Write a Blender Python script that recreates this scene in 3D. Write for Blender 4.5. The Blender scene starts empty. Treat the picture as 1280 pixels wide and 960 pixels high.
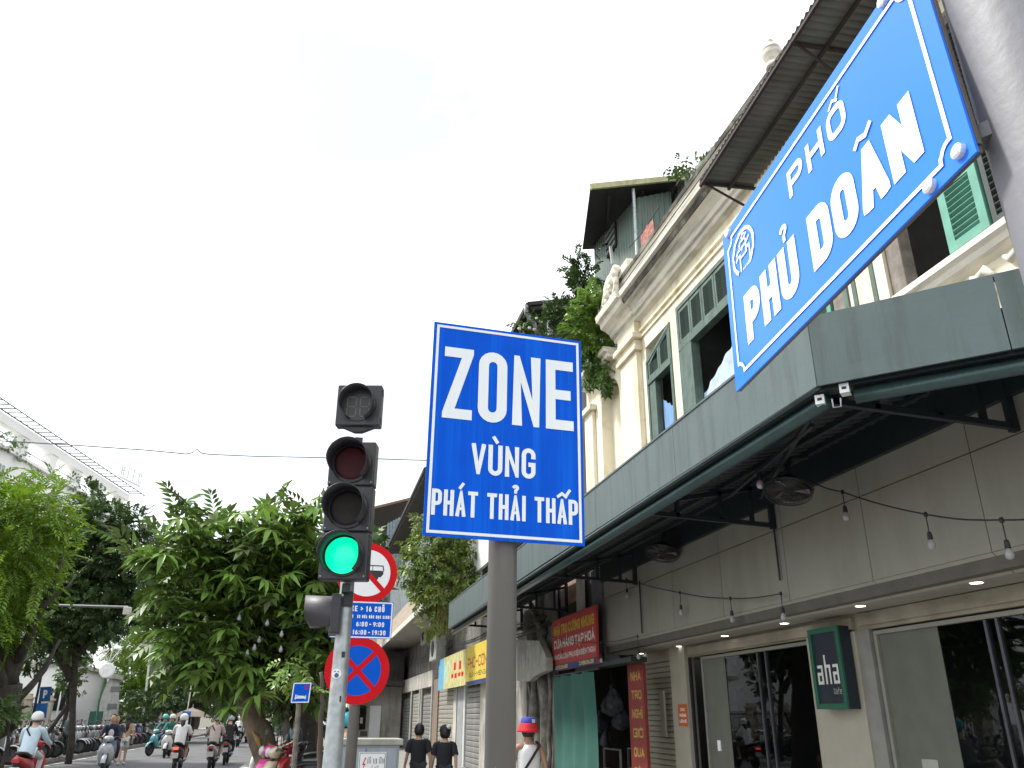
import bpy, math, random, unicodedata
import numpy as np
from mathutils import Vector, Matrix, Quaternion

random.seed(7)
RNG = np.random.default_rng(11)
SC = bpy.context.scene
COL = SC.collection

# ------------------------------------------------------------------ camera
F_PX = 1000.0                      # focal length in pixels of a 1280 px wide picture
PITCH, ROLL = math.radians(22.7), math.radians(-0.48)
EYE = 1.6
HEAD = math.atan((640 - 388) / (F_PX / math.cos(PITCH)))
_f = np.array([math.sin(HEAD) * math.cos(PITCH), math.cos(HEAD) * math.cos(PITCH), math.sin(PITCH)])
_r = np.array([math.cos(HEAD), -math.sin(HEAD), 0.0])
_u = np.cross(_r, _f)
CR = _r * math.cos(ROLL) - _u * math.sin(ROLL)
CU = _u * math.cos(ROLL) + _r * math.sin(ROLL)
CF = _f
CO = np.array([0.0, 0.0, EYE])
cam_data = bpy.data.cameras.new('street_camera')
cam = bpy.data.objects.new('street_camera', cam_data)
COL.objects.link(cam)
cam_data.sensor_width = 36.0
cam_data.lens = 36.0 * F_PX / 1280.0
cam_data.clip_start = 0.05
cam_data.clip_end = 3000.0
cam.matrix_world = Matrix(((CR[0], CU[0], -CF[0], 0), (CR[1], CU[1], -CF[1], 0), (CR[2], CU[2], -CF[2], EYE), (0, 0, 0, 1)))
SC.camera = cam

# ------------------------------------------------------------------ light
SUN_EL, SUN_AZ = math.radians(52), math.radians(-62)      # azimuth clockwise from +Y (the street's direction)
SC.view_settings.view_transform = 'Standard'
SC.view_settings.look = 'None'
SC.view_settings.gamma = 1.0
SC.view_settings.exposure = 0.95
w = bpy.data.worlds.new('World'); SC.world = w; w.use_nodes = True
nt = w.node_tree; nt.nodes.clear()
out = nt.nodes.new('ShaderNodeOutputWorld'); bg = nt.nodes.new('ShaderNodeBackground')
sky = nt.nodes.new('ShaderNodeTexSky'); sky.sky_type = 'NISHITA'; sky.sun_disc = False
sky.sun_elevation = SUN_EL; sky.sun_rotation = SUN_AZ
tc = nt.nodes.new('ShaderNodeTexCoord')
nz = nt.nodes.new('ShaderNodeTexNoise'); nz.inputs['Scale'].default_value = 2.2; nz.inputs['Detail'].default_value = 5; nz.inputs['Roughness'].default_value = 0.55
mp = nt.nodes.new('ShaderNodeMapping'); mp.inputs['Scale'].default_value = (1, 1, 2.2); mp.inputs['Location'].default_value = (1.211, -0.270, 0.612)
cr = nt.nodes.new('ShaderNodeValToRGB'); cr.color_ramp.elements[0].position = 0.36; cr.color_ramp.elements[0].color = (.45, .45, .45, 1); cr.color_ramp.elements[1].position = 0.5
mx = nt.nodes.new('ShaderNodeMix'); mx.data_type = 'RGBA'
mx.inputs[7].default_value = (9.0, 9.3, 9.5, 1)           # cloud layer
nt.links.new(tc.outputs['Generated'], mp.inputs[0]); nt.links.new(mp.outputs[0], nz.inputs['Vector'])
nt.links.new(nz.outputs[0], cr.inputs[0]); nt.links.new(cr.outputs[0], mx.inputs[0]); nt.links.new(sky.outputs[0], mx.inputs[6])
nt.links.new(mx.outputs[2], bg.inputs[0]); bg.inputs[1].default_value = 0.1
nt.links.new(bg.outputs[0], out.inputs[0])
sd = bpy.data.lights.new('sun', 'SUN'); sd.energy = 2.6; sd.angle = math.radians(9); sd.color = (1, .965, .9)
sun = bpy.data.objects.new('sun', sd); COL.objects.link(sun)
_sd = Vector((math.sin(SUN_AZ) * math.cos(SUN_EL), math.cos(SUN_AZ) * math.cos(SUN_EL), math.sin(SUN_EL)))
sun.rotation_euler = _sd.to_track_quat('Z', 'Y').to_euler()
sun.location = (0, 0, 60)
SC.cycles.max_bounces = 6
SC.cycles.diffuse_bounces = 3
SC.cycles.glossy_bounces = 3
SC.cycles.transparent_max_bounces = 8
SC.cycles.transmission_bounces = 4

# ------------------------------------------------------------------ measuring: picture point -> place on a real plane
def ray(x, y): return CR * (x - 640) / F_PX + CU * (480 - y) / F_PX + CF
def onX(x, y, v): d = ray(x, y); return Vector(CO + d * v / d[0])
def onY(x, y, v): d = ray(x, y); return Vector(CO + d * v / d[1])
def onZ(x, y, v): d = ray(x, y); return Vector(CO + d * (v - EYE) / d[2])

# ------------------------------------------------------------------ materials
MATS = {}
def mat(name, col, rough=.6, metal=0.0, var=.14, scale=5.0, bump=.08, streak=0.0, scol=(.03, .03, .025), sscale=(9, 9, .9), spot=0.0, pcol=(.2, .12, .06), coat=0, trans=0.0, emit=0.0, island=0.0, bscale=None, spec=.5):
    if name in MATS: return MATS[name]
    m = bpy.data.materials.new(name); m.use_nodes = True
    t = m.node_tree; n = t.nodes; L = t.links
    b = n['Principled BSDF']
    tc = n.new('ShaderNodeTexCoord')
    nz = n.new('ShaderNodeTexNoise'); nz.inputs['Scale'].default_value = scale; nz.inputs['Detail'].default_value = 6
    L.new(tc.outputs['Object'], nz.inputs['Vector'])
    mixc = n.new('ShaderNodeMix'); mixc.data_type = 'RGBA'
    rp = n.new('ShaderNodeMapRange'); rp.inputs[1].default_value = .3; rp.inputs[2].default_value = .7
    L.new(nz.outputs[0], rp.inputs[0]); L.new(rp.outputs[0], mixc.inputs[0])
    mixc.inputs[6].default_value = (*[c * (1 - var) for c in col], 1)
    mixc.inputs[7].default_value = (*[min(1, c * (1 + var)) for c in col], 1)
    cur = mixc.outputs[2]
    if island:
        g = n.new('ShaderNodeNewGeometry'); hsv = n.new('ShaderNodeHueSaturation')
        mr = n.new('ShaderNodeMapRange'); mr.inputs[3].default_value = 1 - island; mr.inputs[4].default_value = 1 + island
        mh = n.new('ShaderNodeMapRange'); mh.inputs[3].default_value = .485; mh.inputs[4].default_value = .515
        L.new(g.outputs['Random Per Island'], mr.inputs[0]); L.new(g.outputs['Random Per Island'], mh.inputs[0])
        L.new(cur, hsv.inputs['Color']); L.new(mr.outputs[0], hsv.inputs['Value']); L.new(mh.outputs[0], hsv.inputs['Hue']); cur = hsv.outputs[0]
    def layer(cur, amt, c, mscale, lo, hi, sc=1.0):
        mp = n.new('ShaderNodeMapping'); mp.inputs['Scale'].default_value = mscale
        s = n.new('ShaderNodeTexNoise'); s.inputs['Scale'].default_value = sc; s.inputs['Detail'].default_value = 8; s.inputs['Roughness'].default_value = .65
        r = n.new('ShaderNodeMapRange'); r.inputs[1].default_value = lo; r.inputs[2].default_value = hi; r.inputs[4].default_value = amt
        mm = n.new('ShaderNodeMix'); mm.data_type = 'RGBA'; mm.inputs[7].default_value = (*c, 1)
        L.new(tc.outputs['Object'], mp.inputs[0]); L.new(mp.outputs[0], s.inputs['Vector']); L.new(s.outputs[0], r.inputs[0])
        L.new(r.outputs[0], mm.inputs[0]); L.new(cur, mm.inputs[6]); return mm.outputs[2]
    if streak: cur = layer(cur, streak, scol, sscale, .48, .72)
    if spot: cur = layer(cur, spot, pcol, (3.1, 3.1, 3.1), .55, .68)
    L.new(cur, b.inputs['Base Color'])
    b.inputs['Roughness'].default_value = rough; b.inputs['Metallic'].default_value = metal
    b.inputs['Specular IOR Level'].default_value = spec
    if coat: b.inputs['Coat Weight'].default_value = coat; b.inputs['Coat Roughness'].default_value = .08
    if bump:
        bn = n.new('ShaderNodeTexNoise'); bn.inputs['Scale'].default_value = bscale or scale * 9; bn.inputs['Detail'].default_value = 4
        bp = n.new('ShaderNodeBump'); bp.inputs['Strength'].default_value = min(1, bump * 3); bp.inputs['Distance'].default_value = .01
        L.new(tc.outputs['Object'], bn.inputs['Vector']); L.new(bn.outputs[0], bp.inputs['Height']); L.new(bp.outputs[0], b.inputs['Normal'])
    if emit: L.new(cur, b.inputs['Emission Color']); b.inputs['Emission Strength'].default_value = emit
    if trans:
        o = n['Material Output']; tr = n.new('ShaderNodeBsdfTranslucent'); ms = n.new('ShaderNodeMixShader'); ms.inputs[0].default_value = trans
        L.new(cur, tr.inputs[0]); L.new(b.outputs[0], ms.inputs[1]); L.new(tr.outputs[0], ms.inputs[2]); L.new(ms.outputs[0], o.inputs[0])
    MATS[name] = m
    return m

def glass_mat():
    m = bpy.data.materials.new('shop_glass'); m.use_nodes = True
    t = m.node_tree; n = t.nodes; L = t.links; n.clear()
    o = n.new('ShaderNodeOutputMaterial'); g = n.new('ShaderNodeBsdfGlossy'); g.inputs['Roughness'].default_value = .015; g.inputs[0].default_value = (.9, .92, .95, 1)
    tr = n.new('ShaderNodeBsdfTransparent'); tr.inputs[0].default_value = (.72, .76, .74, 1)
    fr = n.new('ShaderNodeFresnel'); fr.inputs[0].default_value = 1.42
    ms = n.new('ShaderNodeMixShader'); L.new(fr.outputs[0], ms.inputs[0]); L.new(tr.outputs[0], ms.inputs[1]); L.new(g.outputs[0], ms.inputs[2]); L.new(ms.outputs[0], o.inputs[0])
    return m

# ------------------------------------------------------------------ mesh kit
class MB:
    def __init__(s): s.v = []; s.f = []; s.m = []
    def add(s, vs, fs, mi=0):
        b = len(s.v); s.v += [tuple(p) for p in vs]; s.f += [tuple(i + b for i in f) for f in fs]; s.m += [mi] * len(fs); return s
    def hexa(s, p, mi=0):      # 8 points: 4 bottom ring, 4 top ring
        return s.add(p, [(3, 2, 1, 0), (4, 5, 6, 7), (0, 1, 5, 4), (1, 2, 6, 5), (2, 3, 7, 6), (3, 0, 4, 7)], mi)
    def box(s, x0, x1, y0, y1, z0, z1, mi=0):
        return s.hexa([(x0, y0, z0), (x1, y0, z0), (x1, y1, z0), (x0, y1, z0), (x0, y0, z1), (x1, y0, z1), (x1, y1, z1), (x0, y1, z1)], mi)
    def obox(s, c, ax, ay, az, mi=0):   # centre and half-axis vectors
        c, ax, ay, az = map(Vector, (c, ax, ay, az))
        return s.hexa([c - ax - ay - az, c + ax - ay - az, c + ax + ay - az, c - ax + ay - az, c - ax - ay + az, c + ax - ay + az, c + ax + ay + az, c - ax + ay + az], mi)
    def beam(s, a, b, w, h, up=(0, 0, 1), mi=0):
        a, b = Vector(a), Vector(b); d = (b - a); l = d.length; d.normalize(); up = Vector(up)
        if abs(d.dot(up)) > .98: up = Vector((0, 1, 0))
        sd = d.cross(up).normalized(); u = sd.cross(d).normalized()
        return s.obox((a + b) / 2, d * l / 2, sd * w / 2, u * h / 2, mi)
    def prism(s, poly, vec, mi=0):
        n = len(poly); vec = Vector(vec); a = [Vector(p) for p in poly]; b = [p + vec for p in a]
        return s.add(a + b, [tuple(range(n))[::-1], tuple(range(n, 2 * n))] + [(i, (i + 1) % n, (i + 1) % n + n, i + n) for i in range(n)], mi)
    def tube(s, path, r, n=8, mi=0, cap=True):
        P = [Vector(p) for p in path]; R = r if isinstance(r, (list, tuple)) else [r] * len(P)
        vs = []; u = None
        for i, p in enumerate(P):
            d = (P[min(i + 1, len(P) - 1)] - P[max(i - 1, 0)]).normalized()
            if u is None:
                u = d.orthogonal().normalized()
            u = (u - d * u.dot(d)).normalized(); w_ = d.cross(u)
            for k in range(n):
                a = 2 * math.pi * k / n; vs.append(p + (u * math.cos(a) + w_ * math.sin(a)) * R[i])
        fs = [(i * n + k, i * n + (k + 1) % n, (i + 1) * n + (k + 1) % n, (i + 1) * n + k) for i in range(len(P) - 1) for k in range(n)]
        if cap: fs += [tuple(range(n))[::-1], tuple(range((len(P) - 1) * n, len(P) * n))]
        return s.add(vs, fs, mi)
    def lathe(s, prof, c=(0, 0, 0), axis=(0, 0, 1), n=16, mi=0):   # prof: (radius, height along axis)
        ax = Vector(axis).normalized(); u = ax.orthogonal().normalized(); w_ = ax.cross(u); c = Vector(c)
        vs = [c + ax * h + (u * math.cos(2 * math.pi * k / n) + w_ * math.sin(2 * math.pi * k / n)) * r for r, h in prof for k in range(n)]
        fs = [(i * n + k, i * n + (k + 1) % n, (i + 1) * n + (k + 1) % n, (i + 1) * n + k) for i in range(len(prof) - 1) for k in range(n)]
        fs += [tuple(range(n))[::-1], tuple(range((len(prof) - 1) * n, len(prof) * n))]
        return s.add(vs, fs, mi)
    def ball(s, c, rx, ry=None, rz=None, n=10, mi=0):
        ry = ry or rx; rz = rz or rx; m = max(4, n // 2 + 1); vs = []
        for i in range(1, m):
            a = math.pi * i / m
            for k in range(n):
                b = 2 * math.pi * k / n; vs.append((c[0] + rx * math.sin(a) * math.cos(b), c[1] + ry * math.sin(a) * math.sin(b), c[2] + rz * math.cos(a)))
        t = len(vs); vs += [(c[0], c[1], c[2] + rz), (c[0], c[1], c[2] - rz)]
        fs = [(i * n + k, (i + 1) * n + k, (i + 1) * n + (k + 1) % n, i * n + (k + 1) % n) for i in range(m - 2) for k in range(n)]
        fs += [(t, k, (k + 1) % n) for k in range(n)] + [(t + 1, (m - 2) * n + (k + 1) % n, (m - 2) * n + k) for k in range(n)]
        return s.add(vs, fs, mi)
    def mesh(s, name, mats, off=(0, 0, 0), smooth=False):
        me = bpy.data.meshes.new(name)
        o = Vector(off)
        me.from_pydata([(v[0] - o.x, v[1] - o.y, v[2] - o.z) for v in s.v], [], s.f)
        for m in (mats if isinstance(mats, (list, tuple)) else [mats]): me.materials.append(m)
        if any(s.m): me.polygons.foreach_set('material_index', s.m)
        if smooth: me.polygons.foreach_set('use_smooth', [True] * len(s.f))
        me.update()
        return me
    def build(s, name, mats, parent=None, local=False, smooth=False, bevel=0, label=None, loc=None):
        off = Vector((0, 0, 0)) if local else base_of(parent)
        if loc is not None: l = Vector(loc); me = s.mesh(name, mats, l, smooth); o = put(name, me, parent, l - off)
        else: me = s.mesh(name, mats, off, smooth); o = put(name, me, parent)
        if bevel:
            b = o.modifiers.new('edge', 'BEVEL'); b.width = bevel; b.segments = 2; b.limit_method = 'ANGLE'
        if label: o['label'] = label
        return o

def base_of(o):
    v = Vector((0, 0, 0))
    while o is not None: v = v + o.location; o = o.parent
    return v
def put(name, me, parent=None, loc=(0, 0, 0)):
    o = bpy.data.objects.new(name, me); COL.objects.link(o); o.parent = parent; o.location = loc; return o
def thing(name, label, cat, loc=(0, 0, 0), rz=0, group=None, kind=None):
    o = bpy.data.objects.new(name, None); COL.objects.link(o); o.location = loc; o.rotation_euler = (0, 0, rz); o.empty_display_size = .2
    tag(o, label, cat, group, kind); return o
def tag(o, label=None, cat=None, group=None, kind=None):
    if label: o['label'] = label
    if cat: o['category'] = cat
    if group: o['group'] = group
    if kind: o['kind'] = kind
    return o
KIDS = {}
def dup(root, loc, rz=0, label=None, group=None, scale=1.0, swap=None):
    def cp(o, par):
        c = o.copy(); COL.objects.link(c); c.parent = par
        if swap and c.type == 'MESH' and o.name.split('.')[0] in swap:
            c.material_slots[0].link = 'OBJECT'; c.material_slots[0].material = swap[o.name.split('.')[0]]
        for ch in o.children: cp(ch, c)
        return c
    r = cp(root, None); r.location = loc; r.rotation_euler = (0, 0, rz); r.scale = (scale,) * 3
    if label: r['label'] = label
    if group: r['group'] = group
    return r
def structure(name, mb, m, **k):
    o = mb.build(name, m, None, **k); o['kind'] = 'structure'; return o

# ------------------------------------------------------------------ stroke lettering
def rounded(path, closed=False, seg=5):
    out = []; n = len(path)
    for i, p in enumerate(path):
        if len(p) < 3 or p[2] <= 0 or (not closed and i in (0, n - 1)): out.append((p[0], p[1])); continue
        a, b = path[i - 1], path[(i + 1) % n]; P = Vector(p[:2]); A = Vector(a[:2]) - P; B = Vector(b[:2]) - P
        r = p[2]; ra = min(r, A.length * (.5 if len(a) > 2 and a[2] > 0 else 1)); rb = min(r, B.length * (.5 if len(b) > 2 and b[2] > 0 else 1))
        p0 = P + A.normalized() * ra; p1 = P + B.normalized() * rb
        for k in range(seg + 1):
            t = k / seg * math.pi / 2; s_, c_ = math.sin(t), math.cos(t)
            q = P + (p0 - P) * (1 - s_) + (p1 - P) * (1 - c_); out.append((q.x, q.y))
    return out
def glyph(ch, W, H):
    r = min(W * .5, H * .3); M = H * .5
    c = lambda *p: (list(p), True); o = lambda *p: (list(p), False)
    G = {
     'A': [o((0, 0), (W / 2, H), (W, 0)), o((W * .16, H * .27), (W * .84, H * .27))],
     'B': [o((0, 0), (0, H), (W * .92, H, r), (W * .92, M, r), (0, M)), o((W * .3, M), (W, M, r), (W, 0, r), (0, 0))],
     'C': [o((W, H * .68), (W, H, r), (0, H, r), (0, 0, r), (W, 0, r), (W, H * .32))],
     'D': [c((0, 0), (0, H), (W, H, r), (W, 0, r))], 'E': [o((W, 0), (0, 0), (0, H), (W, H)), o((0, M), (W * .85, M))],
     'F': [o((0, 0), (0, H), (W, H)), o((0, M), (W * .85, M))],
     'G': [o((W, H * .7), (W, H, r), (0, H, r), (0, 0, r), (W, 0, r), (W, H * .45), (W * .55, H * .45))],
     'H': [o((0, 0), (0, H)), o((W, 0), (W, H)), o((0, M), (W, M))], 'I': [o((0, 0), (0, H))],
     'K': [o((0, 0), (0, H)), o((W, H), (W * .1, M * .9)), o((W * .3, H * .58), (W, 0))], 'L': [o((0, H), (0, 0), (W, 0))],
     'M': [o((0, 0), (0, H), (W / 2, H * .3), (W, H), (W, 0))], 'N': [o((0, 0), (0, H), (W, 0), (W, H))],
     'O': [c((0, 0, r), (0, H, r), (W, H, r), (W, 0, r))], 'P': [o((0, 0), (0, H), (W, H, r), (W, H * .44, r), (0, H * .44))],
     'Q': [c((0, 0, r), (0, H, r), (W, H, r), (W, 0, r)), o((W * .55, H * .25), (W, 0))],
     'R': [o((0, 0), (0, H), (W, H, r), (W, H * .47, r), (0, H * .47)), o((W * .5, H * .47), (W, 0))],
     'S': [o((W, H * .74), (W, H, r), (0, H, r), (0, M, r), (W, M, r), (W, 0, r), (0, 0, r), (0, H * .26))],
     'T': [o((0, H), (W, H)), o((W / 2, 0), (W / 2, H))], 'U': [o((0, H), (0, 0, r), (W, 0, r), (W, H))],
     'V': [o((0, H), (W / 2, 0), (W, H))], 'W': [o((0, H), (W * .25, 0), (W / 2, H * .7), (W * .75, 0), (W, H))],
     'X': [o((0, 0), (W, H)), o((0, H), (W, 0))], 'Y': [o((0, H), (W / 2, M * .9), (W, H)), o((W / 2, M), (W / 2, 0))],
     'Z': [o((0, H), (W, H), (0, 0), (W, 0))],
     '0': [c((0, 0, r), (0, H, r), (W, H, r), (W, 0, r))], '1': [o((W * .1, H * .78), (W * .6, H), (W * .6, 0))],
     '2': [o((0, H * .7), (0, H, r), (W, H, r), (W, H * .5, r), (0, 0), (W, 0))],
     '3': [o((0, H * .76), (0, H, r), (W, H, r), (W, M, r), (W * .35, M)), o((W * .5, M), (W, M, r), (W, 0, r), (0, 0, r), (0, H * .24))],
     '4': [o((W * .75, 0), (W * .75, H), (0, H * .3), (W, H * .3))], '5': [o((W, H), (0, H), (0, H * .55), (W, H * .6, r), (W, 0, r), (0, 0, r), (0, H * .2))],
     '6': [c((0, 0, r), (0, H * .55, r), (W, H * .55, r), (W, 0, r)), o((0, M * .6), (W * .1, H * .75), (W * .7, H))],
     '7': [o((0, H), (W, H), (W * .3, 0))], '8': [c((0, 0, r), (0, M, r), (W, M, r), (W, 0, r)), c((0, M, r), (0, H, r), (W, H, r), (W, M, r))],
     '9': [c((0, H, r), (0, H * .45, r), (W, H * .45, r), (W, H, r)), o((W, H * .7), (W * .9, H * .25), (W * .3, 0))],
     '>': [o((0, H * .2), (W, M), (0, H * .8))], '-': [o((0, M), (W, M))], ':': [o((0, H * .12), (0, H * .2)), o((0, H * .72), (0, H * .8))],
     '.': [o((0, 0), (0, H * .03))], '!': [o((0, 0), (0, H * .04)), o((0, H * .28), (0, H))], '(': [o((W, H), (0, H * .8, r), (0, H * .2, r), (W, 0))], ')': [o((0, H), (W, H * .8, r), (W, H * .2, r), (0, 0))],
     'a': [o((W * .1, H * .62), (W, H * .62), (W, 0), (0, 0), (0, H * .34), (W, H * .34))], 'h': [o((0, 0), (0, H)), o((0, H * .62), (W, H * .62), (W, 0))],
     'f': [o((W * .3, 0), (W * .3, H * .9), (W, H * .9)), o((0, H * .6), (W, H * .6))], 'e': [o((W, 0), (0, 0), (0, H * .62), (W, H * .62), (W, H * .32), (0, H * .32))],
    }
    return G.get(ch, [])
NARROW = {'I': .0, '1': .55, ':': .0, '.': .0, '!': .0, '(': .35, ')': .35, 'L': .85, 'M': 1.25, 'W': 1.35, '-': .7}
def clip_poly(poly, x0, x1, y0, y1):
    for ax, lim, sg in ((0, x0, 1), (0, x1, -1), (1, y0, 1), (1, y1, -1)):
        res = []
        for i in range(len(poly)):
            a, b = poly[i - 1], poly[i]; da, db = (a[ax] - lim) * sg, (b[ax] - lim) * sg
            if (da >= 0) != (db >= 0): t = da / (da - db); res.append((a[0] + (b[0] - a[0]) * t, a[1] + (b[1] - a[1]) * t))
            if db >= 0: res.append(b)
        poly = res
        if len(poly) < 3: return []
    return poly
def ribbon(path, closed, t, ext=0.0):
    P = [Vector(p[:2]) for p in path]
    Q = [P[0]]
    for p in P[1:]:
        if (p - Q[-1]).length > 1e-6: Q.append(p)
    P = Q
    if closed and (P[0] - P[-1]).length < 1e-6: P.pop()
    n = len(P); L, R = [], []
    if not closed and ext:
        P[0] = P[0] + (P[0] - P[1]).normalized() * ext; P[-1] = P[-1] + (P[-1] - P[-2]).normalized() * ext
    for i, p in enumerate(P):
        d0 = (p - P[i - 1]).normalized() if (i or closed) else None
        d1 = (P[(i + 1) % n] - p).normalized() if (i < n - 1 or closed) else None
        if d0 is None: d0 = d1
        if d1 is None: d1 = d0
        n0 = Vector((-d0.y, d0.x)); n1 = Vector((-d1.y, d1.x)); b = n0 + n1
        if b.length < .05: b = n0
        b.normalize(); k = t / 2 / max(.22, b.dot(n0))
        L.append(p + b * k); R.append(p - b * k)
    m = n if closed else n - 1
    return [[tuple(L[i]), tuple(L[(i + 1) % n]), tuple(R[(i + 1) % n]), tuple(R[i])] for i in range(m)]
def text_polys(s, x0, x1, y0, y1, t, gap=.14, space=.35, marks=1.0, mt=None):
    """t, gap, space are fractions of the letter height; letters are condensed or widened to fill x0..x1."""
    h = y1 - y0; T = t * h; items = []
    for ch in s:
        if ch in 'Đđ': items.append(('D', ['bar'])); continue
        d = unicodedata.normalize('NFD', ch); items.append((d[0], list(d[1:])))
    tw = fixed = 0.0
    for b, _ in items:
        if b == ' ': fixed += (space - gap) * h
        else: fixed += T + gap * h; tw += NARROW.get(b, 1.0)
    fixed -= gap * h
    unit = (x1 - x0 - fixed) / max(tw, .01)
    x = x0; polys = []; lay = 0
    for b, ms in items:
        if b == ' ': x += (space - gap) * h; continue
        W = unit * NARROW.get(b, 1.0); H = h - T; lay = 1 - lay
        k = 0
        for path, closed in glyph(b, W, H):
            pp = rounded(path, closed)
            qs = ribbon(pp, closed, T, T * .5 if (b in 'AVMNWXKZYTHEFLIPBRUD1:.!-' ) else T * .15)
            if b == 'A' and k == 1: qs = ribbon(pp, closed, T * .72, 0)
            for qi, q in enumerate(qs):
                q = clip_poly(q, -T / 2 - 1e-5, W + T / 2 + 1e-5, -T / 2, H + T / 2)
                if len(q) > 2: polys.append(([(p[0] + x + T / 2, p[1] + y0 + T / 2) for p in q], k + .9 * qi / len(qs)))
            k += 1
        cx = x + T / 2 + W / 2; top = y1; mw = (mt or t * .8) * h; a = h * .22 * marks
        off = 0; circ = '\u0302' in ms
        for mk in ms:
            pl = None; up = top + h * .06
            if mk == '\u0302': pl = [(cx - a * .8, up), (cx, up + a * .62), (cx + a * .8, up)]
            elif mk == '\u0301': dx = a * 1.0 if circ else 0; dz = a * .35 if circ else 0; pl = [(cx + dx - a * .3, up + dz), (cx + dx + a * .35, up + dz + a * .95)]
            elif mk == '\u0300': dx = -a * 1.0 if circ else 0; dz = a * .35 if circ else 0; pl = [(cx + dx + a * .3, up + dz), (cx + dx - a * .35, up + dz + a * .95)]
            elif mk == '\u0309': dz = a * .6 if circ else 0; pl = rounded([(cx - a * .4, up + a * .85 + dz), (cx - a * .1, up + a * 1.25 + dz, a * .3), (cx + a * .45, up + a * .95 + dz, a * .3), (cx, up + a * .45 + dz, a * .1), (cx, up + dz)])
            elif mk == '\u0303': dz = a * .75 if circ else 0; pl = [(cx - a * .9, up + a * .15 + dz), (cx - a * .45, up + a * .55 + dz), (cx + a * .2, up + a * .3 + dz), (cx + a * .8, up + a * .75 + dz)]
            elif mk == '\u0306': pl = rounded([(cx - a * .8, up + a * .6), (cx - a * .8, up, a * .5), (cx + a * .8, up, a * .5), (cx + a * .8, up + a * .6)])
            elif mk == '\u0323': pl = [(cx, y0 - h * .07), (cx, y0 - h * .07 - mw)]
            elif mk == '\u031b': pl = [(cx + W / 2 + T * .1, top - h * .06), (cx + W / 2 + T * .75, top + h * .03), (cx + W / 2 + T * .75, top + h * .12)]
            elif mk == 'bar': pl = [(x - T * .35, y0 + h * .52), (cx, y0 + h * .52)]
            if pl:
                k += 1
                for q in ribbon(pl, False, mw): polys.append((q, k))
        x += W + T + gap * h
    return polys
def write(parent, mapf, s, x0, x1, y0, y1, t, m, lift=.0012, name='lettering', **k):
    mb = MB()
    for q, lay in text_polys(s, x0, x1, y0, y1, t, **k):
        mb.add([mapf(p[0], p[1], lift + lay * .00025) for p in q], [tuple(range(len(q)))])
    return mb.build(name, m, parent)
def shapes(parent, mapf, polys, m, lift=.0012, name='lettering'):
    mb = MB()
    for k, q in enumerate(polys): mb.add([mapf(p[0], p[1], lift + (k % 5) * .00025) for p in q], [tuple(range(len(q)))])
    return mb.build(name, m, parent)
def plane_map(o, ux, uy, n=None):
    o, ux, uy = Vector(o), Vector(ux), Vector(uy); n = Vector(n) if n else ux.cross(uy).normalized()
    return lambda a, b, d=0: o + ux * a + uy * b + n * d
def disc(r, n=40, r0=0, cx=0, cy=0, a0=0, a1=2 * math.pi):
    if r0 == 0: return [[(cx + r * math.cos(a0 + (a1 - a0) * k / n), cy + r * math.sin(a0 + (a1 - a0) * k / n)) for k in range(n)]]
    A = [a0 + (a1 - a0) * k / n for k in range(n + 1)]
    return [[(cx + r0 * math.cos(a), cy + r0 * math.sin(a)), (cx + r * math.cos(a), cy + r * math.sin(a)), (cx + r * math.cos(b), cy + r * math.sin(b)), (cx + r0 * math.cos(b), cy + r0 * math.sin(b))] for a, b in zip(A, A[1:])]
# ------------------------------------------------------------------ palette
asphalt = mat('asphalt', (.125, .125, .13), .9, var=.2, scale=1.2, bump=.2, bscale=90, spot=.25, pcol=(.07, .07, .07))
paver = mat('pavement_stone', (.24, .23, .215), .9, var=.22, scale=3, bump=.15)
kerbm = mat('kerb_stone', (.30, .29, .27), .85, var=.2, streak=.4)
earth = mat('bare_earth', (.12, .11, .08), .95, var=.3, scale=.3)
white_paint = mat('white_sign_paint', (.82, .83, .84), .4, var=.03, bump=0)
sign_blue = mat('zone_blue', (.002, .085, .58), .45, var=.06, scale=14, bump=0, spec=.06, streak=.9, scol=(.004, .14, .74), sscale=(34, 34, .8))
name_blue = mat('street_name_blue', (.022, .185, .82), .35, var=.04, scale=2, bump=0, spec=.15, coat=.12)
plate_blue = mat('plate_blue', (.003, .10, .60), .45, var=.05, bump=0, spec=.08)
faded_blue = mat('faded_blue', (.01, .09, .30), .5, var=.1, bump=0)
sign_red = mat('sign_red', (.60, .008, .015), .45, var=.08, bump=0, spec=.1)
sign_black = mat('sign_black', (.015, .015, .017), .5, bump=0)
alu = mat('raw_aluminium', (.45, .46, .48), .4, metal=.7, var=.1)
galv = mat('galvanised_steel', (.40, .43, .44), .42, metal=.55, var=.22, scale=16, bump=.04, spot=.3, pcol=(.25, .26, .26))
galv_near = mat('worn_grey_pole_paint', (.19, .19, .21), .55, metal=.1, var=.12, scale=4, bump=.05, spot=.25, pcol=(.12, .12, .14))
brown_post = mat('brown_grey_post_paint', (.125, .118, .108), .5, metal=.15, var=.1, scale=3, bump=.03, streak=.5, scol=(.075, .07, .062), spot=.25, pcol=(.19, .18, .165))
dark_metal = mat('dark_painted_steel', (.018, .024, .028), .5, var=.2, bump=.05)
black_plastic = mat('signal_black_plastic', (.028, .028, .034), .38, var=.25, bump=.04)
grey_plastic = mat('aged_grey_plastic', (.045, .042, .05), .5, var=.2, bump=.04)
bolt_m = mat('painted_bolt', (.72, .74, .76), .3, metal=.2, bump=0)
cab_m = mat('cabinet_grey', (.30, .34, .38), .5, var=.1, streak=.3, scol=(.16, .17, .18))
cab_top = mat('cabinet_top', (.34, .34, .30), .7, var=.2, streak=.3, scol=(.15, .14, .12))
red_lens = mat('red_lens_off', (.06, .006, .01), .3, var=.3, scale=60, bump=.2)
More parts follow.
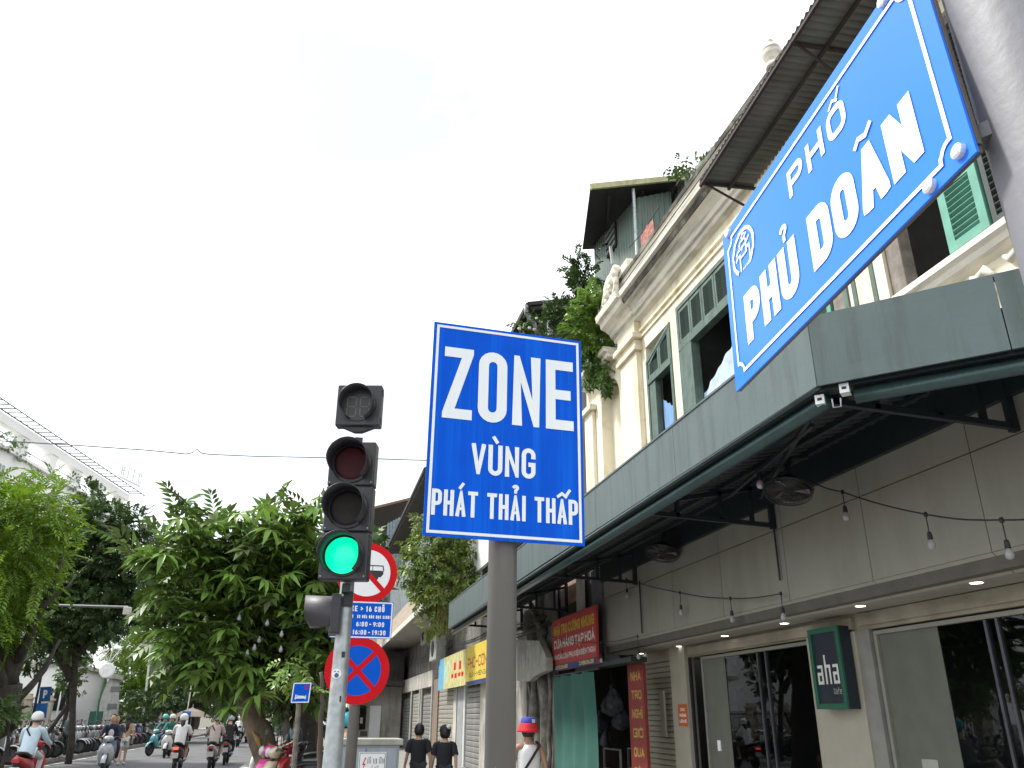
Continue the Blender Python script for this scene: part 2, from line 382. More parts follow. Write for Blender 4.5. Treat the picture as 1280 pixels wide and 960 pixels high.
amber_lens = mat('amber_lens_off', (.03, .022, .022), .3, var=.3, scale=60, bump=.2)
def lamp_mat(name, col, s, vary=.2, scale=60):
    m = mat(name, col, .3, var=vary, scale=scale, bump=0, emit=s); return m
green_lens = lamp_mat('green_lens_lit', (.0, .62, .27), .95, .3, 70)
lamp_white = lamp_mat('lit_downlight', (1, .97, .9), 3.0, 0)
# ------------------------------------------------------------------ ground, road, pavements
KX0, KX1 = -8.9, -1.9            # left and right kerb
structure('ground', MB().add([(-900, -300, -.02), (900, -300, -.02), (900, 1500, -.02), (-900, 1500, -.02)], [(0, 1, 2, 3)]), earth)
structure('road', MB().add([(KX0, -40, 0), (KX1, -40, 0), (KX1, 400, 0), (KX0, 400, 0)], [(0, 1, 2, 3)]), asphalt)
structure('side_road', MB().add([(KX1, -14, .004), (60, -14, .004), (60, -5, .004), (KX1, -5, .004)], [(0, 1, 2, 3)]), asphalt)
lm = MB()
lm.box(KX0 + .35, KX0 + .47, -40, 300, .004, .008)
structure('lane_marking', lm, mat('worn_road_paint', (.55, .55, .52), .8, var=.2, spot=.6, pcol=(.14, .14, .14)))
structure('left_pavement', MB().box(-13.4, KX0 - .18, -40, 400, 0, .13), paver)
structure('right_pavement', MB().box(KX1 + .18, 6.3, -4.6, 400, 0, .13), paver)
structure('left_kerb', MB().box(KX0 - .18, KX0, -40, 400, 0, .14), kerbm, bevel=.015)
structure('right_kerb', MB().box(KX1, KX1 + .18, -4.6, 400, 0, .14), kerbm, bevel=.015)

# ------------------------------------------------------------------ low emission zone sign on its post
z = thing('zone_sign', 'blue rectangular sign reading ZONE in large white letters on a brown post', 'road sign', (.62, 2.76, .13))
bl = Vector((.316, 2.664, 2.163)); ux = Vector((.9987, .0516, 0)); uy = Vector((.004, -.01, .9999))
zn = ux.cross(uy).normalized()
zm = plane_map(bl, ux, uy, zn)
W_, H_ = .581, .80
MB().obox(zm(W_ / 2, H_ / 2, -.003), ux * W_ / 2, uy * H_ / 2, zn * .0025).build('sign_panel', sign_blue, z, bevel=.001)
bmk = MB()
e0, e1 = .011, .021
for a0, a1, b0, b1 in ((e0, W_ - e0, e0, e1), (e0, W_ - e0, H_ - e1, H_ - e0), (e0, e1, e1, H_ - e1), (W_ - e1, W_ - e0, e1, H_ - e1)):
    bmk.add([zm(a, b, .0012) for a, b in ((a0, b0), (a1, b0), (a1, b1), (a0, b1))], [(0, 1, 2, 3)])
white_sheet = mat('ribbed_white_sheeting', (.74, .78, .80), .35, var=.03, bump=0, streak=.3, scol=(.62, .68, .70), sscale=(40, 40, .6))
bmk.build('sign_border', white_sheet, z)
write(z, zm, 'ZONE', .045, .545, .425, .703, .138, white_sheet, gap=.075)
write(z, zm, 'VÙNG', .158, .396, .228, .341, .145, white_sheet, gap=.085, marks=1.05)
write(z, zm, 'PHÁT THẢI THẤP', .024, .556, .073, .164, .148, white_sheet, gap=.075, space=.36, marks=1.15)
pb = onY(628, 720, 2.76)
MB().lathe([(.052, .13), (.05, 2.9), (.046, 2.915)], (pb.x, 2.76, 0), n=28).build('post', brown_post, z, smooth=True)
MB().lathe([(.11, .13), (.11, .15), (.062, .155)], (pb.x, 2.76, 0), n=24).build('base_plate', brown_post, z)
for hz in (2.28, 2.82):
    c = MB(); c.box(pb.x - .075, pb.x + .075, 2.685, 2.71, hz - .02, hz + .02); c.lathe([(.055, -.018), (.055, .018)], (pb.x, 2.76, hz), n=24)
    c.build('clamp', alu, z)

# ------------------------------------------------------------------ street name sign on the near pole
s_bl, s_br, s_tl = Vector((.807, 1.378, 2.262)), Vector((.742, .684, 2.277)), Vector((.833, 1.412, 2.609))
swx, swy = (s_br - s_bl) / .70, (s_tl - s_bl) / .35
sn = swx.cross(swy).normalized()
sm = plane_map(s_bl, swx, swy, sn)
_po = Vector((.084, -.02, 0))
def pole_at(z): return Vector((.85 - .02 * (z - 2.2), .62, z))
pole_c = pole_at(.13)
s = thing('street_name_plate', 'blue street name plate with white letters and round city emblem beside the grey pole', 'street sign', (.8, .9, 2.2))
def slab(mb, m, u0, u1, v0, v1, d0, d1): return mb.hexa([m(u0, v0, d0), m(u1, v0, d0), m(u1, v1, d0), m(u0, v1, d0), m(u0, v0, d1), m(u1, v0, d1), m(u1, v1, d1), m(u0, v1, d1)])
slab(MB(), sm, -.0273, .7335, -.0275, .383, -.004, 0).build('sign_panel', name_blue, s)
fr = MB()
for u0, u1, v0, v1 in ((-.025, .732, -.0265, -.014), (-.025, .732, .368, .382), (-.025, -.008, -.014, .368), (.716, .735, -.014, .368), (.33, .36, -.014, .368)): slab(fr, sm, u0, u1, v0, v1, -.010, -.0045)
fr.build('back_frame', mat('rusty_back_frame', (.12, .10, .09), .6, metal=.3, var=.3, spot=.4), s)
r_, cor = .025, []
for (cx, cy), a0 in (((0, 0), 90), ((.70, 0), 180), ((.70, .35), 270), ((0, .35), 0)):
    for k in range(8):
        a = math.radians(a0 - 90 * k / 7); cor.append((cx + r_ * math.cos(a), cy + r_ * math.sin(a)))
shapes(s, sm, ribbon(cor, True, .0075, 0), white_paint, name='border_line')
write(s, sm, 'PHỦ DOÃN', .054, .652, .0455, .166, .24, white_paint, gap=.07, space=.40, marks=1.15, mt=.085)
write(s, sm, 'PHỐ', .293, .504, .247, .3115, .205, white_paint, gap=.24, marks=1.3, mt=.09)
em = disc(.057, 44, .0475, .0756, .2755, math.radians(-62), math.radians(235))
E_ = lambda pts, t=.0055, cl=False: [[(x + .0756, y + .2755) for x, y in q] for q in ribbon(pts, cl, t, 0)]
em += E_([(-.034, .004), (-.024, .012), (.018, .012), (.034, .020)]) + E_([(-.018, .022), (-.012, .028), (.010, .028), (.022, .036)])
em += E_([(-.020, .013), (-.012, .027)]) + E_([(.010, .027), (.020, .013)]) + E_([(-.004, .034), (.002, .042), (.012, .040)])
em += E_([(-.038, -.010), (-.028, -.002), (-.018, -.002), (-.018, -.046)]) + E_([(.016, .012), (.016, -.012), (-.016, -.012)]) + E_([(.016, -.006), (.030, -.002), (.030, -.040)]) + E_([(-.006, .004), (-.006, .010)])
shapes(s, sm, em, white_paint, name='emblem')
write(s, sm, 'HÀ NỘI', .067, .103, .2265, .2335, .22, white_paint, gap=.2)
for u, v in ((.710, -.007), (.6475, -.014), (.650, .370), (.012, .368)):
    MB().lathe([(.0105, 0), (.0105, .007), (.007, .009)], sm(u, v, 0), sn, 14).build('bolt', bolt_m, s, smooth=False)
bsm = mat('bracket_steel', (.14, .14, .15), .5, metal=.5, var=.2)
for v in (.02, .34):
    arm = MB()
    a = sm(.70, v, -.02); arm.beam(a, pole_at(a.z) - _po * .6, .03, .022)
    a2 = sm(.45, v, -.02); arm.beam(a2, a, .028, .02); arm.build('bracket_arm', bsm, s)
np_ = thing('lamp_post', 'large grey metal pole at the right edge carrying the street name plate', 'pole', pole_c)
MB().tube([pole_at(z_) for z_ in (.13, 1.2, 2.2, 3.0, 4.4, 7.6)], [.094, .09, .0865, .0855, .078, .06], 14).build('pole', galv_near, np_, smooth=True)
MB().box(pole_c.x - .17, pole_c.x + .17, pole_c.y - .17, pole_c.y + .17, .13, .16).build('base_plate', galv_near, np_)
_pt = pole_at(7.5); MB().tube([_pt, _pt + Vector((-.6, .2, .8)), _pt + Vector((-1.8, .5, 1.1))], [.055, .05, .04], 10).build('lamp_arm', galv_near, np_)
MB().obox(_pt + Vector((-2.1, .58, 1.12)), (.35, -.1, 0), (.03, .11, 0), (0, 0, .05)).build('lamp_head', galv_near, np_, bevel=.02)

# ------------------------------------------------------------------ traffic light
TY = 6.3
tp = onY(424, 850, TY); tx = tp.x
t_ = thing('traffic_light', 'black three lens traffic light showing green on a galvanised pole', 'traffic light', (tx, TY, .13))
MB().lathe([(.073, .13), (.068, 1.2), (.058, 2.1), (.047, 2.9), (.042, 3.48)], (tx, TY, 0), n=20).build('pole', galv, t_, smooth=True)
fn = Vector((-.24, -.97, -.03)).normalized(); fx = Vector((0, 0, 1)).cross(fn).normalized() * 1.0; fu = fn.cross(fx).normalized()
fx = fx if fx.x > 0 else -fx
if fu.z < 0: fu = -fu
HY = TY - .16
def hood(mb, c, r, ln, full=.78, thick=.006):      # tunnel visor open underneath
    n = 26; vs = []
    for d, rr in ((0, r), (ln, r)):
        for k in range(n + 1):
            a = math.radians(90 + 180 * full * 1.0) * 0 + (math.pi / 2 - math.pi * full) + 2 * math.pi * full * k / n
            dd = d if d == 0 else ln * (1 - .45 * max(0, -math.sin(a)))
            vs += [c + fn * dd + (fx * math.cos(a) + fu * math.sin(a)) * rr, c + fn * dd + (fx * math.cos(a) + fu * math.sin(a)) * (rr - thick)]
    m = 2 * (n + 1); fs = []
    for k in range(n):
        i = 2 * k; fs += [(i, i + 2, i + 2 + m, i + m), (i + 1, i + 1 + m, i + 3 + m, i + 3), (i + m, i + 2 + m, i + 3 + m, i + 1 + m)]
    return mb.add(vs, fs)
hw = .178
hc = {'red': onY(441, 583, HY), 'amber': onY(437.5, 640, HY), 'green': onY(434.5, 697, HY)}
step = (hc['red'] - hc['green']).length / 2
hx = sum(p.x for p in hc.values()) / 3; hz0 = hc['green'].z
for k, (nm, lm_) in enumerate((('green', green_lens), ('amber', amber_lens), ('red', red_lens))):
    c = Vector((hx, HY, hz0 + step * k)) + fn * .02
    hs = MB().obox(c, fx * hw, fu * step * .493, fn * .07).build('signal_housing', black_plastic, t_, bevel=.012)
    fc = c + fn * .071
    fr_ = MB(); fr_.lathe([(.152, 0), (.152, .014), (.138, .016)], fc, fn, 30); fr_.build('lens_rim', black_plastic, hs, smooth=False)
    MB().lathe([(.137, .0), (.132, .022), (.10, .034), (.05, .042), (.01, .044)], fc, fn, 30).build(nm + '_lens', lm_, hs, smooth=True)
    hood(MB(), fc + fn * .012, .153, .20).build('visor', black_plastic, hs, smooth=True)
    for q in (-1, 1): MB().ball(c + fx * q * (hw - .02) - fu * step * .42 + fn * .072, .007, n=6).build('screw', galv, hs)
for hz in (hz0 - step * .62, hz0 + step * 2.6): MB().box(tx - .04, hx + .05, HY, TY + .01, hz - .03, hz + .03).build('mounting_bracket', dark_metal, t_)
cc = onY(450, 509, HY)
cb = MB().obox(cc, fx * .178, fu * .172, fn * .055).build('countdown_housing', black_plastic, t_, bevel=.01)
ec = cc + fn * .056
MB().lathe([(.136, 0), (.136, .008)], ec, fn, 30).build('countdown_face', mat('dark_display', (.02, .02, .022), .35, bump=0), cb)
hood(MB(), ec + fn * .006, .138, .13, .85).build('visor', black_plastic, cb, smooth=True)
dm = plane_map(ec + fn * .010, fx, fu, fn)
segp = []
for ox in (-.052, .052):
    for (a, b), (c_, d) in (((-.03, -.08), (.03, -.08)), ((-.03, 0), (.03, 0)), ((-.03, .08), (.03, .08)), ((-.036, -.073), (-.036, -.007)), ((.036, -.073), (.036, -.007)), ((-.036, .007), (-.036, .073)), ((.036, .007), (.036, .073))):
        segp += ribbon([(a + ox, b - .02), (c_ + ox, d - .02)], False, .011)
shapes(cb, dm, segp, mat('unlit_digit_segments', (.13, .12, .14), .5, bump=0), name='digit_segments')
for sx in (-1, 1):
    for sy in (-1, 1): MB().obox(cc + fx * sx * .17 + fu * sy * .12, fx * .012, fu * .02, fn * .03).build('latch', black_plastic, cb)
MB().hexa([cc + fx * a * q + fu * v + fn * d for v, q in ((-.215, .03), (-.165, .15)) for a, d in ((-1, -.03), (1, -.03), (1, .03), (-1, .03))]).build('mounting_bracket', dark_metal, t_)
MB().lathe([(.03, -.10), (.03, .02)], cc - fu * .27 + Vector((0, .05, 0)), (0, 0, 1), 12).build('mounting_bracket', dark_metal, t_)
MB().obox((tx + .012, TY - .055, onY(433, 750, TY).z), (.035, 0, 0), (0, .02, 0), (0, 0, .055)).build('mounting_bracket', dark_metal, t_, bevel=.004)
sc_ = onY(418.5, 769, TY); sc2 = onY(399, 768, TY)
sh_ = MB().obox((sc_.x, TY, sc_.z), (.035, 0, 0), (0, .13, 0), (0, 0, .14)).build('side_signal_housing', black_plastic, t_, bevel=.01)
fn_, fx_, fu_ = fn, fx, fu
fn, fx, fu = Vector((-1, 0, 0)), Vector((0, -1, 0)), Vector((0, 0, 1))
hood(MB(), Vector((sc_.x - .035, TY, sc_.z)), .135, .19, .74).build('visor', grey_plastic, sh_, smooth=True)
MB().lathe([(.11, 0), (.10, .02)], (sc_.x - .036, TY, sc_.z), (-1, 0, 0), 20).build('lens', amber_lens, sh_)
fn, fx, fu = fn_, fx_, fu_
stp = onY(420.5, 842, TY - .066)
stm = plane_map((stp.x, TY - .070, stp.z), (1, 0, 0), (0, 0, 1), (0, -1, 0))
shapes(t_, stm, disc(.034, 18), white_paint, name='sticker')
shapes(t_, stm, disc(.016, 12, cx=.002, cy=-.012) + ribbon([(-.018, .012), (-.006, .018)], False, .006) + ribbon([(.006, .016), (.018, .010)], False, .006), mat('sticker_blue', (.02, .12, .25), .5, bump=0), lift=.003, name='sticker_print')
for zz in (2.02, 1.72): MB().obox((tx + .012, TY - .056, zz), (.012, 0, 0), (0, .005, 0), (0, 0, .02)).build('slot', sign_black, t_)

# ------------------------------------------------------------------ traffic sign post: no coaches, plate, no stopping
SY = 9.5
pc = onY(441, 920, SY)
q_ = thing('traffic_sign_post', 'brown post with round no coach sign, blue time plate and round no stopping sign', 'road sign', (pc.x, SY + .09, .13))
MB().lathe([(.062, .13), (.058, 3.9)], (pc.x, SY + .09, 0), n=18).build('post', brown_post, q_, smooth=True)
def dsk(cpx, r, nm):
    c = onY(*cpx, SY); m_ = plane_map(c, (1, 0, 0), (0, 0, 1), (0, -1, 0))
    o = MB().lathe([(r, -.004), (r, 0)], c, (0, -1, 0), 44).build(nm, white_paint, q_); return c, m_, o
R1 = .345
c1, m1, o1 = dsk((459, 716), R1, 'no_coach_sign')
shapes(o1, m1, disc(R1, 48, R1 * .77), sign_red, name='red_ring')
bus = [[(-.2, -.045), (.155, -.045), (.185, -.01), (.185, .03), (-.2, .03)]] + disc(.026, 14, cx=-.1, cy=-.05) + disc(.03, 14, cx=.1, cy=-.05)
bus += ribbon([(-.2, .085), (.175, .085), (.188, .03)], False, .012) + ribbon([(.06, .03), (.06, .085)], False, .008) + ribbon([(-.03, .03), (-.03, .085)], False, .008) + ribbon([(-.12, .03), (-.12, .085)], False, .008)
shapes(o1, m1, bus, sign_black, name='coach_symbol')
shapes(o1, m1, ribbon([(-R1 * .56, R1 * .56), (R1 * .56, -R1 * .56)], False, .055), sign_red, lift=.003, name='red_bar')
R2 = .352
c2, m2, o2 = dsk((446.5, 838), R2, 'no_stopping_sign')
shapes(o2, m2, disc(R2, 48, R2 * .74), sign_red, name='red_ring')
shapes(o2, m2, disc(R2 * .742, 44), plate_blue, name='blue_field', lift=.0006)
for sg in (1, -1): shapes(o2, m2, ribbon([(-R2 * .54, R2 * .54 * sg), (R2 * .54, -R2 * .54 * sg)], False, .055), sign_red, lift=.003 + .0004 * sg, name='red_bar')
p0, p1, p3 = onY(411, 795, SY), onY(489, 799, SY), onY(491.5, 753, SY)
pw, ph = (p1.x - p0.x), p3.z - p1.z
pm = plane_map((p0.x, SY - .002, p1.z), (1, 0, 0), (0, 0, 1), (0, -1, 0))
po = slab(MB(), pm, 0, pw, 0, ph, -.003, 0).build('time_plate', plate_blue, q_)
shapes(po, pm, sum([ribbon(r, False, .014) for r in ([(.012, .012), (pw - .012, .012)], [(.012, ph - .012), (pw - .012, ph - .012)], [(.012, .012), (.012, ph - .012)], [(pw - .012, .012), (pw - .012, ph - .012)])], []), white_paint, name='border_line')
L_ = pw; hh = ph
write(po, pm, 'CẤM XE > 16 CHỖ', .10 * L_, .86 * L_, hh * .72, hh * .87, .2, white_paint, gap=.2, space=.55)
write(po, pm, '(TRỪ XE BUÝT, XE ĐƯA ĐÓN HỌC SINH)', .035 * L_, .965 * L_, hh * .54, hh * .625, .22, white_paint, gap=.2, space=.6, marks=.8)
write(po, pm, 'S:', .17 * L_, .25 * L_, hh * .315, hh * .445, .2, white_paint, gap=.3)
write(po, pm, '6:00 - 9:00', .42 * L_, .87 * L_, hh * .315, hh * .445, .2, white_paint, gap=.2, space=.4)
write(po, pm, 'CHIỀU:', .05 * L_, .25 * L_, hh * .095, hh * .225, .2, white_paint, gap=.2)
write(po, pm, '16:00 - 19:30', .37 * L_, .90 * L_, hh * .095, hh * .225, .2, white_paint, gap=.2, space=.4)
for zc in (c1.z, c2.z, (p1.z + p3.z) / 2): MB().box(pc.x - .07, pc.x + .07, SY + .006, SY + .06, zc - .03, zc + .03).build('clamp', alu, q_)

# ------------------------------------------------------------------ electrical cabinet
CY = 10.6
k0, k1 = onY(426, 930, CY), onY(502, 930, CY)
kt = onY(465, 923.5, CY).z
cabn = thing('electrical_cabinet', 'grey electrical cabinet with white danger notice at the foot of the signs', 'cabinet', ((k0.x + k1.x) / 2, CY + .25, .13))
MB().box(k0.x + .02, k1.x - .02, CY + .02, CY + .52, .22, kt - .07).build('body', cab_m, cabn, bevel=.008)
MB().box(k0.x - .01, k1.x + .02, CY - .02, CY + .56, kt - .07, kt).build('top', cab_top, cabn, bevel=.012)
MB().box(k0.x, k1.x, CY, CY + .54, .13, .22).build('plinth', cab_top, cabn)
xm = k0.x + (k1.x - k0.x) * .42
for a, b in ((k0.x + .05, xm - .01), (xm + .01, k1.x - .05)): MB().box(a, b, CY + .004, CY + .02, .28, kt - .10).build('door', cab_m, cabn, bevel=.004)
n0, n1 = onY(449, 940, CY), onY(483, 940, CY)
nm = plane_map((n0.x, CY - .0005, n0.z - .42), (1, 0, 0), (0, 0, 1), (0, -1, 0)); nw = n1.x - n0.x
no = slab(MB(), nm, 0, nw, 0, .42, 0, .004).build('danger_notice', white_paint, cabn)
nm2 = plane_map((n0.x, CY - .0047, n0.z - .42), (1, 0, 0), (0, 0, 1), (0, -1, 0))
shapes(no, nm2, sum([ribbon(r, False, .006) for r in ([(.012, .012), (nw - .012, .012)], [(.012, .408), (nw - .012, .408)], [(.012, .012), (.012, .408)], [(nw - .012, .012), (nw - .012, .408)])], []), sign_black, name='border_line')
shapes(no, nm2, [[(.075, .36), (.045, .28), (.066, .28), (.04, .20), (.085, .295), (.062, .295), (.09, .36)]], sign_red, name='lightning_bolt')
write(no, nm2, 'CẤM LẠI GẦN!', .105, nw - .02, .295, .35, .15, sign_black, gap=.2, space=.5)
write(no, nm2, 'CÓ ĐIỆN', .15, nw - .08, .215, .262, .15, sign_black, gap=.25, space=.5)
write(no, nm2, 'NGUY HIỂM', .13, nw - .05, .145, .192, .15, sign_black, gap=.2, space=.5)
# ================================================================== corner building with the cafe
cream = mat('cream_render', (.80, .74, .58), .85, var=.05, scale=1.4, bump=.08, streak=.8, scol=(.50, .40, .24), sscale=(2.6, 2.6, .35), spot=.5, pcol=(.58, .49, .33))
cornm = mat('weathered_cornice', (.78, .74, .64), .9, var=.1, scale=3, bump=.15, streak=.88, scol=(.07, .065, .055), sscale=(1.5, .5, 9))
beige = mat('beige_facade_panel', (.265, .256, .222), .7, var=.06, scale=1.2, bump=.03, streak=.6, scol=(.19, .18, .145), sscale=(2.2, 2.2, .5), spot=.3, pcol=(.22, .205, .17))
beige_d = mat('panel_joint_backing', (.10, .095, .08), .9)
pillar_m = mat('cream_tiled_pillar', (.33, .31, .25), .6, var=.06, bump=.02)
lintel_m = mat('stained_lintel', (.27, .245, .19), .8, var=.2, scale=3, streak=.6, scol=(.12, .10, .06), sscale=(3, 1, 6))
green_sh = mat('old_green_shutter', (.075, .12, .10), .7, var=.25, scale=6, bump=.1, streak=.4, scol=(.20, .24, .21))
green_br = mat('bright_green_shutter', (.11, .32, .24), .6, var=.15, scale=5, bump=.05)
wood_g = mat('bare_grey_wood', (.24, .21, .18), .85, var=.3, scale=8, bump=.15, streak=.5, scol=(.10, .09, .08), sscale=(14, 14, .6))
dark_in = mat('dark_interior', (.012, .013, .016), .9, bump=0)
awn_green = mat('grey_green_fascia', (.080, .112, .112), .45, metal=.1, var=.08, scale=2, bump=.05, streak=.8, scol=(.040, .055, .052), sscale=(6, 6, .5), spot=.3, pcol=(.12, .145, .14))
gutter_m = mat('green_gutter_paint', (.03, .062, .062), .28, metal=.2, var=.2)
truss_m = mat('black_green_truss', (.010, .018, .022), .5, var=.2)
sheet_m = mat('dark_roof_sheet', (.035, .04, .045), .5, metal=.2, var=.2)
rusty = mat('rusty_grey_sheet', (.17, .172, .168), .7, metal=.2, var=.2, scale=2, streak=.25, scol=(.10, .065, .045), sscale=(1.5, 1.5, 6))
rust_bar = mat('rust_brown_bar', (.045, .03, .03), .8, var=.3)
shut_m = mat('cream_roller_slat', (.30, .285, .22), .6, var=.1, scale=2, streak=.3, scol=(.25, .23, .17))
shut_g = mat('grey_roller_slat', (.24, .24, .23), .55, metal=.2, var=.15, scale=2, streak=.4, scol=(.12, .12, .11))
old_wall = mat('stained_old_plaster', (.30, .28, .25), .95, var=.4, scale=2, bump=.3, streak=.8, scol=(.07, .065, .06), sscale=(3, 3, .8), spot=.5, pcol=(.10, .09, .08))
D = 5.2
bd = thing('corner_building', 'cream colonial corner building with green shutters above a beige cafe front', 'building', (D, 8, 0))
Y0, Y1 = 2.2, 15.25
# ---- first floor wall with openings
OPEN = [(10.9, 11.95, 5.3, 7.68), (8.8, 10.62, 5.3, 7.78), (6.5, 8.1, 5.3, 7.78), (4.35, 5.92, 5.3, 7.78), (2.6, 3.9, 5.3, 7.7)]
wl = MB(); ys = sorted([Y0, Y1] + [a for o in OPEN for a in o[:2]])
zt = 8.3
edges = [(Y0, OPEN[4][0])] + [(OPEN[i + 1][1], OPEN[i][0]) for i in (3, 2, 1, 0)] + [(OPEN[0][1], 13.05)]
for a, b in edges: wl.box(D, D + .28, a, b, 4.36, zt)
for a, b, c, d in OPEN: wl.box(D, D + .28, a, b, 4.36, c); wl.box(D, D + .28, a, b, d, zt)
wl.box(D, D + .28, 13.05, 13.3, 4.36, zt); wl.box(D, D + .28, 14.35, Y1, 4.36, 8.1)
n0_, n1_ = 13.3, 14.35                                   # arched blind bay
wl.box(D + .22, D + .28, n0_, n1_, 4.36, 8.1)
cyc, rr = (n0_ + n1_) / 2, (n1_ - n0_) / 2
for k in range(12):
    a, b = math.pi * k / 12, math.pi * (k + 1) / 12
    pa, pb_ = (cyc + rr * math.cos(a), 7.3 + rr * math.sin(a)), (cyc + rr * math.cos(b), 7.3 + rr * math.sin(b))
    wl.hexa([(D, pb_[0], pb_[1]), (D, pa[0], pa[1]), (D + .22, pa[0], pa[1]), (D + .22, pb_[0], pb_[1]), (D, pb_[0], 8.1), (D, pa[0], 8.1), (D + .22, pa[0], 8.1), (D + .22, pb_[0], 8.1)])
wl.box(D + .02, D + 5, Y1 + .001, Y1 + .02, 4.3, 8.1)
wl.box(D + .3, D + 5, Y0 - .02, Y0, .2, 9.3)
wl.build('wall', cream, bd)
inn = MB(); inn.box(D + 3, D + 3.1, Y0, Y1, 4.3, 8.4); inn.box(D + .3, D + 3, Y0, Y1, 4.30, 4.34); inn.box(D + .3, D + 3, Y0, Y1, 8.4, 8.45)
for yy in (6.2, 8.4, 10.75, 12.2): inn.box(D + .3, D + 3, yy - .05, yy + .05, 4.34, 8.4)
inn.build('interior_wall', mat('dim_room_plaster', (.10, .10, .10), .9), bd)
MB().box(D + .3, D + 6, Y0, 13.4, 8.46, 8.9).build('roof_deck', old_wall, bd)
# ---- cornice, parapet, pilaster, ornament
prof = [(0, 8.28), (-.10, 8.30), (-.12, 8.36), (-.16, 8.38), (-.19, 8.46), (-.26, 8.52), (-.34, 8.56), (-.36, 8.66), (-.42, 8.68), (-.44, 8.80), (-.40, 8.86), (-.28, 8.88), (-.26, 8.95), (-.12, 8.97), (-.12, 9.06), (-.15, 9.08), (-.15, 9.13), (-.06, 9.16), (-.06, 9.44), (-.09, 9.47), (-.09, 9.54), (-.02, 9.56), (.12, 9.56), (.12, 8.28)]
MB().prism([(D + a, Y0, b) for a, b in prof], (0, 13.05 - Y0, 0)).build('cornice', cornm, bd)
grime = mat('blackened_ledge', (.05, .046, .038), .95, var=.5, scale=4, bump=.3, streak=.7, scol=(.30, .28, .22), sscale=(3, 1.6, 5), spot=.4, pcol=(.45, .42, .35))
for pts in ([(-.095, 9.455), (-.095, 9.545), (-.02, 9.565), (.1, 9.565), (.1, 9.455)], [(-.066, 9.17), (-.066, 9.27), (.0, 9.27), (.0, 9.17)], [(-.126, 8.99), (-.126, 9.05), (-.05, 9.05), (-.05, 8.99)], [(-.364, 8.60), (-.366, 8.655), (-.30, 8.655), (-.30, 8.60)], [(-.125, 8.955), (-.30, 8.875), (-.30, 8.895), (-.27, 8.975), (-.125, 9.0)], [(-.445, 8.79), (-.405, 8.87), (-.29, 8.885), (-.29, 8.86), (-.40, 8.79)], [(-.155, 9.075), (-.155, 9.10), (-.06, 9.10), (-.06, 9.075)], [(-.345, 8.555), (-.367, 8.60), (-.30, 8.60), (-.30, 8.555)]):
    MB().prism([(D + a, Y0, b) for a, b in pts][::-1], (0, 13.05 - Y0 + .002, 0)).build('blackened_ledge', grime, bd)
fz = MB(); fz.box(D - .045, D, Y0, 12.1, 8.05, 8.1); fz.box(D - .03, D, Y0, 12.1, 7.93, 7.97)
fz.build('frieze_moulding', cream, bd)
pl_ = MB(); pl_.box(D - .10, D, 12.15, 12.95, 4.36, 7.7); pl_.box(D - .16, D, 12.08, 13.02, 7.7, 7.78); pl_.box(D - .13, D, 12.12, 12.98, 7.78, 7.92); pl_.box(D - .2, D, 12.04, 13.06, 7.92, 8.02); pl_.box(D - .13, D, 12.12, 12.98, 8.02, 8.28)
pl_.build('pilaster', cream, bd, bevel=.01)
pl_ = MB(); pl_.box(D - .08, D, 14.7, 15.2, 4.36, 7.5); pl_.box(D - .16, D, 14.62, 15.25, 7.5, 7.62); pl_.build('pilaster', cream, bd, bevel=.01)
cb_ = MB(); cb_.prism([(D + a * 1.14, 12.02, b) for a, b in prof[:13]] + [(D + .1, 12.0, 8.97), (D + .1, 12.0, 8.28)], (0, 1.12, 0)); cb_.box(D - .22, D, 13.3, 15.2, 8.1, 8.2); cb_.box(D - .3, D, 13.3, 15.25, 8.2, 8.3)
cb_.build('cornice_return', cornm, bd)
orn = MB()
sp = [(D - .18, 13.0 + .32 * math.cos(a) * (1 - a / 14), 9.42 + .30 * math.sin(a) * (1 - a / 14)) for a in [k * .45 for k in range(22)]]
orn.tube(sp, [.075 - .0022 * k for k in range(22)], 7)
sp = [(D - .2, 13.28 + .20 * math.cos(a) * (1 - a / 12), 9.02 + .18 * math.sin(a) * (1 - a / 12)) for a in [k * .45 for k in range(18)]]
orn.tube(sp, [.055 - .0018 * k for k in range(18)], 7)
orn.tube([(D - .16, 12.7, 9.75), (D - .18, 13.1, 9.5), (D - .2, 13.4, 9.1), (D - .2, 13.5, 8.95)], [.09, .12, .1, .06], 8)
for k in range(7): orn.ball((D - .2 - .03 * (k % 2), 12.75 + .11 * k, 9.62 - .1 * k), .085, .07, .1, 8)
orn.build('scroll_ornament', cornm, bd, smooth=True)
MB().box(D - .1, D + .14, 12.35, 12.72, 9.56, 9.76).build('parapet_block', cream, bd, bevel=.02)
ur = MB(); ur.lathe([(.10, 9.7), (.10, 9.76), (.05, 9.78), (.05, 9.82), (.11, 9.88), (.135, 9.96), (.11, 10.05), (.05, 10.1), (.03, 10.14), (.045, 10.17), (.01, 10.21)], (D - .02, 7.15, 0), n=16)
ur.v = [(a, b, c - .14) for a, b, c in ur.v]
ur.build('urn_finial', cornm, bd, smooth=True)
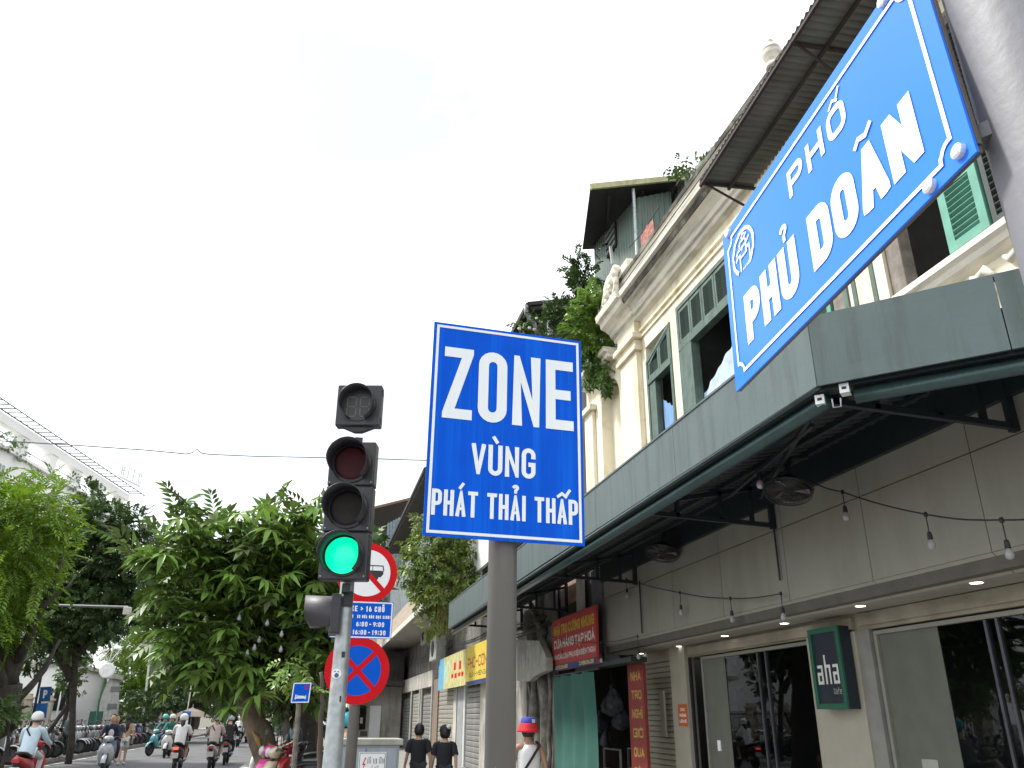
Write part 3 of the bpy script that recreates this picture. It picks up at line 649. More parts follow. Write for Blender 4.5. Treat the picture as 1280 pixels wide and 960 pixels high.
# ---- windows
def louver(y0, y1, z0, z1, x, m, n, fr=.05, z1b=None, parent=bd, tilt=.6, th=.012, name='shutter'):
    z1b = z1 if z1b is None else z1b                    # z1 at y0 (near), z1b at y1 (far)
    f = MB(); t = .04
    f.box(x, x + t, y0, y0 + fr, z0, z1); f.box(x, x + t, y1 - fr, y1, z0, z1b); f.box(x, x + t, y0 + fr, y1 - fr, z0, z0 + fr)
    f.hexa([(x, y0 + fr, z1 - fr), (x + t, y0 + fr, z1 - fr), (x + t, y1 - fr, z1b - fr), (x, y1 - fr, z1b - fr), (x, y0 + fr, z1 - .001), (x + t, y0 + fr, z1 - .001), (x + t, y1 - fr, z1b - .001), (x, y1 - fr, z1b - .001)])
    o = f.build(name, m, parent)
    sl = MB(); L = (y1 - y0) / 2 - fr; sl.obox((0, 0, 0), (.022 * math.cos(tilt), 0, -.022 * math.sin(tilt)), (0, L, 0), (th * .5 * math.sin(tilt), 0, th * .5 * math.cos(tilt)))
    me = sl.mesh('slat', m)
    zmin = min(z1, z1b)
    for k in range(n):
        zz = z0 + fr + (min(z1, z1b) - z0 - 2 * fr) * (k + .5) / n
        put('slat', me, o, Vector((x + t / 2, (y0 + y1) / 2, zz)) - base_of(o))
    return o
def casing(y0, y1, z0, z1, m, w=.07, x=None, z1b=None):
    z1b = z1b or z1; x = D - .02 if x is None else x; f = MB()
    f.box(x, D + .2, y0, y0 + w, z0, z1 - w); f.box(x, D + .2, y1 - w, y1, z0, z1b - w)
    f.hexa([(x, y0, z1 - w), (D + .2, y0, z1 - w), (D + .2, y1, z1b - w), (x, y1, z1b - w), (x, y0, z1), (D + .2, y0, z1), (D + .2, y1, z1b), (x, y1, z1b)])
    return f.build('window_frame', m, bd)
w1 = casing(10.9, 11.95, 5.3, 7.67, green_sh, z1b=7.40); louver(10.99, 11.39, 7.03, 7.58, D - .01, green_sh, 9, z1b=7.5); louver(11.41, 11.86, 7.03, 7.48, D - .01, green_sh, 7, z1b=7.34)
MB().box(D - .03, D + .1, 10.92, 11.93, 6.93, 7.02).build('transom_bar', green_sh, bd)
w2 = casing(8.8, 10.62, 5.3, 7.77, green_sh)
for k in range(4): a = 8.9 + k * .415; louver(a, a + .4, 7.1, 7.68, D - .012, green_sh, 10)
MB().box(D - .03, D + .1, 8.82, 10.6, 6.98, 7.09).build('transom_bar', green_sh, bd)
MB().box(D - .03, D + .12, 10.16, 10.54, 5.3, 6.98).build('folded_shutter', green_sh, bd, bevel=.01)
MB().box(D - .01, D + .1, 11.62, 11.87, 5.3, 6.93).build('folded_shutter', green_sh, bd, bevel=.01)
w3 = casing(6.5, 8.1, 5.3, 7.77, green_sh); MB().box(D, D + .16, 6.58, 6.78, 5.3, 7.6).build('jamb_post', wood_g, bd, bevel=.012)
louver(6.86, 7.3, 5.4, 6.9, D + .02, green_br, 22, .07)
w4 = casing(4.35, 5.92, 5.3, 7.77, wood_g, .09, x=D + .04); MB().box(D - .01, D + .14, 5.66, 5.82, 5.3, 7.6).build('jamb_post', wood_g, bd, bevel=.012)
lf = louver(4.58, 5.04, 5.42, 6.12, D - .06, green_br, 9, .085); lf2 = louver(4.58, 5.04, 6.13, 7.2, D - .06, green_br, 13, .085)
louver(4.2, 4.55, 5.42, 7.5, D - .05, mat('black_green_louver', (.03, .045, .042), .6), 30, .05)
louver(3.2, 4.1, 5.42, 7.5, D - .05, green_sh, 30, .05)
for y_ in (6.1, 6.4): MB().box(D - .012, D, y_ - .03, y_ + .03, 5.3, 7.7).build('window_strip', green_sh, bd)
# balcony sill with carved frieze
sl_ = MB(); sl_.prism([(D, 0, 5.34), (D - .16, 0, 5.34), (D - .16, 0, 5.28), (D - .12, 0, 5.25), (D - .10, 0, 5.2), (D - .05, 0, 5.17), (D, 0, 5.15)], (0, 3.6, 0))
for i in range(len(sl_.v)): sl_.v[i] = (sl_.v[i][0], sl_.v[i][1] + 2.2, sl_.v[i][2])
sl_.build('window_sill', cornm, bd)
rel = MB()
for k in range(9):
    y = 2.6 + k * .36; rel.tube([(D - .04, y - .12, 4.95), (D - .07, y - .03, 5.07), (D - .08, y + .05, 5.02), (D - .05, y + .14, 5.10)], [.02, .05, .045, .015], 7); rel.ball((D - .04, y + .02, 4.88), .05, .07, .05, 8)
rel.build('carved_relief', cornm, bd, smooth=True)
# curtains
cur_m = mat('pale_blue_curtain', (.42, .52, .62), .8, var=.25, scale=6, bump=.1, island=.2); cur_b = mat('blue_curtain', (.16, .30, .52), .8, var=.2, scale=6)
def drape(x, y0, y1, zt0, zt1, zb, m, n=30, a=.03, parent=None, name='curtain', label=None, wob=9.):
    mb = MB(); vs = []; rows = 5
    for j in range(rows + 1):
        for k in range(n + 1):
            t = k / n; s_ = j / rows; z_ = (zt0 + (zt1 - zt0) * t) * (1 - s_) + zb * s_
            vs.append((x + a * math.sin(t * wob * math.pi + s_ * 1.3) * (.25 + .75 * s_) + a * .4 * math.sin(t * 23 + s_ * 4), y0 + (y1 - y0) * t, z_ - .015 * math.sin(t * wob * 3.1)))
    fs = [(j * (n + 1) + k, j * (n + 1) + k + 1, (j + 1) * (n + 1) + k + 1, (j + 1) * (n + 1) + k) for j in range(rows) for k in range(n)]
    return mb.add(vs, fs).build(name, m, parent, smooth=True)
drape(D + .12, 8.9, 10.14, 6.62, 6.12, 5.3, cur_m, parent=bd); drape(D + .1, 11.0, 11.55, 6.15, 6.55, 5.3, cur_b, 20, parent=bd)

# ---- beige panel band over the cafe
zj = 3.69
vj = sorted([onX(896, 665, D).y, onX(839, 712, D).y, onX(976, 655, D).y, onX(1073, 612, D).y, onX(1211, 560, D).y])
vj = [Y0, 3.2] + vj + [14.6]
MB().box(D + .03, D + .3, Y0, 14.6, 2.72, 4.34).build('panel_backing', beige_d, bd)
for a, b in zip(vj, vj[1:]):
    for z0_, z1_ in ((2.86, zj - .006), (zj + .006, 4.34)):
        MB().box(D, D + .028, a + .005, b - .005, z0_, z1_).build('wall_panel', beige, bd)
    MB().hexa([(D + .17, a + .005, 2.70), (D + .3, a + .005, 2.70), (D + .3, b - .005, 2.70), (D + .17, b - .005, 2.70), (D, a + .005, 2.856), (D + .028, a + .005, 2.856), (D + .028, b - .005, 2.856), (D, b - .005, 2.856)]).build('bevel_panel', mat('bounce_lit_bevel', (.29, .28, .24), .65, var=.05, streak=.2, scol=(.22, .2, .17)), bd)  # bevel colour lightened to imitate light bounced up from the pavement
XS = 5.85
MB().box(D + .3, XS + .1, Y0, 14.6, 2.70, 2.74).build('soffit', beige, bd)
MB().box(D + .3, D + .5, 14.6, 14.7, 2.7, 4.34).build('end_wall', beige, bd)
for k, (x, y) in enumerate([(1208, 728), (1075.6, 757.7), (980.4, 779.4), (906, 795), (849, 808), (801, 817)]):
    p = onZ(x, y, 2.698); p.x = max(5.44, min(5.78, p.x))
    o = MB().lathe([(.062, 2.698), (.062, 2.702)], (p.x, p.y, 0), n=24).build('downlight', bolt_m, bd)
    MB().lathe([(.05, 2.695), (.05, 2.698)], (p.x, p.y, 0), n=20).build('lit_lens', lamp_white, o)
ys_ = lambda px, py: onX(px, py, XS).y
gl = glass_mat()
def shutter_door(y0, y1, x, z1, m, nm='roller_shutter', parent=bd, pitch=.085, z0=.15, sw=None):
    o = MB().box(x + .02, x + .03, y0, y1, z0, z1).build(nm, beige_d, parent)
    s_ = MB(); L = (y1 - y0) / 2
    s_.prism([(-.012, -L, -pitch / 2), (-.020, -L, -pitch * .2), (-.020, -L, pitch * .2), (-.006, -L, pitch / 2 - pitch * .12), (.008, -L, pitch / 2 - pitch * .12), (.008, -L, -pitch / 2)], (0, 2 * L, 0))
    me = s_.mesh('slat', m)
    for k in range(int((z1 - z0) / pitch)): put('slat', me, o, Vector((x, (y0 + y1) / 2, z0 + pitch * (k + .5))) - base_of(o))
    return o
a0, a1 = ys_(806, 830), ys_(838, 822)
shutter_door(a1, a0, XS + .02, 2.62, shut_m)
MB().box(XS - .06, XS + .06, ys_(805, 822), ys_(795, 822), .15, 2.70).build('pillar', pillar_m, bd)
MB().box(XS - .10, XS + .06, ys_(862, 815), ys_(843, 815), .15, 2.70).build('pillar', pillar_m, bd, bevel=.006)
MB().box(XS - .13, XS - .10, ys_(838, 860), ys_(832, 860), 1.35, 2.05).build('shutter_motor_box', pillar_m, bd, bevel=.005)
g1a, g1b = ys_(1024, 860), ys_(880, 860)
for k, (a, b, nm) in enumerate(((g1a, g1b, 'window'), (1.9 + Y0 * 0 + .6, ys_(1104, 860), 'window'))):
    o = MB().add([(XS + .02, a, .5), (XS + .02, b, .5), (XS + .02, b, 2.5), (XS + .02, a, 2.5)], [(3, 2, 1, 0)]).build('window_pane', gl, bd)
    f = MB(); fw = .05
    f.box(XS - .02, XS + .06, b - fw, b, .15, 2.5); f.box(XS - .02, XS + .06, a, a + fw, .15, 2.5); f.box(XS - .02, XS + .06, a + fw, b - fw, .15, .5); f.box(XS - .02, XS + .06, a + fw, b - fw, 2.46, 2.5)
    f.build('window_frame', mat('aluminium_frame', (.24, .24, .21), .5, metal=.2, var=.08), bd)
    mm_ = [(a * .55 + b * .45), (a * .62 + b * .38)] if k == 0 else [ys_(1235, 800), ys_(1250, 800)]
    for y in mm_: MB().box(XS, XS + .05, y - .015, y + .015, .5, 2.46).build('mullion', mat('dark_mullion', (.09, .09, .11), .35, metal=.5), bd)
lt = MB(); lt.box(XS - .05, XS + .12, Y0, 14.6, 2.52, 2.70); lt.box(XS - .10, XS - .05, ys_(1073, 775), ys_(866, 812), 2.54, 2.66); lt.box(XS - .09, XS - .05, Y0, ys_(1080, 775), 2.56, 2.69)
lt.build('lintel', lintel_m, bd)
pc0, pc1 = ys_(1073, 775), ys_(1028, 900)
MB().box(XS - .08, XS + .1, pc0, pc1, .15, 2.52).build('pillar', pillar_m, bd, bevel=.006)
MB().box(XS - .06, XS + .1, ys_(1103, 860), ys_(1082, 860), .15, 2.52).build('pillar', mat('pale_grey_jamb', (.22, .22, .20), .5, metal=.1), bd)
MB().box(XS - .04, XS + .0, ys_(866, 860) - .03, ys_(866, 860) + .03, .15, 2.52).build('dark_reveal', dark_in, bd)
MB().box(XS - .02, XS + .1, Y0, 14.6, .15, .17).build('threshold', lintel_m, bd)
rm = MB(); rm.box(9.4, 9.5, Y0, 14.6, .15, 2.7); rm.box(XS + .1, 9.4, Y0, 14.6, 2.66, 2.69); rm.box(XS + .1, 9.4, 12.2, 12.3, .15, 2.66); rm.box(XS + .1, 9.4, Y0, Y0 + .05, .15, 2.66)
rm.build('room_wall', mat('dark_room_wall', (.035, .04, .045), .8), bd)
for a_, b_ in ((ys_(1192, 900), ys_(1104, 860) - .05), (ys_(908, 860), ys_(880, 860) - .05)): MB().box(XS + .010, XS + .016, a_, b_, .5, 2.46).build('window_film', mat('grey_green_partition', (.115, .122, .10), .3, var=.1), bd)
sk = onX(899, 932, XS); MB().box(XS - .004, XS + .009, sk.y - .045, sk.y + .045, sk.z - .07, sk.z + .07).build('light_switch', white_paint, bd)
nt_ = onX(1163, 955, XS); MB().box(XS + .003, XS + .009, nt_.y - .1, nt_.y + .12, nt_.z - .12, nt_.z + .04).build('paper_notice', mat('dim_paper', (.3, .31, .28), .7), bd)
# small orange notice on pillar
on0 = onX(854, 894, XS - .10)
on_ = thing('pillar_notice', 'small orange notice stuck on the cream pillar beside the roller shutter', 'notice', (XS - .1, on0.y, on0.z))
nmn = plane_map((XS - .103, on0.y + .17, on0.z - .16), (0, -1, 0), (0, 0, 1), (-1, 0, 0))
slab(MB(), nmn, 0, .34, 0, .32, 0, .003).build('notice_board', mat('orange_notice', (.45, .10, .02), .6), on_)
nmn2 = plane_map((XS - .1065, on0.y + .17, on0.z - .16), (0, -1, 0), (0, 0, 1), (-1, 0, 0))
for i, t in enumerate(('CHO', 'THUÊ NHÀ', 'LIÊN HỆ')): write(on_, nmn2, t, .04 + .05 * (i == 0), .30 - .05 * (i == 0), .22 - .085 * i, .265 - .085 * i, .2, white_paint)

# ---- projecting cafe sign
aT, aB = onX(1010, 788, 5.62), onX(1062, 886, 5.62)
ah = thing('cafe_sign', 'dark green box sign with white letters on the cream pillar', 'shop sign', (5.62, (aT.y + aB.y) / 2, aB.z))
ag = mat('dark_green_sign_frame', (.012, .10, .06), .4, var=.15); an = mat('night_blue_sign_face', (.014, .02, .032), .35)
MB().box(5.625, XS - .09, aB.y, aT.y, aB.z, aT.z).build('sign_box', mat('dark_sign_side', (.01, .018, .028), .45), ah, bevel=.004)
am = plane_map((5.625, aT.y, aB.z), (0, -1, 0), (0, 0, 1), (-1, 0, 0)); aw, ahh = aT.y - aB.y, aT.z - aB.z
slab(MB(), am, .055, aw - .055, .055, ahh - .055, 0, .004).build('sign_face', an, ah)
f = MB()
for u0, u1, v0, v1 in ((0, aw, 0, .055), (0, aw, ahh - .055, ahh), (0, .055, .055, ahh - .055), (aw - .055, aw, .055, ahh - .055)): slab(f, am, u0, u1, v0, v1, 0, .022)
f.build('sign_frame', ag, ah)
let = mat('soft_white_letters', (.62, .62, .60), .5, bump=0)
def lows(s, x0, x1, y0, h, t, m):
    W = (x1 - x0) / len(s) * .74; polys = []
    for i, ch in enumerate(s):
        ox = x0 + i * (x1 - x0) / len(s)
        H2 = h if ch not in 'C' else h * .85
        for path, cl in glyph(ch, W - t, H2 - t):
            for q in ribbon(rounded(path, cl), cl, t, t / 2): polys.append([(a + ox + t / 2, b + y0 + t / 2) for a, b in q])
    shapes(ah, am, polys, m, lift=.006)
lows('aha', aw * .14, aw * .90, ahh * .30, ahh * .36, .032, let); lows('Cafe', aw * .60, aw * .86, ahh * .175, ahh * .085, .008, mat('dim_letters', (.30, .32, .32), .5, bump=0))

# ================================================================== awning
AX = 3.3; AZ0, AZ1 = 3.80, 4.33
aw_ = thing('cafe_awning', 'long grey green awning fascia with gutter over the pavement', 'awning', (AX, 10, 3.8))
YC, YF = 4.62, 21.2
j = [YC] + [YC + 2.42 * k for k in range(1, 7)] + [YF]
def fz0(y): return AZ0 - .08 * max(0, (y - 13)) / 8
for a, b in zip(j, j[1:]): MB().hexa([(AX, a + .003, fz0(a)), (AX + .02, a + .003, fz0(a)), (AX + .02, b - .003, fz0(b)), (AX, b - .003, fz0(b)), (AX, a + .003, AZ1), (AX + .02, a + .003, AZ1), (AX + .02, b - .003, AZ1 - .0), (AX, b - .003, AZ1)]).build('fascia_sheet', awn_green, aw_)
fl = MB(); fl.beam((AX + .03, YC, AZ1 + .01), (AX + .03, YF, AZ1 + .01), .08, .02); fl.beam((AX + .03, YC + .03, AZ0 + .005), (AX + .03, YF, fz0(YF) + .005), .05, .02)
ch = Vector((.7071, -.7071, 0)); c0 = Vector((AX, YC, 0)); c1_ = c0 + ch * 1.2; c2_ = c0 + ch * 3.3
for (p, q) in ((c0, c1_), (c1_, c2_)):
    q2 = q - ch * .004; p2 = p + ch * .004
    MB().prism([(p2.x, p2.y, AZ0), (q2.x, q2.y, AZ0), (q2.x, q2.y, AZ1), (p2.x, p2.y, AZ1)], Vector((.0141, .0141, 0))).build('fascia_sheet', awn_green, aw_)
fl.beam(c0 + Vector((.03, .03, AZ1 + .01)), c2_ + Vector((.03, .03, AZ1 + .01)), .08, .02)
fl.build('fascia_edge', awn_green, aw_)
def gut(a, b, nm='gutter'): MB().tube([a, b], .055, 14).build(nm, gutter_m, aw_, smooth=True)
gut((AX + .14, YC + .1, 3.735), (AX + .14, YF, 3.64))
gd = Vector((.1, .1, 3.725)); gut(c0 + ch * .22 + gd, c2_ + gd)
MB().beam((AX + .12, YC + .05, 3.80), (AX + .12, YF, 3.72), .12, .03).build('gutter_tray', truss_m, aw_)
MB().beam(c0 + Vector((.09, .09, 3.80)), c2_ + Vector((.09, .09, 3.80)), .12, .03).build('gutter_tray', truss_m, aw_)
for p in (c0 + ch * .17 + Vector((.06, .06, 3.765)), c0 + Vector((.10, .12, 3.74))):
    o = MB().obox(p, ch * .032, Vector((.03, .03, 0)), (0, 0, .035)).build('gutter_clamp', bolt_m, aw_); MB().obox(p + Vector((-.022, -.022, 0)), ch * .016, Vector((.01, .01, 0)), (0, 0, .010)).build('clamp_slot', sign_black, o)
MB().tube([c0 + Vector((.12, .02, 3.72)), c0 + Vector((.13, .03, 3.66)), c0 + Vector((.17, .0, 3.66)), c0 + Vector((.17, -.01, 3.72))], .006, 6).build('clamp_hook', alu, aw_)
# roof sheets rising to the wall
def roof_z(x): return 3.93 + (x - AX) * .20
shw = 1.05; rows_ = MB(); n = 42
vs = []
for k in range(n + 1):
    y = shw * k / n; ph = (k % 6); dz = .0 if ph in (0, 1, 2) else .028
    for x in (AX + .22, D - .01): vs.append((x, y, roof_z(x) + dz))
rows_.add(vs, [(2 * k, 2 * k + 1, 2 * k + 3, 2 * k + 2) for k in range(n)]); me = rows_.mesh('roof_sheet', sheet_m)
for k in range(16): put('roof_sheet', me, aw_, Vector((0, YC + .1 + k * shw, 0)) - base_of(aw_))
MB().add([(AX + .1, YC + .1, 4.0), (D, YC + .1, 4.29), (D, 2.7, 4.29)], [(0, 1, 2)]).build('corner_sheet', sheet_m, aw_)
MB().box(AX - .0, D, YC, YF, 4.345, 4.36).build('top_sheet', sheet_m, aw_)
pu = [MB().box(x - .025, x + .025, YC + .1, YF, roof_z(x) - .055, roof_z(x) - .004).build('purlin', truss_m, aw_) for x in (3.6, 4.05, 4.5, 4.9)]
MB().box(D - .06, D - .001, 2.6, 14.6, 3.985, 4.34).build('wall_rail', truss_m, aw_)
def truss(y, xb=D, full=True):
    zb = 3.74; m = MB()
    m.beam((AX + .2, y, zb + .06), (xb - .005, y, zb), .045, .05)
    m.beam((AX + .2, y, roof_z(AX + .2) - .08), (xb - .005, y, roof_z(xb) - .08), .045, .05)
    for x in (AX + .3, 3.95, 4.5, 4.9): m.beam((x, y, zb + .03), (x, y, roof_z(x) - .06), .045, .045, up=(1, 0, 0))
    m.beam((xb - .035, y, zb - .04), (xb - .035, y, roof_z(xb)), .06, .06, up=(1, 0, 0))
    return m.build('truss', truss_m, aw_)
for px, py in ((1268, 520), (970, 662), (797, 742)): truss(onX(px, py, D).y)
truss(16.9); truss(20.9)
for a, b in ((AX + .5, 5.0), (3.9, 4.6)): MB().beam((a, 5.0 + (a - AX), 3.9), (b, 8.4, 4.05), .035, .035).build('brace', truss_m, aw_)
# pipes down the wall below the brackets
for px, py, zz in ((972, 700, 3.10), (802, 780, 2.9)):
    p = onX(px, py, D - .03); MB().tube([(D - .03, p.y, 3.74), (D - .03, p.y, zz)], .012, 6).build('drop_pipe', truss_m, aw_)

# ---- wall fans under the awning
fan_m = mat('black_fan_plastic', (.02, .022, .025), .45)
def fan(x, y, zc, r, label):
    t = thing('wall_fan', label, 'fan', (x, y, zc), group='fans under the awning')
    ax = Vector((-.25, -.15, -1)).normalized(); c = Vector((x, y, zc))
    m = MB(); u = ax.orthogonal().normalized(); w2 = ax.cross(u)
    for rr, dd in ((r, 0), (r * .97, .05), (r * .85, .075), (r * .55, .09), (r * .2, .095)):
        m.tube([c + ax * dd + (u * math.cos(a) + w2 * math.sin(a)) * rr for a in [2 * math.pi * k / 28 for k in range(29)]], .004 if rr < r else .009, 4, cap=False)
    for k in range(36):
        a = 2 * math.pi * k / 36; e = u * math.cos(a) + w2 * math.sin(a)
        m.tube([c + ax * .095 + e * r * .18, c + ax * .085 + e * r * .6, c + ax * .05 + e * r * .96, c + e * r, c - ax * .06 + e * r * .7], .0022, 3, cap=False)
    m.build('cage', fan_m, t)
    MB().lathe([(r * .95, .0), (r * .8, -.05), (r * .5, -.10), (.05, -.12)], c, ax, 26).build('rear_cage', fan_m, t, smooth=True)
    bl_ = MB()
    for k in range(3):
        a = 2 * math.pi * k / 3 + .4; e = u * math.cos(a) + w2 * math.sin(a); g = ax.cross(e)
        bl_.add([c + e * .04 - g * .03, c + e * r * .85 - g * r * .28 + ax * .02, c + e * r * .88 + g * r * .25 - ax * .015, c + e * .04 + g * .05], [(0, 1, 2, 3)])
    bl_.build('blades', mat('grey_fan_blade', (.16, .15, .17), .4), t)
    MB().lathe([(.075, -.14), (.085, -.08), (.085, -.03), (.05, 0)], c - ax * .0, ax, 14).build('motor', fan_m, t, smooth=True)
    MB().tube([c - ax * .12, c + Vector((.02, .02, .2)), c + Vector((.1, .04, .34)), c + Vector((.3, .05, .38))], .028, 8).build('wall_bracket', fan_m, t)
    return t
fp = onY(985, 612, 7.0); fan(fp.x, 7.0, fp.z, .24, 'black caged wall fan under the awning by the string lights')
fp = onY(828, 690, 11.2); fan(fp.x, 11.2, fp.z, .25, 'smaller looking black fan farther along under the awning')

# ---- string lights
bulb_m = mat('frosted_bulb', (.45, .46, .46), .25, bump=0, trans=.3); cord_m = mat('black_cord', (.012, .012, .014), .5, bump=0)
def strand(pts, x, label, drop, ends=()):
    P = [onX(a, b, x) for a, b in pts]; E = [onX(a, b, x) for a, b in ends]
    t = thing('string_lights', label, 'string lights', P[0], group='light strands under the awning')
    chain = ([E[0]] if len(E) > 0 else []) + P + ([E[1]] if len(E) > 1 else [])
    fine = []
    for a, b in zip(chain, chain[1:]):
        for k in range(5): q = a.lerp(b, k / 5); q = q - Vector((0, 0, .02 * math.sin(math.pi * k / 5))); fine.append(q)
    fine.append(chain[-1])
    MB().tube(fine, .007, 5).build('cord', cord_m, t)
    for i, p in enumerate(P):
        dz = drop[i] if isinstance(drop, (list, tuple)) else drop
        o = MB(); o.lathe([(.016, -.02), (.018, 0), (.012, .02)], p, (0, 0, 1), 8); o.tube([p, p - Vector((0, 0, dz))], .005, 5); o.lathe([(.014, .0), (.019, -.015), (.022, -.06), (.016, -.065)], p - Vector((0, 0, dz)), (0, 0, 1), 10); o.build('lamp_holder', cord_m, t)
        MB().lathe([(.013, -.062), (.018, -.072), (.031, -.095), (.033, -.115), (.025, -.138), (.01, -.148)], p - Vector((0, 0, dz)), (0, 0, 1), 12).build('bulb', bulb_m, t, smooth=True)
strand([(1053, 615), (1157, 643), (1252, 650)], 4.95, 'strand of three frosted bulbs hanging below the near fan', [.14, .15, .15], [(1012, 601), (1330, 640)])
strand([(783, 724), (850, 741), (913, 748), (976, 742)], 5.1, 'strand of bulbs along the beige panels between the two brackets', [.16, .17, .15, .15])
strand([(703, 800), (751, 803), (797, 795)], 4.95, 'lowest strand of small bulbs crossing in front of the red banner', [.2, .2, .2], [(640, 775)])
b0 = onX(950, 600, 4.3)
lb = thing('hanging_bulb', 'single large frosted bulb hanging under the near fan bracket', 'light bulb', b0)
MB().lathe([(.02, .10), (.024, .08), (.024, .02), (.02, .0)], b0, (0, 0, 1), 10).build('lamp_holder', cord_m, lb)
MB().lathe([(.02, .0), (.034, -.02), (.042, -.05), (.034, -.08), (.01, -.092)], b0, (0, 0, 1), 14).build('bulb', mat('pinkish_bulb', (.50, .44, .50), .3, bump=0), lb, smooth=True)
MB().tube([b0 + Vector((0, 0, .1)), b0 + Vector((.02, 0, .3))], .006, 5).build('cord', cord_m, lb)

# ---- corrugated canopy above the upper windows
cn = thing('corrugated_canopy', 'rusty corrugated sheet canopy jutting out under the cornice', 'canopy', (4.3, 6, 8.1))
m_ = MB(); vs = []; y0c, y1c = 3.2, 7.86; n = 190
for k in range(n + 1):
    y = y0c + (y1c - y0c) * k / n; z = 8.08 + (7.86 - y) * .094 + .022 * math.sin(k * 2 * math.pi / 3.5)
    for x, dz in ((4.3, 0), (5.08, .05)): vs.append((x, y, z + dz)); 
m_.add(vs, [(2 * k, 2 * k + 1, 2 * k + 3, 2 * k + 2) for k in range(n)])
cs = m_.build('corrugated_sheet', rusty, cn, smooth=True); sm_ = cs.modifiers.new('thick', 'SOLIDIFY'); sm_.thickness = .004
for x, dz in ((4.32, -.03), (4.72, -.01)): MB().beam((x, 3.2, 8.50 + dz), (x, 7.84, 8.05 + dz), .035, .035).build('rail', rust_bar, cn)
for y in (7.8, 5.6, 3.6): MB().beam((4.3, y, 8.03 + (7.86 - y) * .094), (5.2, y, 8.09 + (7.86 - y) * .094), .035, .035).build('cross_bar', rust_bar, cn); MB().beam((4.4, y, 8.02 + (7.86 - y) * .094), (5.2, y, 7.65), .022, .022).build('stay', rust_bar, cn)

# ---- roof-top metal house
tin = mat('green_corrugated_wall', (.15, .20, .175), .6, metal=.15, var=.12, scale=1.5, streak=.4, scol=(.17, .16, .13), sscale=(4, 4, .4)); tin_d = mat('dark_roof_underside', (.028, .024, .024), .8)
rh = thing('rooftop_house', 'green corrugated metal rooftop house with dark overhanging roof', 'building', (6.6, 15.5, 8.9))
def corr(p0, p1, zb0, zb1, zt0, zt1, nrm, n, amp=.03, nm='corrugated_wall', m=None):
    p0, p1, nrm = Vector(p0), Vector(p1), Vector(nrm); vs = []
    for k in range(n + 1):
        t = k / n; q = p0.lerp(p1, t) + nrm * amp * (1 if k % 4 in (1, 2) else 0)
        vs += [(q.x, q.y, zb0 + (zb1 - zb0) * t), (q.x, q.y, zt0 + (zt1 - zt0) * t)]
    return MB().add(vs, [(2 * k, 2 * k + 2, 2 * k + 3, 2 * k + 1) for k in range(n)]).build(nm, m or tin, rh)
corr((6.5, 18.0, 0), (6.5, 14.9, 0), 8.5, 8.5, 13.75, 13.15, (-1, 0, 0), 72)
corr((6.5, 14.9, 0), (7.4, 14.9, 0), 8.5, 8.5, 13.15, 13.5, (0, -1, 0), 24)
corr((7.6, 17.5, 0), (7.6, 12.6, 0), 8.5, 8.5, 13.9, 13.4, (-1, 0, 0), 100)
rt = [onY(738, 235, 14.5), onY(878, 221, 14.5), Vector((9.6, 18.6, 14.6)), onX(728, 312, 6.2)]
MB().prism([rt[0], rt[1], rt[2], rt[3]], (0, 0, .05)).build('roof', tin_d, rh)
MB().beam(rt[0] + Vector((0, -.02, .02)), rt[1] + Vector((0, -.02, .02)), .06, .14).build('roof_edge', mat('faded_yellow_fascia', (.42, .40, .22), .6, var=.15, streak=.4), rh)
pq = onY(793, 262, 14.6); MB().tube([(pq.x, 14.6, 8.8), (pq.x, 14.6, onY(790, 236, 14.6).z)], .04, 8).build('post', galv, rh)
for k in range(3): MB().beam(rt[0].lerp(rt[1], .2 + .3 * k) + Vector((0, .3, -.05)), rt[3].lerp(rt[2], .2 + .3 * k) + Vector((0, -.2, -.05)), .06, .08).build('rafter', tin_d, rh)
hp = onX(765, 300, 6.46); o = MB().box(6.42, 6.5, hp.y - .35, hp.y + .35, hp.z - .35, hp.z + .35).build('vent_window', tin_d, rh)
for k in range(4): MB().box(6.40, 6.42, hp.y - .33, hp.y + .33, hp.z - .3 + k * .18, hp.z - .22 + k * .18).build('slat', tin, o)
ld = MB(); q0, q1 = onX(766, 330, 6.3), onX(763, 308, 6.3); ld.beam(q0, q1, .07, .03); ld.build('white_batten', white_paint, rh)
tw = onX(810, 288, 5.6); td = thing('hung_towel', 'small striped towel hanging on a line under the rooftop roof', 'towel', tw)
drape(tw.x, tw.y - .25, tw.y + .35, tw.z + .12, tw.z + .12, tw.z - .45, mat('striped_towel', (.35, .14, .12), .9, var=.5, scale=14), 12, .02, parent=td, name='cloth', wob=3)
MB().tube([(tw.x, tw.y + 1.0, tw.z + .22), (tw.x, tw.y + .3, tw.z + .13), (tw.x, tw.y - .6, tw.z + .16)], .01, 4).build('line', cord_m, td)
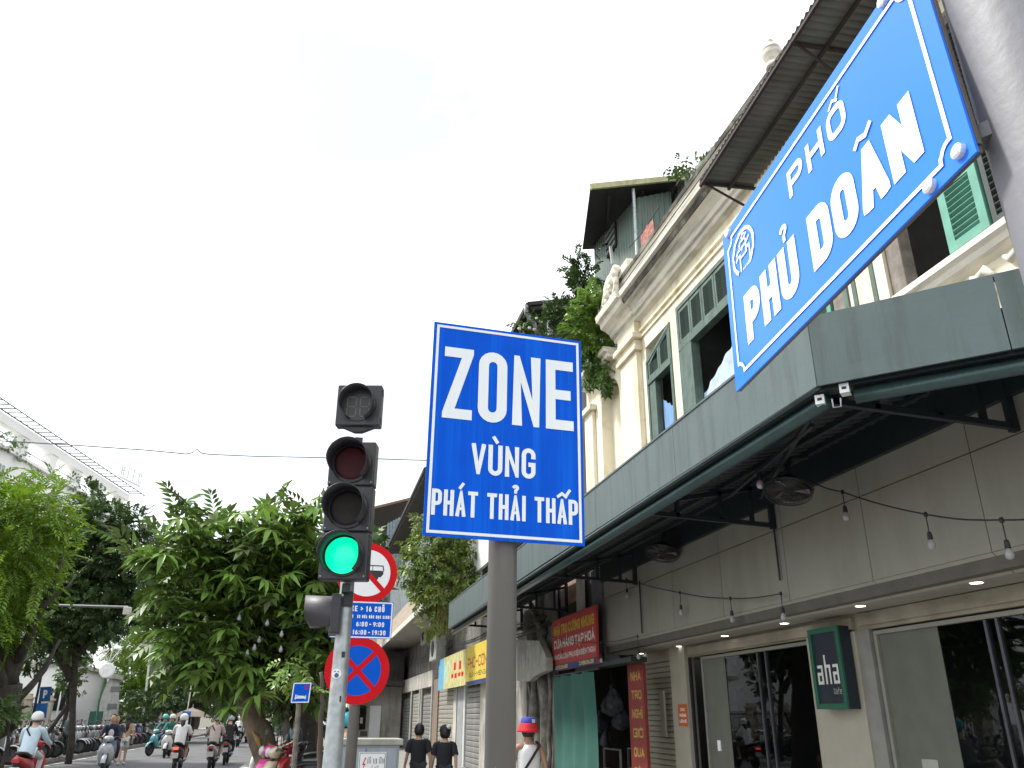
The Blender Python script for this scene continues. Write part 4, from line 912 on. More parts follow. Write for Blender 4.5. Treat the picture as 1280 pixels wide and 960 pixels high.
# ================================================================== foliage kit
def pinnate(pairs, L, l, w, droop=.35, tipup=0.0, seed=0, fold=.25):
    """one compound leaf along +x: leaflets as folded diamonds"""
    rg = np.random.default_rng(seed); V, Fc = [], []
    def leafl(b, d, n):
        d = d / np.linalg.norm(d); s = np.cross(n, d); s /= np.linalg.norm(s); k = len(V)
        ll = l * rg.uniform(.8, 1.15); m = b + d * ll * .45 - n * ll * .02
        V.extend([b, m + s * w / 2 + n * w * fold, b + d * ll - n * ll * .18, m - s * w / 2 + n * w * fold]); Fc.extend([(k, k + 1, k + 2, k + 3)])
    for i in range(pairs):
        t = (i + .7) / pairs; x = L * t; z = -droop * L * t * t
        b = np.array([x, 0, z]); n = np.array([droop * t, 0, 1.0]); n /= np.linalg.norm(n)
        for sg in (-1, 1): leafl(b, np.array([.55 + .3 * t, sg * (1 - .3 * t), -.15 + rg.uniform(-.15, .1)]), n)
    leafl(np.array([L, 0, -droop * L]), np.array([1, 0, -.5]), np.array([.3, 0, 1.]))
    return np.array(V), np.array(Fc)
def whorl(n, l, w, droop=.8, seed=0):
    """hanging umbrella of large leaflets round a point"""
    rg = np.random.default_rng(seed); V, Fc = [], []
    for i in range(n):
        a = 2 * math.pi * i / n + rg.uniform(-.2, .2); ll = l * rg.uniform(.75, 1.15); dr = droop * rg.uniform(.5, 1.25)
        d = np.array([math.cos(a), math.sin(a), 0]); s = np.array([-math.sin(a), math.cos(a), 0]); k = len(V)
        p = [d * ll * t + np.array([0, 0, -dr * ll * t * t + .16 * ll * t]) for t in (.06, .35, .7, 1)]
        ww = [.15, 1, .8, .0]
        for q, v in zip(p, ww):
            V.append(q + s * w / 2 * v + np.array([0, 0, .16 * w * v])); V.append(q - np.array([0, 0, .10 * w * v])); V.append(q - s * w / 2 * v + np.array([0, 0, .16 * w * v]))
        for j in range(3):
            b = k + 3 * j; Fc += [(b, b + 1, b + 4, b + 3), (b + 1, b + 2, b + 5, b + 4)]
    return np.array(V), np.array(Fc)
def mesh_np(name, V, Fq, m):
    me = bpy.data.meshes.new(name); nf = len(Fq)
    me.vertices.add(len(V)); me.vertices.foreach_set('co', V.astype(np.float32).ravel())
    me.loops.add(nf * 4); me.loops.foreach_set('vertex_index', Fq.astype(np.int32).ravel())
    me.polygons.add(nf); me.polygons.foreach_set('loop_start', np.arange(0, nf * 4, 4, dtype=np.int32))
    me.materials.append(m); me.update(calc_edges=True); me.validate(); return me
def scatter(base, P, dirs, sc, roll=.5):
    bv, bf = base; k = len(P); X_ = dirs / np.linalg.norm(dirs, axis=1, keepdims=True)
    up = np.array([0, 0, 1.0]) + RNG.normal(0, roll, (k, 3)); Yv = np.cross(up, X_); Yv /= np.linalg.norm(Yv, axis=1, keepdims=True); Zv = np.cross(X_, Yv)
    V = (P[:, None, :] + sc[:, None, None] * (bv[None, :, 0:1] * X_[:, None, :] + bv[None, :, 1:2] * Yv[:, None, :] + bv[None, :, 2:3] * Zv[:, None, :])).reshape(-1, 3)
    Fq = (bf[None] + (np.arange(k) * len(bv))[:, None, None]).reshape(-1, 4)
    return V, Fq
def blob_points(blobs, dens, shell=.45, upbias=.25, surf=False):
    P, Dr = [], []
    for c, r in blobs:
        c = np.array(c); r = np.array(r if hasattr(r, '__len__') else (r, r, r), float)
        n = max(6, int(dens * (r[0] * r[2] + r[0] * r[1] + r[1] * r[2]) / 3 * 4))
        d = RNG.normal(0, 1, (n, 3)); d /= np.linalg.norm(d, axis=1, keepdims=True)
        rad = shell + (1 - shell) * RNG.random(n) ** .6
        wob = 1 + .22 * np.sin(d[:, 0] * 5 + c[0] * 3) * np.cos(d[:, 2] * 6 + c[2] * 2 + d[:, 1] * 4)
        P.append(c + d * r * (rad * wob)[:, None]); dd = d + RNG.normal(0, .45, (n, 3)); dd[:, 2] += upbias; Dr.append(dd)
    return np.concatenate(P), np.concatenate(Dr)
def crown(parent, bases, blobs, dens, m, smin=.8, smax=1.25, name='crown', roll=.5, **k):
    P, Dr = blob_points(blobs, dens, **k); V, Fq = [], []; off = 0; idx = RNG.integers(0, len(bases), len(P))
    for i, b in enumerate(bases):
        s_ = idx == i
        if not s_.any(): continue
        v, f = scatter(b, P[s_], Dr[s_], RNG.uniform(smin, smax, s_.sum()), roll); V.append(v); Fq.append(f + off); off += len(v)
    V = np.concatenate(V) - np.array(base_of(parent)); o = put(name, mesh_np(name, V, np.concatenate(Fq), m), parent); return o
def pb(x, y, Yv, rpx, dy=0, squash=1.0, depth=1.0):
    p = onY(x, y, Yv + dy); s_ = (p - Vector(CO)).dot(Vector(CF)) / F_PX; r = rpx * s_; return ((p.x, p.y, p.z), (r, r * depth, r * squash))
bark = mat('dark_bark', (.055, .048, .04), .95, var=.35, scale=6, bump=.4, streak=.4, scol=(.03, .026, .02), sscale=(10, 10, 1.2))
bark_l = mat('peeling_bark', (.16, .125, .085), .95, var=.35, scale=5, bump=.4, streak=.7, scol=(.05, .042, .035), sscale=(6, 6, 1))
lf_bright = mat('bright_fern_leaf', (.16, .27, .022), .5, var=.35, scale=.9, bump=0, trans=.3, island=.35)
lf_dark = mat('dark_small_leaf', (.058, .105, .028), .55, var=.5, scale=.6, bump=0, trans=.15, island=.4)
lf_mid = mat('mid_green_leaf', (.085, .16, .032), .5, var=.4, scale=.8, bump=0, trans=.22, island=.35)
lf_big = mat('large_green_leaf', (.105, .170, .034), .42, var=.5, scale=1.1, bump=0, trans=.25, island=.55)
lf_young = mat('young_light_leaf', (.17, .28, .05), .4, var=.3, scale=2, bump=0, trans=.3, island=.25)
lf_vine = mat('vine_leaf', (.17, .235, .05), .5, var=.4, scale=2, bump=0, trans=.25, island=.4)
def limbs(parent, segs, m=None, name='trunk', n=9):
    for k, (pts, rs) in enumerate(segs):
        P = [Vector(p) for p in pts]; fine, R = [], []
        for i in range(len(P) - 1):
            for j in range(4):
                t = j / 4; q = P[i].lerp(P[i + 1], t); l = (P[i + 1] - P[i]).length
                fine.append(q + Vector((math.sin(i * 2.1 + j + k), math.cos(i + j * 1.7 + k), 0)) * l * .035 * (j > 0)); R.append(rs[i] + (rs[i + 1] - rs[i]) * t)
        fine.append(P[-1]); R.append(rs[-1])
        R = [r * (1 + .08 * math.sin(i * 1.9 + k)) for i, r in enumerate(R)]
        MB().tube(fine, R, n).build(name if k == 0 else 'limb', m or bark, parent, smooth=True)

# ================================================================== left trees
fern = [pinnate(9, .62, .17, .055, .45, seed=s_) for s_ in range(4)]
small = [pinnate(4, .26, .15, .08, .3, seed=s_ + 9) for s_ in range(4)]
tiny = [pinnate(3, .16, .10, .055, .3, seed=s_ + 19) for s_ in range(3)]
# bright feathery tree at the left edge
b0_ = onY(5, 900, 25)
T = thing('flame_tree', 'large feathery bright green tree at the left edge of the street', 'tree', (-10.2, 25, .13))
tiers = [(14, 630, 26), (48, 618, 20), (-30, 640, 55), (55, 640, 26), (15, 660, 42), (40, 690, 34), (0, 700, 42), (20, 730, 34), (-40, 715, 60), (72, 622, 9), (70, 662, 14), (-22, 625, 32), (52, 712, 18), (0, 760, 28), (-35, 780, 50), (58, 603, 7), (-60, 830, 55), (30, 755, 14)]
bl_ = [pb(x, y, 25, r, RNG.uniform(-1.6, 1.6), .55, 1.5) for x, y, r in tiers]
crown(T, fern, bl_, 42, lf_bright, shell=.5, upbias=.05, roll=.25)
st = Vector((-10.2, 25, .1)); fk = onY(12, 855, 25)
limbs(T, [([(-9.4, 25, .1), onY(8, 900, 25), fk], (.42, .34, .3)), ([fk, onY(2, 790, 25), onY(-10, 700, 25)], (.22, .17, .08)), ([fk, onY(35, 800, 25), onY(70, 720, 24.5), onY(80, 660, 24.5)], (.17, .12, .07, .03)),
          ([fk, onY(20, 790, 25.5), onY(30, 700, 26), onY(40, 620, 26)], (.18, .13, .08, .03)), ([onY(8, 890, 25), onY(45, 850, 25.5), onY(75, 800, 26)], (.12, .09, .04)), ([onY(10, 870, 25), onY(-20, 800, 24), onY(-60, 720, 24)], (.16, .12, .05)), ([onY(20, 830, 25), onY(50, 760, 24), onY(90, 730, 24)], (.10, .07, .03))])
# tall dark tree behind it
T = thing('dense_tree', 'tall dark green small leaved tree behind the feathery tree', 'tree', (-9.9, 34, .13))
bd_ = [(118, 622, 16), (112, 650, 26), (140, 655, 26), (105, 690, 45), (150, 700, 45), (185, 690, 28), (120, 745, 55), (175, 740, 42), (85, 770, 45), (60, 740, 45), (130, 770, 30), (40, 800, 34), (170, 655, 18), (200, 720, 24), (75, 680, 35), (85, 800, 22)]
crown(T, small, [pb(x, y, 34, r, RNG.uniform(-1.5, 1.5), 1, 1.3) for x, y, r in bd_], 46, lf_dark, shell=.3)
limbs(T, [([onY(84, 960, 34), onY(92, 860, 34), onY(100, 780, 34), onY(115, 690, 34)], (.12, .11, .10, .05)), ([onY(90, 850, 34), onY(60, 800, 34), onY(45, 750, 34)], (.16, .12, .06)), ([onY(95, 820, 34), onY(140, 770, 34), onY(170, 720, 34)], (.15, .11, .05)), ([onY(50, 930, 34), onY(68, 905, 34), onY(84, 880, 34)], (.08, .08, .06))])
# lower bushes and trees filling the left pavement
def bush(nm, lab, px, py, Yv, blobs, m, bases, dens, trunk_r=.1, cat='tree', xoff=0):
    p = onY(px, py, Yv); t = thing(nm, lab, cat, (p.x, Yv, .13), group='trees along the left pavement')
    crown(t, bases, [pb(x, y, Yv, r, RNG.uniform(-.8, .8), .9) for x, y, r in blobs], dens, m)
    limbs(t, [([(p.x, Yv, .1), (p.x + .1, Yv, p.z * .6), (p.x, Yv, p.z)], (trunk_r, trunk_r * .8, trunk_r * .4))])
    return t
bush('young_tree', 'yellow green leafy young tree beside the white round lamp', 168, 850, 60, [(170, 835, 22), (155, 810, 20), (185, 850, 22), (165, 870, 22), (150, 885, 18), (150, 770, 15), (120, 780, 14)], lf_bright, fern, 30)
bush('young_tree', 'low sunlit green tree under the tall dark tree', 88, 850, 37, [(92, 785, 20), (70, 795, 18), (84, 815, 16), (92, 838, 14), (88, 856, 12), (100, 812, 12)], lf_mid, small, 60)
bush('young_tree', 'small pale shrub tree at the lower left corner', 12, 900, 24, [(3, 895, 11), (-10, 890, 16), (12, 905, 8)], lf_mid, small, 90, .06)
bush('street_tree', 'dark leafy tree hanging over the green hoarding', 150, 880, 55, [(90, 855, 14), (100, 820, 16), (165, 895, 20), (180, 885, 24), (200, 870, 20)], lf_dark, small, 26, .2)
far_blobs = [(205, 780, 34, 62), (240, 800, 40, 62), (225, 850, 36, 62), (195, 820, 26, 62)]
for i, (lab, px, Yv, bb, m) in enumerate((
    ('dark tree with broad crown shading the far street', 235, 62, [(215, 800, 40), (250, 830, 36), (200, 850, 30), (235, 860, 30), (275, 850, 34), (190, 770, 26)], lf_dark),
    ('far dark tree closing the end of the street', 290, 85, [(280, 860, 34), (310, 870, 32), (335, 850, 36), (300, 830, 34), (260, 870, 24), (345, 890, 24)], lf_dark),
    ('shadowy tree behind the hospital sign', 385, 48, [(375, 800, 46), (400, 840, 42), (360, 860, 34), (410, 770, 40), (425, 870, 30), (385, 890, 24), (345, 880, 22)], lf_dark),
    ('green street tree behind the distant street lamp', 190, 75, [(175, 800, 26), (200, 830, 30), (160, 850, 24), (215, 870, 22), (190, 880, 20)], lf_mid),
    ('far green tree between the lamp and the umbrella', 245, 110, [(240, 880, 22), (262, 870, 24), (228, 865, 20), (280, 885, 18)], lf_dark))):
    p = onY(px, 900, Yv); t = thing('street_tree', lab, 'tree', (p.x, Yv, .13), group='far street trees')
    crown(t, small, [pb(x, y, Yv, r, RNG.uniform(-2, 2), 1) for x, y, r in bb], 900 / Yv, m, smin=1.3, smax=2.2)
    limbs(t, [([(p.x, Yv, .1), (p.x + .2, Yv, 2.5), (p.x - .1, Yv, 4.5)], (.35, .28, .15))])

# ================================================================== big leaved tree in the middle
TYc = 15.5
T3 = thing('big_leaf_tree', 'leaning tree with large drooping compound leaves in front of the road', 'tree', (-.35, TYc, .13))
bigl = [pinnate(5, .58, .30, .12, .35, seed=s_ + 40) for s_ in range(5)] + [whorl(8, .36, .12, .8, seed=3), whorl(7, .34, .11, .5, seed=5)]
tb = [(240, 665, 18), (268, 682, 28), (222, 695, 20), (300, 695, 36), (350, 682, 32), (392, 678, 30), (405, 720, 36), (345, 730, 50), (290, 750, 48), (245, 735, 34), (212, 742, 18), (232, 785, 30), (218, 815, 16), (280, 800, 42), (335, 795, 46), (390, 775, 40), (255, 825, 18), (300, 835, 26), (350, 845, 28), (392, 835, 28), (325, 855, 20), (176, 700, 7), (195, 705, 10)]
crown(T3, bigl, [pb(x, y, TYc, r, RNG.uniform(-.5, 1.0), 1, 1.4) for x, y, r in tb], 46, lf_big, shell=.3, upbias=.0, smin=.6, smax=1.0, roll=.45)
upr = [(225, 640), (250, 640), (215, 632), (338, 640), (270, 645), (290, 655), (165, 690), (155, 668), (178, 712), (345, 632), (390, 632)]
ub = pinnate(7, .75, .30, .085, .15, seed=77); ubm = mesh_np('leaf_spray', ub[0], ub[1], lf_big)
for i, (x, y) in enumerate(upr):
    p = onY(x, y + 10, TYc); o = put('leaf_spray', ubm, T3, p - base_of(T3)); s_ = RNG.uniform(.7, 1.05)
    dv = Vector((RNG.uniform(-1, .2), RNG.uniform(-.5, .2), RNG.uniform(.15, .8))) if i not in (3, 9) else Vector((.1, -.1, 1))
    o.rotation_mode = 'QUATERNION'; o.rotation_quaternion = dv.to_track_quat('X', 'Z') @ Quaternion((1, 0, 0), RNG.uniform(-.4, .4) + (1.2 if i in (3, 9) else 0)); o.scale = (s_,) * 3
young = [mesh_np('leaf_cluster', *whorl(n_, l_, .105, dr, seed=k), lf_young) for k, (n_, l_, dr) in enumerate(((9, .36, .9), (8, .32, .6), (7, .34, 1.1)))]
mids = [mesh_np('leaf_cluster', *whorl(n_, l_, .125, dr, seed=k + 5), lf_big) for k, (n_, l_, dr) in enumerate(((9, .36, .7), (8, .34, .45)))]
cl = [(282, 795), (207, 812), (282, 834), (309, 842), (251, 848), (276, 856), (322, 876), (287, 891), (257, 722), (289, 726), (268, 704), (312, 652), (337, 668), (360, 650), (381, 648), (360, 724), (250, 703), (240, 712), (330, 640), (300, 648), (405, 628), (395, 640), (348, 662), (345, 690), (225, 655), (380, 690), (395, 735), (330, 730), (300, 668), (270, 660), (205, 700), (190, 695)]
for i, (x, y) in enumerate(cl):
    p = onY(x, y - 6, TYc - 1.35 + .25 * (i % 3)); o = put('leaf_cluster', young[i % 3], T3, p - base_of(T3)); o.rotation_euler = (RNG.uniform(-.35, .35) + .25, RNG.uniform(-.4, .4), RNG.uniform(0, 6.3)); o.scale = (RNG.uniform(.75, 1.05),) * 3
for i in range(150):
    x, y, r = tb[i % len(tb)]; a = RNG.uniform(0, 6.3); q = math.sqrt(RNG.random()) * r
    p = onY(x + q * math.cos(a), y + q * math.sin(a), TYc - 1.0 + RNG.uniform(-.3, .3)); o = put('leaf_cluster', mids[i % 2], T3, p - base_of(T3)); o.rotation_euler = (RNG.uniform(-.4, .4) + .2, RNG.uniform(-.4, .4), RNG.uniform(0, 6.3)); o.scale = (RNG.uniform(.6, .95),) * 3
q0 = onY(336, 945, TYc)
limbs(T3, [([(-.2, TYc, .1), (-.38, TYc, .6), onY(337, 950, TYc), onY(318, 905, TYc), onY(300, 860, TYc), onY(268, 800, TYc), onY(255, 765, TYc)], (.30, .27, .24, .2, .17, .13, .11)),
           ([onY(300, 860, TYc), onY(330, 800, TYc), onY(350, 730, TYc)], (.12, .09, .05)), ([onY(262, 785, TYc), onY(290, 760, TYc), onY(320, 715, TYc), onY(340, 660, TYc)], (.09, .07, .05, .02)), ([onY(256, 768, TYc), onY(240, 720, TYc), onY(225, 670, TYc)], (.08, .06, .02)), ([onY(310, 880, TYc), onY(370, 850, TYc), onY(400, 780, TYc)], (.12, .09, .04))], bark_l)
for k, (x, y, ln) in enumerate(((322, 925, 22), (330, 945, 16), (340, 935, 14))):
    a, b = onY(x - 6, y - ln / 2, TYc - .22), onY(x + 4, y + ln / 2, TYc - .25); MB().tube([a, a.lerp(b, .5) + Vector((.02, -.02, 0)), b], [.02, .045, .015], 6).build('bark_flake', mat('ochre_bark', (.34, .22, .08), .9, var=.3, scale=9), T3, smooth=True)
t = thing('dark_trunk_tree', 'dark thick trunk behind the leaning tree', 'tree', (.35, 19, .13))
limbs(t, [([(-.05, 19, .1), (-.15, 19, 1.6), (-.2, 19, 3.2), (-.4, 19, 5)], (.42, .38, .33, .2))])
crown(t, small, [((-.4, 19.5, 4.2), (1.6, 1, 1.0)), ((.4, 20, 5), (1.2, 1, .9))], 45, lf_dark, smin=1, smax=1.6)
t = thing('sapling', 'thin brown sapling with pale young leaves above the hospital sign', 'tree', (.12, 12.5, .13))
limbs(t, [([onY(397, 985, 12.5), onY(400, 930, 12.5), onY(404, 880, 12.5), onY(401, 840, 12.5)], (.045, .04, .032, .025)), ([onY(403, 870, 12.5), onY(385, 842, 12.5), onY(368, 835, 12.5)], (.018, .014, .008))], mat('brown_sapling_bark', (.11, .085, .065), .9))
crown(t, [pinnate(4, .22, .12, .04, .6, seed=3)], [pb(365, 836, 12.5, 15), pb(385, 848, 12.5, 12), pb(358, 826, 12.5, 9)], 110, lf_young, upbias=-.2, smin=.7, smax=1.1)
# little bulbs strung in the tree
t = thing('tree_bulbs', 'a few small white bulbs hanging in the big leaved tree', 'string lights', onY(320, 780, 14.2))
for x, y in ((275, 797), (256, 775), (299, 773), (309, 817), (324, 800), (318, 810), (352, 793), (351, 812), (334, 779)):
    p = onY(x, y, 14.2); MB().lathe([(.012, .06), (.02, .03), (.034, 0), (.03, -.03), (.01, -.045)], p, (0, 0, 1), 10).build('bulb', bulb_m, t, smooth=True)
MB().tube([onY(x, y - 5, 14.2) for x, y in ((225, 765), (256, 775), (275, 795), (299, 773), (318, 808), (334, 779), (352, 791), (400, 780))], .006, 4).build('cord', cord_m, t)

# ================================================================== plants on the right hand houses
def plant(nm, lab, loc, blobs, m, bases, dens, stem=None, **k):
    t = thing(nm, lab, 'plant', loc); crown(t, bases, blobs, dens, m, **k)
    if stem: limbs(t, [stem], name='stem')
    return t
lf_fig = mat('fig_leaf', (.14, .24, .04), .45, var=.4, scale=1.5, bump=0, trans=.25, island=.35)
plant('wall_shrub', 'bright green fig shrub growing from the end of the cream cornice', (5.0, 13.9, 8.3), [pb(747, 375, 13.7, 20), pb(738, 395, 13.7, 24), pb(755, 402, 13.7, 22), pb(728, 412, 13.7, 18), pb(745, 425, 13.7, 20), pb(765, 415, 13.4, 10)], lf_fig, small, 120, ([onY(760, 430, 13.7), onY(750, 410, 13.7), onY(745, 380, 13.7)], (.06, .04, .02)), smin=.55, smax=.95)
plant('hanging_creeper', 'dark creeper hanging down the end of the cream building', (4.95, 14.3, 8.2), [pb(740, 445, 14.2, 19), pb(755, 450, 13.9, 16), pb(762, 462, 13.7, 10), pb(738, 465, 14.2, 13), pb(752, 472, 14.0, 8)], lf_mid, tiny, 190, smin=.8, smax=1.4, upbias=-.6)
plant('wall_shrub', 'dark sprig of leaves left of the rooftop house', (6, 17, 11), [pb(722, 330, 17, 12), pb(732, 345, 17, 16), pb(718, 350, 17, 9), pb(730, 362, 17, 13), pb(740, 320, 17, 8)], lf_dark, small, 70, ([onY(740, 400, 17), onY(730, 350, 17), onY(722, 325, 17)], (.05, .03, .01)), smin=.7, smax=1.1)
plant('wall_shrub', 'small dark bush sprouting from the parapet beside the canopy', (5.3, 11, 10), [pb(845, 205, 10.6, 6), pb(855, 210, 10.4, 8), pb(868, 208, 10.2, 9), pb(862, 216, 10.3, 8), pb(878, 214, 10, 7)], lf_dark, tiny, 160, ([onX(870, 226, 5.3), onX(862, 212, 5.3)], (.03, .01)), smin=.7, smax=1.2)
plant('wall_shrub', 'dark bush over the roof gutter behind the blue zone sign', (5.6, 17.5, 10), [pb(700, 390, 17.4, 16), pb(712, 400, 17.2, 16), pb(690, 405, 17.6, 12), pb(720, 382, 17, 10)], lf_dark, tiny, 120, smin=.9, smax=1.5)
fl_ = plant('flowering_vine', 'vine with small pale flowers on the dark roof above the blue zone sign', (5.2, 20.5, 11), [pb(660, 402, 20.5, 8), pb(672, 408, 20.3, 9), pb(650, 410, 20.6, 7), pb(690, 412, 20, 8)], lf_mid, tiny, 110)
fb = MB()
for x, y in ((671, 398), (676, 402), (662, 410), (668, 412), (695, 408), (649, 411), (690, 400)): fb.ball(onY(x, y, 20.1), .06, .04, .05, 6)
fb.build('flower', mat('pale_flower', (.6, .58, .5), .8), fl_)['kind'] = 'stuff'
vb = [(560, 665, 34), (585, 690, 22), (535, 690, 28), (520, 712, 20), (550, 715, 34), (575, 730, 20), (545, 745, 24), (530, 735, 14), (560, 765, 18), (528, 650, 8), (540, 780, 10)]
plant('balcony_vine', 'large mass of yellow green vine hanging over the balcony', (4.2, 27, 5), [pb(x, y, 27, r, RNG.uniform(-.3, .3), 1.0, .7) for x, y, r in vb], lf_vine, tiny, 90, smin=1.0, smax=1.8, upbias=-.5)
st_ = MB()
for k in range(70):
    p = onY(RNG.uniform(540, 588), RNG.uniform(715, 745), 26.6); l = RNG.uniform(.6, 1.6); st_.tube([p, p + Vector((.03, 0, -l * .5)), p + Vector((0, .02, -l))], .012, 3)
t = thing('hanging_roots', 'brownish trailing vine stems below the balcony greenery', 'plant', onY(560, 740, 26.6)); o = st_.build('trailing_stem', mat('dry_vine', (.20, .19, .07), .9, var=.4), t); o['kind'] = 'stuff'
plant('balcony_plant', 'small yellow green plant at the eave left of the zone sign', (3.4, 30, 8.4), [pb(526, 655, 29, 7), pb(522, 662, 29, 6)], lf_vine, tiny, 120)

# ================================================================== houses farther along on the right
concrete = mat('dirty_concrete', (.20, .19, .17), .9, var=.35, scale=1.3, bump=.2, streak=.85, scol=(.05, .048, .045), sscale=(2.5, 1.5, .7), spot=.5, pcol=(.07, .065, .06))
pale_wall = mat('pale_grey_wall', (.42, .40, .35), .9, var=.2, scale=1.2, streak=.75, scol=(.14, .13, .11), sscale=(3, 2, .6), spot=.4, pcol=(.16, .15, .13))
dark_wall = mat('sooty_wall', (.06, .055, .05), .95, var=.4, scale=1.5, streak=.5, scol=(.02, .02, .02))
brown_roof = mat('brown_tin_roof', (.045, .034, .028), .8, var=.3, streak=.4)
clad = mat('grey_ribbed_cladding', (.22, .25, .26), .6, metal=.2, var=.2, streak=.5, scol=(.10, .11, .11), sscale=(8, 8, .4))
hA = thing('old_house', 'sooty old house with dark metal roof behind the blue zone sign', 'building', (5.3, 18.5, 0))
w_ = MB(); w_.box(5.35, 12, 15.3, 18.0, 3.1, 9.0); w_.box(6.9, 12, 15.3, 18.0, 0, 3.1); w_.box(5.3, 12, 18.0, 22.0, 0, 5.8); w_.box(5.7, 12, 20.7, 22.9, 5.8, 12.7)
w_.build('wall', dark_wall, hA)
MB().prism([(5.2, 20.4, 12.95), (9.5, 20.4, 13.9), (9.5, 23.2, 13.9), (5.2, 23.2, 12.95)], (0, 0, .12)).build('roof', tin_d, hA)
MB().beam((5.2, 20.4, 12.95), (5.2, 23.2, 12.95), .1, .16).build('gutter', tin_d, hA)
for k in range(4): MB().beam((5.3, 20.5 + k * .8, 12.9), (9, 20.5 + k * .8, 13.7), .08, .1).build('rafter', tin_d, hA)
MB().tube([onY(657, 382, 20.3), onY(658, 392, 20.3), onY(668, 405, 20.3), onY(671, 418, 20.3)], .07, 8).build('downpipe', mat('grey_downpipe', (.22, .22, .24), .5), hA, smooth=True)
MB().tube([onY(687, 388, 19), onY(688, 420, 19)], .09, 8).build('downpipe', mat('grey_downpipe', (.22, .22, .24), .5), hA)
MB().box(5.18, 5.34, 18.0, 19.2, .13, 5.6).build('pier', old_wall, hA)
MB().box(5.15, 5.3, 20.3, 22.0, .13, 3.6).build('pier', old_wall, hA)
br = MB().box(5.26, 5.3, 16.2, 17.6, 3.9, 4.9).build('brick_patch', mat('pinkish_old_brick', (.32, .20, .15), .9, var=.3, scale=6, streak=.4), hA)
MB().box(5.2, 5.26, 15.9, 16.3, 3.1, 4.9).build('white_batten', mat('dirty_white_panel', (.55, .54, .48), .7, streak=.4), hA)
rtz = [([(5.12, 18.6, .1), (5.1, 18.3, 1.5), (5.1, 18.5, 2.8), (5.15, 18.9, 4.2), (5.2, 19.2, 5.2)], (.16, .14, .13, .12, .1)), ([(5.1, 18.7, .1), (5.08, 18.9, 1.2), (5.1, 19.4, 2.2), (5.15, 19.3, 3.4)], (.11, .1, .08, .06)), ([(5.08, 18.4, 3.4), (5.05, 19.0, 3.9), (5.1, 19.9, 4.3)], (.09, .08, .05)), ([(5.1, 19.0, .1), (5.06, 19.6, .9), (5.1, 19.9, 2.4)], (.07, .07, .04)), ([(5.1, 18.2, .1), (5.08, 18.1, 1.2), (5.1, 18.25, 3.0)], (.06, .05, .04))]
t = thing('strangler_root', 'pale grey strangler roots climbing the old pier left of the green cloth', 'plant', (5.1, 18.6, .13)); limbs(t, rtz, mat('pale_root_bark', (.22, .21, .18), .95, var=.5, scale=5, bump=.4, streak=.8, scol=(.05, .045, .04), sscale=(5, 5, 1)), name='root')
bx = thing('blank_sign_back', 'weathered grey sheet metal sign box with a broken lower corner', 'shop sign', (4.7, 19.6, 2.6))
cs_ = [onX(646, 800, 4.75), onX(674, 801, 4.75), onX(683, 822, 4.75), onX(683, 838, 4.75), onX(668, 845, 4.75), onX(661, 852, 4.75), onX(646, 851, 4.75)]
MB().prism(cs_, (.14, 0, 0)).build('sheet', mat('stained_zinc_sheet', (.40, .40, .36), .6, metal=.2, var=.2, streak=.8, scol=(.17, .15, .11), sscale=(5, 5, .7), spot=.4, pcol=(.2, .16, .1)), bx)
# banner
def board(nm, lab, px4, x, mats, cat='shop sign', th=.05):
    tl, tr, br_, bl_ = [onX(*p, x) for p in px4]; ym = (tl.y + tr.y) / 2
    t = thing(nm, lab, cat, (x, ym, (tl.z + bl_.z) / 2)); w0 = tl.y - tr.y
    zt_, zb_ = (tl.z + tr.z) / 2, (bl_.z + br_.z) / 2; h0 = zt_ - zb_
    mp_ = plane_map((x, tl.y, zb_), (0, -1, 0), (0, 0, 1), (-1, 0, 0))
    slab(MB(), mp_, 0, w0, 0, h0, -th, 0).build('board', mats, t); return t, mp_, w0, h0
red_b = mat('faded_red_banner', (.42, .045, .045), .7, var=.1); yel = mat('faded_yellow_print', (.62, .42, .04), .7, var=.15); yel2 = mat('yellow_print', (.70, .58, .10), .7); navy = mat('navy_print', (.02, .04, .16), .6); offw = mat('off_white_print', (.62, .60, .55), .7, var=.08)
t, mp_, w0, h0 = board('shop_banner', 'red tilted shop banner with yellow and white Vietnamese lettering', ((690, 776), (744, 757), (747, 829), (692, 840)), 4.95, red_b)
shapes(t, mp_, [[(0, 0), (w0, 0), (w0, h0 * .115), (0, h0 * .115)]], navy, name='navy_band')
write(t, mp_, 'NHÀ TRỌ CƯỜNG NHUNG', .05 * w0, .97 * w0, h0 * .68, h0 * .87, .2, yel, gap=.12, space=.35, lift=.003, marks=.7)
write(t, mp_, 'CỬA HÀNG TẠP HOÁ', .05 * w0, .97 * w0, h0 * .42, h0 * .59, .24, offw, gap=.14, space=.4, lift=.003, marks=.8)
write(t, mp_, 'BÁN CÁC LOẠI PHỤ KIỆN ĐIỆN THOẠI', .03 * w0, .98 * w0, h0 * .21, h0 * .31, .24, offw, gap=.14, space=.4, lift=.003, marks=.8)
write(t, mp_, '0.972.68.688', .08 * w0, .38 * w0, h0 * .025, h0 * .095, .22, yel2, gap=.15, lift=.003)
write(t, mp_, '0.988.86.38', .64 * w0, .94 * w0, h0 * .025, h0 * .095, .22, yel2, gap=.15, lift=.003)
tc_ = onX(716, 845, 4.98)
t = thing('green_cloth', 'large dark green cloth hanging below the red banner', 'cloth', (4.98, tc_.y, 2.3)); ga, gb = onX(694, 845, 4.98), onX(742, 840, 4.98)
drape(4.98, gb.y, ga.y, 2.42, 2.42, .3, mat('dark_green_cloth', (.035, .125, .10), .8, var=.15, scale=1.5, bump=.05), 60, .06, parent=t, name='cloth', wob=7)
MB().tube([(4.98, gb.y - .3, 2.44), (4.98, ga.y + .1, 2.44)], .02, 6).build('rail', dark_metal, t)
